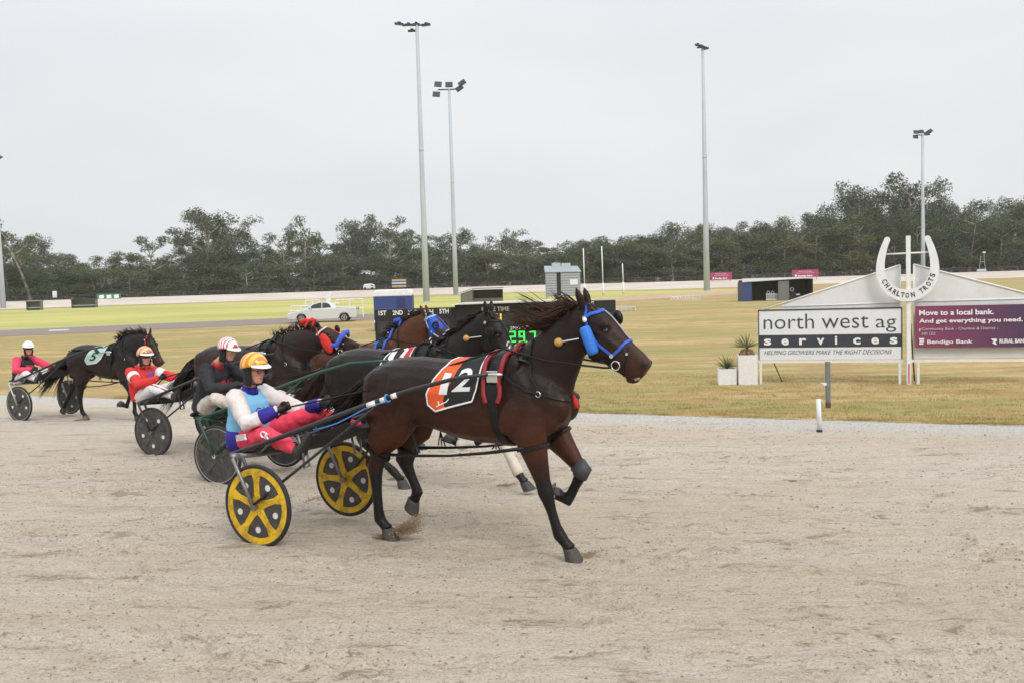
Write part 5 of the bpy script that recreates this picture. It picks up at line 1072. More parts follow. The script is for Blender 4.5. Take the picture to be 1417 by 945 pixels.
    if opt.get('tube'):
        a, b = Vector(h3(1.07, -.125, 1.805)), Vector(h3(1.145, -.125, 1.60)); m = MB(); pts = [a.lerp(b, t) for t in (0, .04, .1, .5, .9, .96, 1)]; m.tube(pts, [.028, .038, .044, .046, .044, .038, .028], 14); m.build('cheek_roll', opt['tube'], root, smooth=True)
        a, b = Vector(h3(1.07, .125, 1.805)), Vector(h3(1.145, .125, 1.60)); m = MB(); pts = [a.lerp(b, t) for t in (0, .04, .1, .5, .9, .96, 1)]; m.tube(pts, [.028, .038, .044, .046, .044, .038, .028], 14); m.build('cheek_roll', opt['tube'], root, smooth=True)
        m = MB(); m.ell(h3(1.072, -.115, 1.855), (.018, .016, .018)); m.build('white_toggle', mat('white_plastic', (.8, .8, .8), .4), root, smooth=True)
    if opt.get('hood'):
        hm = opt['hood']; m = K.patch if False else None
        for s_ in (-1, 1):
            g_ = []
            for (x0_, z0_, x1_, z1_) in opt['hoodspan']:
                row = []
                for k in range(8):
                    t = k/7; x_, z_ = x0_+(x1_-x0_)*t, z0_+(z1_-z0_)*t; q = h3(x_, s_*.14, z_); rc = K.bvh.ray_cast(Vector((q[0], s_*.4, q[2])), Vector((0, -s_, 0)), .5); p = rc[0] if rc[0] else K.bvh.find_nearest(Vector(q))[0]; row.append(p+Vector((0, s_*.010, 0)))
                g_.append(row)
            m = MB(); m.rings(g_, closed=False, cap=False); o = m.build('hood_panel', hm, root, smooth=True); sl = o.modifiers.new('t', 'SOLIDIFY'); sl.thickness = .012
            m = MB(); m.torus(Vector(h3(1.235, s_*.118, 1.775)), (0, 1, 0), .046, .012, 18, 6); m.build('eye_cup', opt.get('cup', hm), root, smooth=True)
    if opt.get('roll'):      # padded roll over the nose
        m = MB(); pts = [Vector(h3(*p)) for p in ((1.20, -.10, 1.70), (1.23, -.115, 1.64), (1.30, -.105, 1.62), (1.38, -.085, 1.68), (1.44, -.04, 1.735), (1.45, .02, 1.74), (1.40, .08, 1.69))]; m.tube(pts, [.02, .032, .034, .035, .035, .033, .02], 12); m.build('nose_roll', opt['roll'], root, smooth=True)
    if opt.get('cups'):      # big round cheek cups
        for s_ in (-1, 1): c = Vector(h3(1.17, s_*.125, 1.70)); m = MB(); m.ell(tuple(c), (.075, .04, .15), rot=Matrix.Rotation(radians(-30), 3, 'Y')); m.build('cheek_cup', opt['cups'], root, smooth=True)
    if opt.get('braid'):
        for k, (x_, z_) in enumerate(opt.get('bows', ((.90, 1.985), (.80, 1.95)))):
            m = MB(); a = n3(x_, 0, z_, .9); m.tube([Vector(a)+Vector((.05, -.02, .03)), Vector(a)+Vector((0, -.03, .045)), Vector(a)+Vector((-.07, -.03, .02)), Vector(a)+Vector((-.11, -.03, -.03))], [.02, .034, .036, .01], 8); m.tube([Vector(a)+Vector((.03, -.04, .02)), Vector(a)+Vector((.02, -.09, -.05))], [.02, .008], 6); m.build('mane_ribbon', opt['braid'], root, smooth=True)
    # --- harness saddle, breast strap, girth
    pd = opt['pad']
    for s_ in (-1, 1):
        for xa_, xb_ in ((.245, .27), (.455, .405)):
            m = K.line([(xa_+.03, s_*.02), (xa_, s_*.45), (xb_-.01, s_*1.0), (xb_, s_*1.35), ((xa_+xb_)/2+(.03 if xa_ < .3 else -.05), s_*1.62)], .036, .018, .022, 8); m.build('saddle_pad', pd, root, smooth=True)
        m = K.line([(.37, 0), (.35, s_*.5), (.345, s_*1.0), (.34, s_*1.55)], .14, .014, .012, 8); m.build('saddle_panel', leather, root)
        m = MB(); c = K.polar(.345, s_*.92, .045); m.box(tuple(c), (.10, .035, .09)); m.build('tug_buckle', chrome if opt.get('shine', True) else leather, root, bevel=.006); m = MB(); m.tube([K.polar(.10, s_*.98, .06), K.polar(.36, s_*.92, .075), K.polar(.44, s_*.9, .05)], .011, 8); m.build('tug_pin', chrome, root, smooth=True)
    m = K.ring((.34, 0, 1.2), (1, 0, .06), .8, .085, .010, .010, 40, radians(0), radians(360)); m.build('girth', leather, root)
    m = MB(); m.torus(K.polar(.36, 0, .05), (1, 0, 0), .03, .006, 14, 6); m.torus(K.polar(.40, -.12, .03), (1, 0, 0), .022, .005, 12, 6); m.torus(K.polar(.40, .12, .03), (1, 0, 0), .022, .005, 12, 6); m.build('terret', chrome, root, smooth=True)
    for s_ in (-1, 1):
        m = K.strap([(.40, s_*.30, 1.46), (.52, s_*.3, 1.40), (.64, s_*.28, 1.34), (.78, s_*.24, 1.30), (.90, s_*.14, 1.26), (.96, 0, 1.24)], .030, .009, .005); m.build('breast_strap', leather, root)
        m = K.strap([(.56, s_*.10, 1.78), (.60, s_*.2, 1.60), (.66, s_*.26, 1.46), (.74, s_*.26, 1.33)], .020, .007, .004); m.build('shoulder_strap', leather, root)
        m = MB(); c = K.bvh.find_nearest(Vector((.735, s_*.28, 1.315)))[0]; m.torus(c+Vector((0, s_*.012, 0)), (.2, 1, 0), .022, .005, 12, 5); m.build('ring', chrome, root, smooth=True)
    if opt.get('tassel'):
        c = K.bvh.find_nearest(Vector((1.0, 0, 1.24)))[0]; m = MB(); m.tube([c+Vector((.01, 0, .01)), c+Vector((.03, -.01, -.03)), c+Vector((.045, -.01, -.085))], [.010, .022, .026], 8); m.build('tassel', opt['tassel'], root, smooth=True)
    # --- hobbles: loops round forearm and gaskin joined along each side
    P = FR[pose]
    for sgn, kf, kh in ((-1, 'nf', 'nh'), (1, 'ff', 'fh')):
        ef, kf_ = P[kf][0], P[kf][1]; eh, kh_ = P[kh][0], P[kh][1]; cf = lerp(ef, kf_, .22 if pose == 'A' else .35); ch = lerp(eh, kh_, .72 if pose == 'A' else .6)
        af = Vector((kf_[0]-ef[0], 0, kf_[1]-ef[1])).normalized(); ah = Vector((kh_[0]-eh[0], 0, kh_[1]-eh[1])).normalized()
        m = K.ring((cf[0], sgn*.148, cf[1]), af, .16, .026, .016, .006, 26); m.build('hobble_loop', leather, root); m = K.ring((ch[0]-.02, sgn*.128, ch[1]), ah, .15, .026, .016, .006, 26); m.build('hobble_loop', leather, root)
        a = Vector((cf[0]-.05, sgn*.21, cf[1])); b = Vector((ch[0]+.04, sgn*.19, ch[1]+.01)); mid_ = a.lerp(b, .5)+Vector((0, 0, -.035))
        m = MB(); m.tube([a, a.lerp(mid_, .5)+Vector((0, 0, -.008)), mid_, mid_.lerp(b, .5)+Vector((0, 0, -.006)), b], [.015, .013, .010, .012, .015], 8); m.build('hobble_strap', leather, root, smooth=True)
        m = MB(); m.torus(mid_+Vector((.1, 0, .01)), (0, 1, 0), .016, .004, 10, 5); m.build('buckle', chrome, root)
        for hx_, hz_ in ((.33, .90), (-.42, 1.02)):
            t = (hx_-b.x)/(a.x-b.x); pt = b.lerp(a, max(.05, min(.95, t))); h = K.bvh.find_nearest(Vector((hx_, sgn*.24, hz_)))[0]; m = MB(); m.tube([h, pt], .006, 5); m.tube([h.lerp(pt, .55), pt+Vector((.035, 0, 0))], .006, 5); m.tube([h.lerp(pt, .55), pt+Vector((-.035, 0, 0))], .006, 5); m.build('hobble_hanger', leather, root)
    # --- gold ball on the head-pole end
    if opt.get('ball'):
        c = Vector(n3(.86, -.14, 1.69)) if opt['ball'] is True else Vector(opt['ball']); rr0 = K.bvh.find_nearest(c); c = rr0[0]+rr0[1]*.03; m = MB(); m.ell(tuple(c), (.034, .034, .034)); m.build('gold_ball', mat('orange_ball', lin((196, 150, 78)), .5, noise_amt=.2, noise_scale=60), root, smooth=True); m = MB(); a = K.bvh.find_nearest(Vector(n3(1.02, -.12, 1.71)))[0]; m.tube([c, a+Vector((0, -.02, 0))], .006, 6); m.build('head_pole_end', chrome, root)
    if opt.get('boots'):
        for k in opt['boots']:
            E_, K_, Fk, Hc, sd_ = P[k]; s_ = -1 if k[0] == 'n' else 1; m = MB(); a = lerp(K_, Fk, .30); b = lerp(K_, Fk, .92); yy = s_*.11; m.rings(limb_rings([(a[0], yy, a[1], .054, .051), (lerp(a, b, .5)[0], yy, lerp(a, b, .5)[1], .053, .050), (b[0], yy, b[1], .063, .060), (lerp(Fk, Hc, .15)[0], yy*.95, lerp(Fk, Hc, .15)[1], .061, .057)], 14)); m.build('leg_boot', mat('white_boot', lin((216, 206, 190)), .7, noise_amt=.2, noise_scale=15), root, smooth=True)
    if opt.get('knee_boots'):
        E_, K_, Fk, Hc, sd_ = P['ff' if pose == 'A' else 'nf']; s_ = 1 if pose == 'A' else -1; m = MB(); a = lerp(E_, K_, .84); b = lerp(K_, Fk, .2); m.rings(limb_rings([(a[0], s_*.118, a[1], .072, .062), (K_[0], s_*.115, K_[1], .078, .070), (b[0], s_*.115, b[1], .062, .057)], 14)); m.build('knee_boot', mat('grey_boot', (.045, .045, .048), .6), root, smooth=True)
    return root, K, T, h3
OA = Vector((-.344, 8.034, 0)); aA = radians(28)
def frame(a): return Vector((cos(a), -sin(a), 0)), Vector((sin(a), cos(a), 0))
red_pad = mat('red_pad', lin((150, 34, 44)), .6, noise_amt=.2, noise_scale=30); blue = mat('blue_webbing', lin((40, 92, 196)), .55, noise_amt=.15, noise_scale=40); blue_t = mat('blue_roll', lin((52, 120, 214)), .75, noise_amt=.2, noise_scale=60)
white_c = mat('white_cloth', (.78, .78, .78), .7); black_c = mat('black_cloth', (.011, .011, .013), .7, noise_amt=.2, noise_scale=12, bump=.3, bscale=18); orange_c = mat('orange_cloth', lin((238, 92, 40)), .65, noise_amt=.12, noise_scale=10, bump=.3, bscale=18)
def saddle_cloth(K, root, lc, rc, text, left_cols, split, quadL, quadR, right_pts=None):
    e = []
    # lc, rc edge lists (x, angle) from far side over the back to the lower hem
    n = len(lc); mid = [lerp(a, b, split[i]) for i, (a, b) in enumerate(zip(lc, rc))]
    cl = K.patch(lc, mid, 7, 34, .010).build('number_cloth', left_cols[0], root, smooth=True); K.patch(mid, rc, 8, 34, .0103).build('cloth_panel', left_cols[1], cl, smooth=True)
    b = K.line(lc, .014, .018, .003, 8); b2 = K.line([lc[-1], mid[-1], rc[-1]], .014, .018, .003, 12); b3 = K.line(rc, .012, .019, .003, 8)
    for q in (b2, b3): b.add(q.v, q.f)
    b.build('white_binding', white_c, cl)
    if text:
        for ch, q in text: K.text(ch, q, .020).build('numeral', white_c, cl)
    return cl
# ---------------- horse twelve, the nearest
tA, nA = frame(aA); HA = OA+nA*.12-tA*.064; HA.z = gz(HA.x, HA.y)
coatA = coat_mat('dark_bay_coat', (.015, .0075, .0052), (.070, .0205, .0085), muzzle=(.050, .020, .012)); hairA = hair_mat('russet_mane', (.022, .010, .007), (.095, .038, .020))
hA, KA, TAf, h3A = make_horse('A', HA, -aA, 'dark bay horse in front wearing orange and black cloth 12 and a blue bridle', coatA, hairA, 'A', 0, 0, .0125,
    dict(bridle=blue, face=mat('grey_strap', (.30, .30, .31), .5), tube=blue_t, far_blinker=True, pad=red_pad, foam=True, tassel=mat('red_tassel', (.5, .02, .02), .7), ball=True, drop=.11, mstart=4, mn=15, mwave=.045, mlen=.38, mdir=(-1, -.12, .36), mspread=.26, mdroop=.16, tdir=(-1, .0, -.62), tlen=.62, tailm=hair_mat('black_tail', (.006, .005, .005), (.02, .013, .01)), knee_boots=True, hoof=hoofm))
x_ = .064
phi = lambda x, y, z: atan2(y, z-1.24)
lcA = [(-.06, 1.1), (-.08, .5), (-.10, -.1), (-.125, -.55), (-.20, -1.05), (-.245, -1.42), (-.235, -1.72), (-.165, -1.88)]
rcA = [(.22, 1.1), (.22, .5), (.22, -.1), (.215, -.55), (.21, -1.0), (.20, -1.28), (.185, -1.45), (.17, -1.58)]
spA = [.36, .36, .34, .40, .43, .40, .35, .30]
saddle_cloth(KA, hA, lcA, rcA, [('1', [(-.125, -1.42), (-.05, -1.42), (-.04, -.82), (-.105, -.80)]), ('2', [(-.01, -1.34), (.150, -1.31), (.168, -.66), (.045, -.66)])], (orange_c, black_c), spA, None, None)
m = KA.line([(-.15, -1.76), (-.10, -1.68), (-.05, -1.60), (-.03, -1.52)], .010, .019, .003, 6); m2 = KA.line([(-.13, -1.60), (-.12, -1.72)], .012, .019, .003, 6); m.add(m2.v, m2.f); m.build('small_emblem', white_c, hA)

# ---------------- the other four horses
def place(o, rz): return Vector((o[0], o[1], gz(o[0], o[1]))), -radians(rz)
dark_hair = hair_mat('black_mane', (.007, .006, .006), (.03, .018, .012)); brn_hair = hair_mat('brown_black_mane', (.012, .008, .007), (.06, .028, .018))
oB, rB = place((-1.630+.47*cos(radians(26)), 11.40-.47*sin(radians(26))), 26)
hB, KB, TB, h3B = make_horse('B', oB, rB, 'almost black horse with plain black bridle, second nearest, behind horse twelve', coat_mat('brown_black_coat', (.013, .010, .009), (.020, .012, .010), muzzle=(.024, .020, .019)), brn_hair, 'B', radians(2), radians(14), .016,
    dict(bridle=leather, face=leather, blinkers=leather, pad=leather, ball=True, drop=.13, mlen=.20, mdir=(-1, -.15, -.1), boots=['nf', 'ff']))
lcB = [(-.05, 1.0), (-.06, .3), (-.08, -.4), (-.14, -1.0), (-.18, -1.5)]; rcB = [(.22, 1.0), (.22, .3), (.21, -.4), (.2, -1.0), (.19, -1.4)]
saddle_cloth(KB, hB, lcB, rcB, [('1', [(-.07, -.85), (.0, -.85), (.0, -.25), (-.06, -.25)])], (black_c, mat('red_cloth', lin((190, 40, 44)), .65)), [.55]*5, None, None)
m = KB.line([(.05, -.1), (.12, -.35), (.10, -.7)], .05, .019, .003, 6); m.build('white_flash', white_c, hB)
oC, rC = place((-3.317-.36*cos(radians(26)), 14.06+.36*sin(radians(26))), 26)
redc = mat('red_fleece', lin((214, 44, 40)), .8, noise_amt=.15, noise_scale=50, bump=.4, bscale=90); bluer = mat('periwinkle_roll', lin((72, 96, 200)), .8, noise_amt=.15, noise_scale=60)
hC, KC, TC, h3C = make_horse('C', oC, rC, 'dark brown horse wearing red cheek cups and a blue padded nose roll', coat_mat('brown_coat', (.022, .013, .010), (.040, .018, .011), muzzle=(.034, .016, .011)), dark_hair, 'B', radians(19), radians(-42), .018,
    dict(bridle=mat('white_red_strap', lin((214, 190, 190)), .6), face=redc, cheek=redc, cups=redc, roll=bluer, braid=redc, far_blinker=True, pad=leather, drop=.05, mn=8, mlen=.12, mdir=(-.5, -.05, 1), mspread=.3, mdroop=.1))
oD, rD = place((-1.957-.20*cos(radians(26)), 14.95+.20*sin(radians(26))), 26)
royal = mat('royal_blue_hood', lin((44, 88, 196)), .7, noise_amt=.15, noise_scale=40)
hD, KD_, TDf, h3D = make_horse('D', oD, rD, 'bright bay horse in a royal blue hood in front of the board', coat_mat('bright_bay_coat', (.085, .030, .014), (.13, .045, .018), muzzle=(.045, .020, .014)), dark_hair, 'A', radians(-1), radians(-4), .018,
    dict(bridle=mat('pale_blue_strap', lin((150, 180, 220)), .6), face=royal, hood=royal, cup=leather, hoodspan=[(1.10, 1.93, 1.12, 1.60), (1.16, 1.915, 1.17, 1.66), (1.22, 1.88, 1.22, 1.70), (1.28, 1.81, 1.27, 1.72), (1.33, 1.75, 1.31, 1.70)], pad=blue, bows=((.58, 1.84),), braid=royal, mlen=.2, mdir=(-1, 0, .5)))
oF, rF = place((-7.8525, 19.52), 25)
mint = mat('mint_cloth', lin((168, 200, 186)), .7, noise_amt=.15, noise_scale=12)
hF, KF, TFf, h3F = make_horse('F', oF, rF, 'black-brown horse at the back of the field with a mint green number cloth', coat_mat('seal_brown_coat', (.014, .010, .009), (.026, .015, .011), muzzle=(.055, .024, .015)), dark_hair, 'F', radians(17), radians(0), .018,
    dict(bridle=leather, cheek=redc, pad=leather, mlen=.22, mdir=(-.8, -.05, .7), mspread=.35, mdroop=.2, tdir=(-1, 0, -.62), tlen=1.05))
lcF = [(-.12, 1.0), (-.14, .3), (-.2, -.5), (-.26, -1.0), (-.30, -1.42), (-.24, -1.72)]; rcF = [(.2, 1.0), (.2, .3), (.2, -.5), (.18, -1.0), (.14, -1.35), (.04, -1.6)]
saddle_cloth(KF, hF, lcF, rcF, [], (mint, mint), [.5]*6, None, None)
K_ = KF.text('5', [(-.17, -1.45), (.0, -1.45), (.02, -.85), (-.12, -.85)], .020); K_.build('numeral', black_c, hF)
m = KF.line([(-.12, -.1), (-.1, -.6), (.05, -.9)], .07, .019, .003, 6); m.build('dark_flash', black_c, hF)
# dark rump rug of the last horse
KF.patch([(-.86, 1.0), (-.88, 0), (-.86, -.75)], [(-.16, 1.0), (-.16, 0), (-.22, -.72)], 12, 14, .022).build('rump_rug', black_c, hF, smooth=True)

hF.scale = (.93, .93, .93)
# ============================================================= SULKIES
tyre_m = mat('race_tyre', (.022, .022, .023), .75, noise_amt=.3, noise_scale=12)
def sulky(loc, rz, label, wheelc, panelc, framec, shaftc, dots, rimc=None, tapes=False, yfar=.46, ynear=-.25, tipx=.30):
    e = empty('sulky', loc, rz, label, 'sulky'); R0 = .352; ax = -1.73
    for s_ in (-1, 1):
        yc = s_*.60; c = Vector((ax, yc, R0)); Y = Vector((0, 1, 0)); w = empty('wheel'); w.parent = e
        m = MB(); m.torus(c, Y, R0-.019, .020, 56, 10); m.build('tyre', tyre_m, w, smooth=True)
        m = MB(); m.disc(c, Y, R0-.030, .028, 56, R0-.085)
        if True:
            ph0 = .30 if s_ < 0 else .62
            for k in range(5):
                an = ph0+2*pi*k/5; d = Vector((cos(an), 0, sin(an))); t = Vector((-sin(an), 0, cos(an)))
                out = [(.03, .045), (.10, .030), (.20, .026), (R0-.075, .050), (R0-.045, .075)]; poly = [(r_, h) for r_, h in out]+[(r_, -h) for r_, h in out[::-1]]
                a_ = [c+d*r_+t*h+Y*.0135 for r_, h in poly]; b_ = [c+d*r_+t*h-Y*.0135 for r_, h in poly]; n = len(poly); m.add(a_+b_, [tuple(range(n)), tuple(range(2*n-1, n-1, -1))]+[(k2, k2+n, (k2+1) % n+n, (k2+1) % n) for k2 in range(n)])
            m.disc(c, Y, .062, .026, 24)
        m.build('rim', wheelc, w, bevel=.005)
        m = MB(); m.disc(c, Y, R0-.070, .010, 40); m.build('cover_disc', panelc, w)
        if dots is not None:
            for k in range(5):
                an = ph0+2*pi*(k+.5)/5; m = MB(); m.disc(c+Vector((cos(an)*.20, 0, sin(an)*.20)), Y, .027, .016, 18); m.build('badge', dots, w)
        if rimc: 
            m = MB(); m.torus(c+Y*.016, Y, R0-.036, .004, 48, 5); m.build('rim_line', rimc, w); m = MB(); m.torus(c-Y*.016, Y, R0-.036, .004, 48, 5); m.build('rim_line', rimc, w)
        m = MB(); m.tube([c-Y*.06, c+Y*.06], .017, 14); m.tube([c-Y*.065, c-Y*.045], .028, 12); m.tube([c+Y*.045, c+Y*.065], .028, 12); m.build('hub', chrome if dots is None else mat('hub_metal', (.20, .19, .18), .4, .6), w)
        m = MB(); yo, yi = yc+s_*.055, yc-s_*.055
        m.tube([(ax, yo, R0), (ax-.10, yo, R0+.2), (ax-.20, yo, .745), (ax-.21, yc, .775), (ax-.20, yi, .745), (ax-.10, yi, R0+.2), (ax, yi, R0)], .0155, 8); m.build('fork', framec, e, smooth=True)
        yt = ynear if s_ < 0 else yfar; ys = s_*.44
        P = [(-2.16, ys, .735), (-1.80, ys, .845), (-1.33, ys, 1.0), (-.80, lerp((ys,), (yt,), .4)[0], 1.185), (-.36, lerp((ys,), (yt,), .7)[0], 1.325), (.0, yt*.99, 1.415), (tipx, yt, 1.455)]
        m = MB(); m.tube(P, [.019, .021, .022, .021, .019, .017, .014], 10); sh = m.build('shaft', shaftc, e, smooth=True)
        m = MB(); m.tube([(ax, yo, R0+.02), (-1.35, ys*1.08, .69), (-.95, lerp((ys,), (yt,), .3)[0], .99), (-.62, lerp((ys,), (yt,), .52)[0], 1.235)], [.012, .012, .013, .012], 8); m.build('stay', shaftc, e, smooth=True)
        if tapes:
            tp = mat('white_tape', (.72, .72, .72), .6); q = lambda x: (x, lerp((ys,), (yt,), (x+1.33)/1.6)[0], .998+(x+1.33)*.338)
            for a, b in ((-.74, -.67), (-.62, -.57), (-.52, -.48)): m = MB(); m.tube([q(a), q(b)], .0220, 10); m.build('tape', tp, sh, smooth=True)
            m = MB(); L = [Vector(q(-1.25+.12*k))+Vector((0, s_*.004, -.035-.02*sin(k))) for k in range(7)]; m.tube(L, .006, 5); m.build('blue_cord', mat('blue_cord', lin((60, 130, 200)), .6), sh, smooth=True)
            m = MB(); m.torus(q(-.56), (1, 0, .33), .03, .008, 12, 5); m.build('blue_knot', mat('blue_cord', lin((60, 130, 200)), .6), sh)
        # stirrup on the shaft
        m = MB(); m.tube([(-1.42, ys*.98, .95), (-1.40, ys*.90, .80), (-1.39, ys*.90, .66), (-1.40, ys*.72, .66), (-1.43, ys*.72, .80), (-1.50, ys*.98, .93)], .011, 7); m.build('stirrup', framec, e, smooth=True)
    m = MB(); m.tube([(ax-.21, -.655, .765), (ax-.24, -.3, .72), (ax-.26, 0, .70), (ax-.24, .3, .72), (ax-.21, .655, .765)], .019, 10); m.tube([(-2.16, -.44, .735), (-2.28, -.30, .69), (-2.34, 0, .67), (-2.28, .30, .69), (-2.16, .44, .735)], .017, 8)
    for y_ in (-.10, .10): m.tube([(ax-.24, y_, .705), (-2.48, y_, .66)], .014, 7)
    for s_ in (-1, 1): m.tube([(-2.16, s_*.44, .735), (ax-.22, s_*.52, .755)], .016, 7); m.tube([(-2.0, s_*.3, .71), (-1.70, s_*.42, .87)], .011, 6)
    m.build('frame', framec, e, smooth=True)
    m = MB(); m.ell((-2.42, 0, .695), (.17, .17, .035)); m.ell((-2.55, 0, .735), (.04, .16, .04)); m.build('seat', mat('seat_vinyl', (.03, .03, .032), .55), e, smooth=True)
    m = MB(); rg = []
    for k in range(7):
        t = k/6; x = -2.0+1.05*t; z = .69+.27*t-.05*sin(pi*t); rg.append([(x, y, z+.10*abs(y/.38)**2) for y in (-.38, -.2, 0, .2, .38)]+[(x, y, z-.006+.10*abs(y/.38)**2) for y in (.38, .2, 0, -.2, -.38)])
    m.rings(rg); m.build('mud_apron', mat('apron_black', (.02, .02, .021), .8), e, smooth=True)
    return e
yellow = NT('worn_yellow_rim'); yc_ = yellow.mix(yellow.ramp(yellow.noise(yellow.pos(), 7, 6, .75), [(.46, 0), (.66, .85)]), lin((222, 180, 34)), lin((120, 94, 40))); yc_ = yellow.mix(yellow.ramp(yellow.noise(yellow.pos(), 40, 3, .8), [(.58, 0), (.7, .6)]), yc_, lin((90, 74, 44))); yellow_m = yellow.base(yc_, .45, .4)
blk_panel = mat('black_cover', (.028, .028, .030), .5, noise_amt=.5, noise_scale=18, dark=(.07, .062, .052)); dotm = mat('white_badge', (.62, .62, .60), .5)
mudd = mat('muddy_black', (.026, .026, .027), .55, noise_amt=.5, noise_scale=14, dark=(.085, .078, .066)); steelf = mat('dull_steel', (.26, .255, .25), .4, .6, noise_amt=.3, noise_scale=15); blkf = mat('black_tube', (.018, .018, .02), .4); grnf = mat('dark_green_tube', lin((22, 66, 50)), .35); silf = mat('silver_tube', (.45, .45, .44), .4, .5)
OAz = Vector((OA.x, OA.y, gz(OA.x, OA.y)))
sulky(tuple(OAz), -aA, 'sulky with yellow five-spoke wheels behind horse twelve', yellow_m, blk_panel, steelf, blkf, dotm, tapes=True)
def oz(x, y): return (x, y, gz(x, y))
OB_, OC_, OD_, OF_ = oz(-1.630, 11.40), oz(-3.317, 14.06), oz(-1.957, 14.95), oz(-7.8525, 19.52)
sulky(OB_, rB, 'sulky with dark green frame and black wheels with silver rim lines', mudd, blk_panel, grnf, grnf, None, silf, tipx=.5, ynear=-.36, yfar=.36)
sulky(OC_, rC, 'black sulky with muddy black disc wheels under the driver in red', mudd, mudd, blkf, blkf, dotm, ynear=-.36, yfar=.36)
sulky(OD_, rC, 'mostly hidden black sulky between the green sulky and the board', mudd, mudd, blkf, blkf, dotm, silf, ynear=-.36, yfar=.36)
sulky(OF_, rF, 'silver-framed sulky with black disc wheels at the back of the field', mudd, mudd, silf, blkf, dotm, silf, ynear=-.36, yfar=.36)

# ============================================================= DRIVERS
skin = mat('skin', lin((206, 150, 126)), .55, noise_amt=.12, noise_scale=30); glove_m = mat('black_glove', (.016, .016, .017), .6)
boot_m = mat('grey_boot_leather', (.05, .047, .043), .65, noise_amt=.4, noise_scale=20); liner_m = mat('black_liner', (.012, .012, .014), .8)
def glove(parent, mt, wrist, hand, side, voxel=.0055):
    """closed hand: palm, four curled fingers of unequal length and a thumb round the rein"""
    w = Vector(wrist); h = Vector(hand); f = (h-w).normalized(); up = Vector((0, 0, 1)); lat = f.cross(up).normalized(); up = lat.cross(f).normalized(); m = MB()
    pc = h+f*.035; rot = Matrix((tuple(f), tuple(lat), tuple(up))).transposed()
    m.ell(tuple(pc), (.048, .020, .042), 12, 8, rot); m.tube([w, h-f*.01, h+f*.02], [.031, .029, .027], 10)
    ins = -side
    for k, (L, z_) in enumerate(((.031, .030), (.034, .010), (.032, -.010), (.026, -.029))):
        a = h+f*.065+up*z_; b = a+f*L*.75+lat*ins*.004; c = b+lat*ins*L*.85+f*.004; d = c+lat*ins*.006-f*L*.75; m.tube([a-f*.025, a, b], [.0105, .0105, .0100], 8); m.tube([b, c], [.0102, .0095], 8); m.tube([c, d], [.0095, .0085], 8)
    a = h+f*.02+up*.030+lat*ins*.010; b = a+f*.028+up*.016+lat*ins*.016; c = b+f*.026-up*.002+lat*ins*.012; m.tube([a, b, c], [.0125, .0115, .0095], 8)
    return organic('glove', m, mt, parent, voxel, 2, .4)
def starpoly(cx, cz, R_, n=5, inner=.42, rot=pi/2): return [(cx+(R_ if k % 2 == 0 else R_*inner)*cos(rot+pi*k/n), cz+(R_ if k % 2 == 0 else R_*inner)*sin(rot+pi*k/n)) for k in range(2*n)]
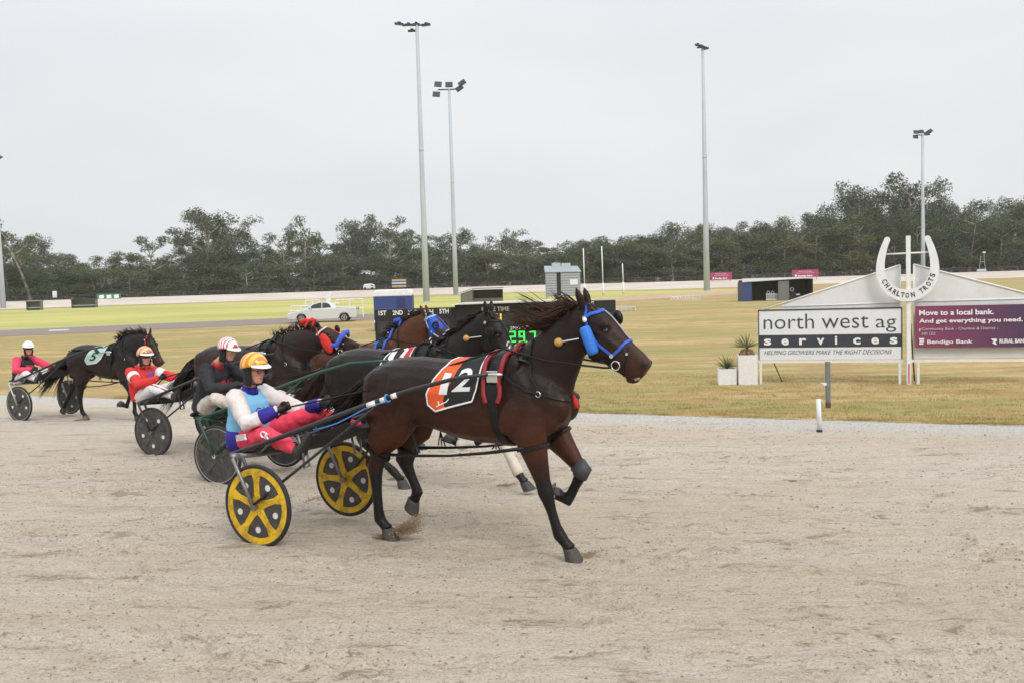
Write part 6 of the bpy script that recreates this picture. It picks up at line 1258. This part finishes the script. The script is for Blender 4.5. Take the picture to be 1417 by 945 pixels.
def driver(loc, rz, label, o):
    e = empty('person', loc, rz, label, 'person'); vx = o.get('vx', .010)
    hip = Vector((o['hip'][0], 0, o['hip'][1])); sh = Vector((o['sh'][0], 0, o['sh'][1])); hd = Vector((o['head'][0], o.get('hy', 0), o['head'][1])); yaw = radians(o.get('yaw', 0)); pit = radians(o.get('pitch', 0))
    tor = (sh-hip).normalized(); fwd = Vector((0, 1, 0)).cross(tor).normalized(); fwd = fwd if fwd.x > 0 else -fwd
    RH = Matrix.Rotation(yaw, 3, 'Z') @ Matrix.Rotation(pit, 3, 'Y'); Hp = lambda x, y, z: hd + RH @ Vector((x, y, z))
    J = {}
    for s_, k in ((-1, 'n'), (1, 'f')):
        J[k] = dict(sh=sh+Vector((.0, s_*.175, 0)), el=Vector(o[k+'el']), ha=Vector(o[k+'ha']), hip=hip+Vector((.06, s_*.10, -.01)), kn=Vector(o[k+'kn']), ft=Vector(o[k+'ft']))
    # --- body: one skin from head to feet, its covered parts slimmer than the clothes
    m = MB(); m.ell(tuple(Hp(-.012, 0, .02)), (.098, .076, .108), 18, 14, RH); m.rings([[Hp(x, y*1.0, z) for x, y, z in [(cx+rx*cos(2*pi*k/14), ry*sin(2*pi*k/14), zz) for k in range(14)]] for (cx, rx, ry, zz) in ((.012, .078, .062, .02), (.020, .072, .058, -.03), (.030, .058, .050, -.075), (.040, .040, .036, -.105), (.045, .018, .02, -.118))])
    m.rings([[Hp(x_, y_*w_, z_) for x_, y_ in ((b_-.02, -1), (b_+.004, -.6), (b_+h_, 0), (b_+.004, .6), (b_-.02, 1), (b_-.04, 0))] for b_, h_, w_, z_ in ((.082, .004, .010, .025), (.084, .013, .012, .0), (.084, .028, .018, -.022), (.080, .022, .020, -.034), (.078, .004, .014, -.040))])   # nose
    m.ell(tuple(Hp(.078, 0, -.058)), (.014, .026, .007), 10, 6, RH); m.ell(tuple(Hp(.076, 0, -.070)), (.014, .022, .007), 10, 6, RH); m.ell(tuple(Hp(.070, 0, -.098)), (.020, .022, .016), 10, 6, RH); m.ell(tuple(Hp(.072, 0, .040)), (.020, .055, .012), 12, 6, RH)
    for s_ in (-1, 1): m.ell(tuple(Hp(.058, s_*.040, -.022)), (.022, .022, .024), 10, 6, RH); m.ell(tuple(Hp(-.01, s_*.078, -.01)), (.018, .010, .032), 10, 6, RH)
    m.tube([Hp(-.02, 0, -.05), sh+Vector((0, 0, .04)), sh-tor*.05], [.052, .055, .07], 12)
    m.rings([[p_+Vector((0, 1, 0))*(w_*sin(a))+fwd*(d_*cos(a)) for a in [2*pi*k/14 for k in range(14)]] for p_, w_, d_ in ((sh+tor*.02, .12, .06), (sh-tor*.05, .15, .09), (hip.lerp(sh, .5), .12, .09), (hip, .14, .10))])
    for k, s_ in (('n', -1), ('f', 1)):
        j = J[k]; m.tube([sh+Vector((0, s_*.08, -.03)), j['sh'], j['sh'].lerp(j['el'], .5), j['el'], j['el'].lerp(j['ha'], .5), j['ha']], [.05, .048, .040, .034, .032, .024], 9); m.tube([hip+Vector((0, s_*.05, 0)), j['hip'], j['kn'], j['kn'].lerp(j['ft'], .4), j['ft']], [.07, .068, .045, .045, .030], 9)
    organic('body', m, skin, e, .0095 if o.get('fine') else .013, 2, .4)
    for s_ in (-1, 1):
        m = MB(); m.ell(tuple(Hp(.076, s_*.031, .006)), (.010, .014, .009), 10, 8, RH); m.build('eye', mat('eye_white', (.6, .58, .56), .3), e, smooth=True); m = MB(); m.ell(tuple(Hp(.084, s_*.031, .006)), (.004, .007, .007), 8, 6, RH); m.build('iris', eyem, e, smooth=True)
    m = MB(); m.ell(tuple(Hp(.088, 0, -.064)), (.006, .022, .0025), 8, 6, RH); m.build('mouth', mat('lips', lin((150, 84, 78)), .5), e, smooth=True)
    # --- helmet with peak, liner and straps
    def cap(rx, ry, rz_, cz, front, back, cut=None):
        rg = []; NA, NP = 28, 10
        for i in range(NP+1):
            ring = []
            for k in range(NA):
                az = 2*pi*k/NA; mx = radians(front+(back-front)*(.5-.5*cos(az))**.8); ph = max(.02, mx*i/NP); ring.append(Hp(rx*sin(ph)*cos(az)-.012, ry*sin(ph)*sin(az), cz+rz_*cos(ph)))
            rg.append(ring)
        return MB().rings(rg, cap=False)
    o1 = cap(.137, .116, .122, .040, 76, 112).build('helmet', o['helm'], e, smooth=True); sl = o1.modifiers.new('t', 'SOLIDIFY'); sl.thickness = .010
    m = MB(); rg = []
    for k in range(13):
        az = radians(-58+116*k/12); c_, s2 = cos(az), sin(az); L_ = .050*cos(az*.9)+.006; rg.append([Hp(.125*c_-.012, .108*s2, .066), Hp((.125+L_)*c_-.008, (.108+L_*.5)*s2, .052-.012*c_), Hp((.125+L_)*c_-.008, (.108+L_*.5)*s2, .047-.012*c_), Hp(.125*c_-.012, .108*s2, .060)])
    m.rings(rg); m.build('helmet_peak', o.get('peak', white_c), o1, smooth=True)
    rg = []
    for i in range(8):
        ring = []; z_ = .06-.20*i/7
        for k in range(15): az = radians(62+236*k/14); ring.append(Hp(.108*cos(az)*(1-.16*i/7)-.012, .089*sin(az)*(1-.22*i/7), z_))
        rg.append(ring)
    m = MB().rings(rg, closed=False, cap=False); o2 = m.build('helmet_liner', o.get('liner', liner_m), e, smooth=True); sl = o2.modifiers.new('t', 'SOLIDIFY'); sl.thickness = .012; sl.offset = 0
    m = MB(); m.tube([Hp(-.0, -.088, -.05), Hp(.035, -.055, -.115), Hp(.04, 0, -.132), Hp(.035, .055, -.115), Hp(0, .088, -.05)], .007, 6); m.build('chin_strap', liner_m, e, smooth=True)
    gl_ = o.get('goggles')
    if gl_:
        rg = []
        for k in range(11): az = radians(-62+124*k/10); rg.append([Hp(.098*cos(az)-.004, .084*sin(az), .026), Hp(.106*cos(az)-.004, .090*sin(az), .008), Hp(.098*cos(az)-.004, .084*sin(az), -.010), Hp(.088*cos(az)-.004, .076*sin(az), .008)])
        m = MB().rings(rg); m.build('goggles', mat('dark_lens', (.02, .015, .015), .12, coat=.5), e, smooth=True)
    elif o.get('glasses'):
        for s_ in (-1, 1): m = MB(); m.torus(Hp(.098, s_*.033, .006), RH @ Vector((1, 0, 0)), .020, .0028, 14, 5); m.build('spectacle_rim', liner_m, e)
        m = MB(); m.tube([Hp(.1, -.014, .010), Hp(.1, .014, .010)], .0025, 5)
        for s_ in (-1, 1): m.tube([Hp(.096, s_*.052, .010), Hp(.02, s_*.083, .012)], .003, 5)
        m.build('spectacle_arm', liner_m, e)
    # --- jacket: torso and sleeves
    def tring(p_, w_, d_, bf=.0): return [p_+Vector((0, 1, 0))*(w_*sin(a))+fwd*((d_+(bf if cos(a) > 0 else 0))*cos(a)) for a in [2*pi*k/20 for k in range(20)]]
    T_ = MB(); T_.rings([tring(sh+tor*.055, .060, .055), tring(sh+tor*.035, .10, .070), tring(sh+tor*.005, .172, .098), tring(sh-tor*.06, .215, .138, .01), tring(hip.lerp(sh, .62), .218, .152, .03), tring(hip.lerp(sh, .38), .214, .158, .045), tring(hip.lerp(sh, .15), .218, .160, .045), tring(hip-tor*.06, .215, .15, .02)])
    slv = []
    for k, s_ in (('n', -1), ('f', 1)):
        j = J[k]; a, b, c = j['sh'], j['el'], j['ha']; S_ = MB(); S_.tube([sh+Vector((0, s_*.11, -.02)), a, a.lerp(b, .35), a.lerp(b, .75), b, b.lerp(c, .25), b.lerp(c, .6), c.lerp(b, .06)], [.078, .088, .080, .074, .074, .066, .056, .043], 14); slv.append((k, S_))
    if o.get('split_sleeves'):
        organic('vest', T_, o['jacket'], e, vx, 3, .5, .026)
        for k, S_ in slv: organic('sleeve', S_, o['sleeve'], e, vx, 3, .5, .030)
    else:
        for k, S_ in slv: T_.v, T_.f = (lambda n, V, F_: (T_.v+V, T_.f+[tuple(i+n for i in f) for f in F_]))(len(T_.v), S_.v, S_.f)
        organic('jacket', T_, o['jacket'], e, vx, 3, .5, .026)
    for k in ('n', 'f'):
        j = J[k]; b, c = j['el'], j['ha']
        if o.get('cuff'): m = MB(); m.tube([b.lerp(c, .40), b.lerp(c, .44), b.lerp(c, .65), b.lerp(c, .86), b.lerp(c, .93)], [.058, .068, .062, .050, .036], 16); m.build('cuff', o['cuff'], e, smooth=True)
        if o.get('armband'): m = MB(); a = j['sh']; m.tube([a.lerp(b, .30), a.lerp(b, .52)], [.091, .087], 16); m.build('armband', o['armband'], e, smooth=True)
        if o.get('armpatch'): m = MB(); a = j['sh']; m.tube([a.lerp(b, .15), a.lerp(b, .8)], [.092, .082], 16); m.build('sleeve_panel', o['armpatch'], e, smooth=True)
        glove(e, glove_m, b.lerp(c, .90), c, -1 if k == 'n' else 1, .0055 if o.get('fine') else .008)
    if o.get('collar'): m = MB(); m.tube([sh+tor*.015+fwd*.01, sh+tor*.06+fwd*.012, sh+tor*.085+fwd*.016], [.088, .070, .066], 18); m.build('collar', o['collar'], e, smooth=True)
    if o.get('hem'): m = MB(); m.rings([tring(hip.lerp(sh, .20), .222, .166, .048), tring(hip.lerp(sh, .02), .230, .168, .044), tring(hip-tor*.09, .225, .158, .02)]); m.build('hem_band', o['hem'], e, smooth=True)
    def front(x, z, off=.0):   # point on the chest: x across (wearer's right negative), z up along the torso from the hip
        p_ = hip.lerp(sh, z); a = x/.215; return p_+Vector((0, 1, 0))*(.222*sin(a))+fwd*((.192+off)*cos(a))
    if o.get('chest_panel'):
        m = MB(); m.rings([[front(x, z, .0) for x in (-.13, -.07, 0, .07, .13)] for z in (.50, .60, .72, .80)], closed=False, cap=False); q = m.build('chest_panel', o['chest_panel'], e, smooth=True); sl = q.modifiers.new('t', 'SOLIDIFY'); sl.thickness = .008
    if o.get('chest_text'):
        t, mt, z0, z1 = o['chest_text']; vs, fs = text_verts(t, 1.0, extrude=0, bold=.02); x0 = min(v.x for v in vs); x1 = max(v.x for v in vs); y0 = min(v.y for v in vs); y1 = max(v.y for v in vs); m = MB(); m.add([front(-.105+.21*(v.x-x0)/(x1-x0), z0+(z1-z0)*(v.y-y0)/(y1-y0), .012) for v in vs], fs); m.build('chest_lettering', mt, e)
    for (cx, cz, r_, mt) in o.get('stars', ()):
        m = MB(); P_ = [front(cx+a, cz+b/.45, .012) for a, b in starpoly(0, 0, r_)]; c0 = front(cx, cz, .020); m.add(P_+[c0], [(k, (k+1) % 10, 10) for k in range(10)]); m.build('star', mt, e)
    for s_ in ((-1, 1) if o.get('back_stripe') else ()):
        pass
    # --- trousers, boots
    m = MB(); m.rings([tring(hip+tor*.05, .175, .12), tring(hip, .185, .130), tring(hip-tor*.06, .17, .12), tring(hip-tor*.10, .10, .08)])
    for k, s_ in (('n', -1), ('f', 1)):
        j = J[k]; a, b, c = j['hip'], j['kn'], j['ft']; m.tube([a-Vector((.05, 0, 0)), a.lerp(b, .25), a.lerp(b, .6), b, b.lerp(c, .3), b.lerp(c, .65), b.lerp(c, .93)], [.100, .104, .092, .076, .074, .064, .054], 14)
    organic('trousers', m, o['trous'], e, vx, 3, .5, .028)
    if o.get('leg_stripe'):
        for k in ('n', 'f'): j = J[k]; s_ = -1 if k == 'n' else 1; m = MB(); P_ = [j['hip'].lerp(j['kn'], t)+Vector((0, s_*.045, .085-.02*t)) for t in (.1, .4, .7, 1)]+[j['kn'].lerp(j['ft'], t)+Vector((0, s_*.035, .058)) for t in (.3, .7)]; m.tube(P_, .009, 6); m.build('leg_stripe', o['leg_stripe'], e, smooth=True)
    if o.get('leg_text'):
        j = J['n']; a, b, c = j['hip'], j['kn'], j['ft']
        for txt, p0, p1, w_, h_ in (('GLASHER', a, b, .20, .055), ('CK', b, c, .11, .055)):
            d = (p1-p0).normalized(); n_ = Vector((0, -1, 0)); u_ = d.cross(n_); u_ = (u_ if u_.z > 0 else -u_).normalized(); nn = d.cross(u_).normalized(); nn = nn if nn.y < 0 else -nn
            st = p0.lerp(p1, .18)+nn*.112+u_*.0 if txt != 'CK' else p0.lerp(p1, .02)+nn*.084+u_*.005
            m = MB(); put_text(m, txt, st, d, u_, .05, width=w_, height=h_, extrude=.008, bold=-.0005); m.build('trouser_lettering', white_c, e)
    for k, s_ in (('n', -1), ('f', 1)):
        j = J[k]; f = j['ft']; b = j['kn']; ld = (f-b).normalized(); tu = (Vector((0, 0, 1))-ld*ld.z).normalized(); tu = (tu*.96+ld*.28).normalized(); m = MB()
        m.tube([b.lerp(f, .86), f-tu*.02], [.050, .052], 12); m.tube([f-tu*.075+ld*.01, f-tu*.02+ld*.015, f+tu*.07+ld*.03, f+tu*.14+ld*.04, f+tu*.185+ld*.045], [.036, .045, .042, .038, .022], 12); organic('boot', m, boot_m, e, .011, 2, .4)
        m = MB(); q = f+ld*.055+tu*.055; rot = Matrix((tuple(tu), tuple(ld.cross(tu)), tuple(ld))).transposed(); m.ell(tuple(q+ld*.012), (.135, .042, .012), 14, 6, rot); m.build('sole', mat('boot_sole', (.02, .02, .02), .8), e, smooth=True)
    return e
def helmet_mat(nm, a, b, sc=7, thr=(.47, .53), c=None, rot=.5):
    h = NT(nm); w = h.n('ShaderNodeTexWave'); w.inputs['Scale'].default_value = sc; w.inputs['Distortion'].default_value = 5; w.inputs['Detail'].default_value = 1.5; w.inputs['Detail Scale'].default_value = 1.2; h.l(h.pos((1, .6, 1), rz=rot), w.inputs[0])
    col = h.mix(h.ramp(w.outputs[0], [(thr[0], 0), (thr[1], 1)]), a, b)
    if c: col = h.mix(h.ramp(h.noise(h.pos(), 9, 2, .5), [(.55, 0), (.60, 1)]), col, c)
    h.base(col, .28, .5); h.b.inputs['Coat Weight'].default_value = .5; return h.m
cloth = lambda nm, c, amt=.12: mat(nm, lin(c), .75, noise_amt=amt, noise_scale=9, bump=.35, bscale=22)
lblue = cloth('light_blue_vest', (122, 184, 222)); wsl = mat('soiled_white_sleeve', lin((216, 212, 212)), .8, noise_amt=.2, noise_scale=5, dark=lin((204, 190, 184)), bump=.35, bscale=22); dblue = cloth('royal_blue_cuff', (40, 34, 140)); pinkr = cloth('coral_pink_trousers', (230, 62, 88)); whitet = mat('muddy_white_trousers', lin((214, 208, 202)), .8, noise_amt=.25, noise_scale=8, dark=lin((170, 154, 138)), bump=.3, bscale=20)
driver(tuple(OAz), -aA, 'driver in light blue vest, white sleeves, pink trousers and yellow helmet', dict(fine=True, vx=.010, hip=(-2.36, .815), sh=(-2.33, 1.195), head=(-2.225, 1.425), hy=-.02, yaw=-8, pitch=6, nel=(-2.08, -.31, .985), nha=(-1.85, -.14, 1.10), fel=(-1.96, .30, 1.02), fha=(-1.60, .14, 1.13), nkn=(-1.86, -.30, .89), fkn=(-1.78, .24, 1.02), nft=(-1.46, -.37, .80), fft=(-1.34, .38, .86),
    helm=helmet_mat('yellow_flame_helmet', lin((236, 186, 60)), lin((214, 128, 44)), 5, (.40, .62)), glasses=True, jacket=lblue, sleeve=wsl, split_sleeves=True, cuff=dblue, collar=dblue, hem=dblue, trous=pinkr, chest_panel=None, chest_text=('GASO', mat('royal_lettering', lin((60, 56, 160)), .6), .60, .78), leg_text=True))
blackj = cloth('black_jacket', (30, 31, 38), .3); redl = mat('red_lettering', lin((214, 40, 52)), .6)
driver(OB_, rB, 'driver in black jacket and muddy white trousers with red and white helmet', dict(fine=True, hip=(-2.40, .84), sh=(-2.24, 1.30), head=(-2.03, 1.52), yaw=-4, pitch=14, nel=(-2.02, -.34, 1.08), nha=(-1.72, -.14, 1.13), fel=(-1.92, .32, 1.10), fha=(-1.58, .14, 1.18), nkn=(-1.96, -.34, .98), fkn=(-1.84, .26, 1.04), nft=(-1.46, -.40, .84), fft=(-1.34, .40, .88),
    helm=helmet_mat('white_red_helmet', lin((232, 226, 226)), lin((214, 70, 74)), 9, (.60, .72)), jacket=blackj, trous=whitet, chest_text=('OH', redl, .42, .86), collar=cloth('red_collar', (180, 36, 40))))
redj = cloth('red_jacket', (208, 46, 42)); bstar = mat('blue_star', lin((60, 90, 190)), .6)
driver(OC_, rC, 'driver in red jacket with blue stars and white armbands, white trousers', dict(vx=.012, hip=(-2.50, .78), sh=(-2.56, 1.15), head=(-2.43, 1.365), yaw=-22, pitch=4, nel=(-2.26, -.32, .98), nha=(-1.98, -.16, 1.08), fel=(-2.08, .30, 1.0), fha=(-1.74, .14, 1.08), nkn=(-1.98, -.30, .93), fkn=(-1.90, .24, .98), nft=(-1.50, -.38, .84), fft=(-1.40, .38, .86),
    helm=helmet_mat('orange_brown_helmet', lin((196, 120, 70)), lin((226, 190, 160)), 6, (.5, .64)), goggles=True, jacket=redj, trous=cloth('white_trousers', (226, 224, 226)), armband=white_c, collar=cloth('red_collar2', (190, 40, 36)), leg_stripe=mat('red_piping', lin((180, 40, 44)), .6),
    stars=[(.0, .80, .07, bstar), (.13, .84, .045, bstar), (-.04, .40, .045, bstar), (.10, .48, .035, bstar)]))
driver(OD_, rC, 'mostly hidden driver with a grey and orange helmet behind the black jacket', dict(vx=.014, hip=(-2.40, .80), sh=(-2.38, 1.17), head=(-2.28, 1.40), nel=(-2.08, -.3, 1.0), nha=(-1.8, -.14, 1.1), fel=(-1.98, .3, 1.0), fha=(-1.62, .14, 1.12), nkn=(-1.9, -.3, .93), fkn=(-1.82, .24, 1.0), nft=(-1.48, -.38, .84), fft=(-1.36, .38, .86),
    helm=helmet_mat('grey_orange_helmet', lin((120, 120, 124)), lin((216, 130, 80)), 6, (.5, .6)), jacket=cloth('blue_white_jacket', (70, 130, 210)), sleeve=wsl, split_sleeves=True, trous=whitet, goggles=True))
driver(OF_, rF, 'driver at the back in hot pink sleeves, black vest and plain white helmet', dict(vx=.013, hip=(-2.34, .80), sh=(-2.26, 1.17), head=(-2.12, 1.385), yaw=-30, pitch=2, nel=(-2.10, -.34, .98), nha=(-1.80, -.18, 1.0), fel=(-1.92, .32, 1.0), fha=(-1.62, .10, 1.0), nkn=(-1.86, -.30, .90), fkn=(-1.78, .24, .94), nft=(-1.46, -.38, .82), fft=(-1.36, .38, .84),
    helm=mat('plain_white_helmet', (.74, .75, .76), .25, coat=.5), jacket=cloth('black_vest', (32, 30, 36), .3), sleeve=cloth('hot_pink_sleeve', (232, 62, 96)), split_sleeves=True, trous=cloth('white_trousers', (226, 224, 226)), goggles=True, chest_text=('B', mat('pink_lettering', lin((214, 60, 90)), .6), .5, .82), collar=cloth('black_collar', (20, 20, 24))))
# --- reins, whips and the tail-end straps (reins belong to the harness of each horse)
def reins(root, rootloc, rzv, o, h3, nha, fha, mt=leather):
    inv = Matrix.Translation(Vector(rootloc)) @ Matrix.Rotation(rzv, 4, 'Z'); inv = inv.inverted(); wo = Matrix.Translation(Vector(o)) @ Matrix.Rotation(rzv, 4, 'Z')
    for s_, ha in ((-1, nha), (1, fha)):
        a = inv @ (wo @ Vector(ha)); a = a+Vector((.06, 0, .0)); ter = Vector((.38, s_*.12, 1.635)); bit = Vector(h3(1.265, s_*.095, 1.50)); m = MB()
        P_ = [a+Vector((-.12, 0, -.10)), a, a.lerp(ter, .35)+Vector((0, 0, -.035)), a.lerp(ter, .7)+Vector((0, 0, -.02)), ter, ter.lerp(bit, .45)+Vector((0, s_*.10, -.02)), bit+Vector((-.05, s_*.015, 0)), bit]; m.tube(P_, .0085, 6); m.build('rein', mt, root, smooth=True)
reins(hA, HA, -aA, OAz, h3A, (-1.84, -.13, 1.115), (-1.60, .14, 1.13)); reins(hB, oB, rB, OB_, h3B, (-1.72, -.14, 1.13), (-1.58, .14, 1.18))
reins(hC, oC, rC, OC_, h3C, (-1.98, -.16, 1.08), (-1.74, .14, 1.08)); reins(hD, oD, rD, OD_, h3D, (-1.8, -.14, 1.1), (-1.62, .14, 1.12)); reins(hF, oF, rF, OF_, h3F, (-1.80, -.18, 1.0), (-1.62, .10, 1.0))
def whip(o, rzv, a, b, label):
    wo = Matrix.Translation(Vector(o)) @ Matrix.Rotation(rzv, 4, 'Z'); a = wo @ Vector(a); b = wo @ Vector(b); e = empty('whip', tuple(a), 0, label, 'whip'); d = b-a; m = MB(); m.tube([(0, 0, 0), d*.12], [.011, .010], 7); m.build('handle', leather, e, smooth=True); m = MB(); m.tube([d*.12, d*.5+Vector((0, 0, -.02)), d*.8+Vector((0, 0, -.01)), d], [.007, .005, .004, .002], 6); m.build('shaft', mat('whip_cane', (.08, .05, .035), .5), e, smooth=True)
whip(OC_, rC, (-1.80, .12, 1.06), (-.95, .10, 1.62), 'thin whip held up in the far hand of the driver in red')
whip(OAz, -aA, (-1.60, .16, 1.08), (-.85, .30, 1.42), 'black whip held in the far hand of the driver in light blue')
# sand thrown up by the hooves (uncountable grains)
def spray(px, py, dirx, n, L, H_, seed, wd=.05):
    q = np.random.RandomState(seed); p = at(px, py); t = q.uniform(0, 1, n)**.8; u = t*L+q.normal(0, .02, n); z = t**1.3*H_*q.uniform(.35, 1.05, n)+.01; l_ = q.normal(0, wd*(.4+t), n); s_ = q.uniform(.0025, .008, n)*(1.1-.5*t)
    T_, N__ = frame(aA); X = p.x+T_.x*u*dirx+N__.x*l_; Y = p.y+T_.y*u*dirx+N__.y*l_; Z_ = p.z+z
    v = oc[None]*s_[:, None, None]*q.uniform(.6, 1.3, (n, 6, 1)); v = v+np.stack([X, Y, Z_], 1)[:, None, :]; return v.reshape(-1, 3), (of[None]+(np.arange(n)*6)[:, None, None]).reshape(-1, 3)
for k, (px, py, dx_, n, L, H_, sd__) in enumerate(((520, 744, 1, 3600, .46, .24, 1), (800, 768, 1, 260, .16, .03, 2), (535, 663, 1, 300, .3, .05, 3), (690, 672, 1, 300, .25, .05, 4), (104, 582, 1, 700, .4, .12, 5), (432, 690, 1, 420, .7, .30, 6))):
    V_, F_ = spray(px, py, dx_, n, L, H_, sd__, .035 if k == 0 else .06 if k < 5 else .2); tag(np_mesh('thrown_sand', V_, F_, mat('damp_sand', lin((150, 128, 100)), .95)), ['spray of sand kicked up behind the near hind hoof of horse twelve', 'few grains at the front hoof of horse twelve', 'sand flicked from the second horse hind hoof', 'sand under the outstretched hoof of the second horse', 'sand kicked up by the last horse', 'grains flying between the yellow wheels'][k], 'sand', kind='stuff')
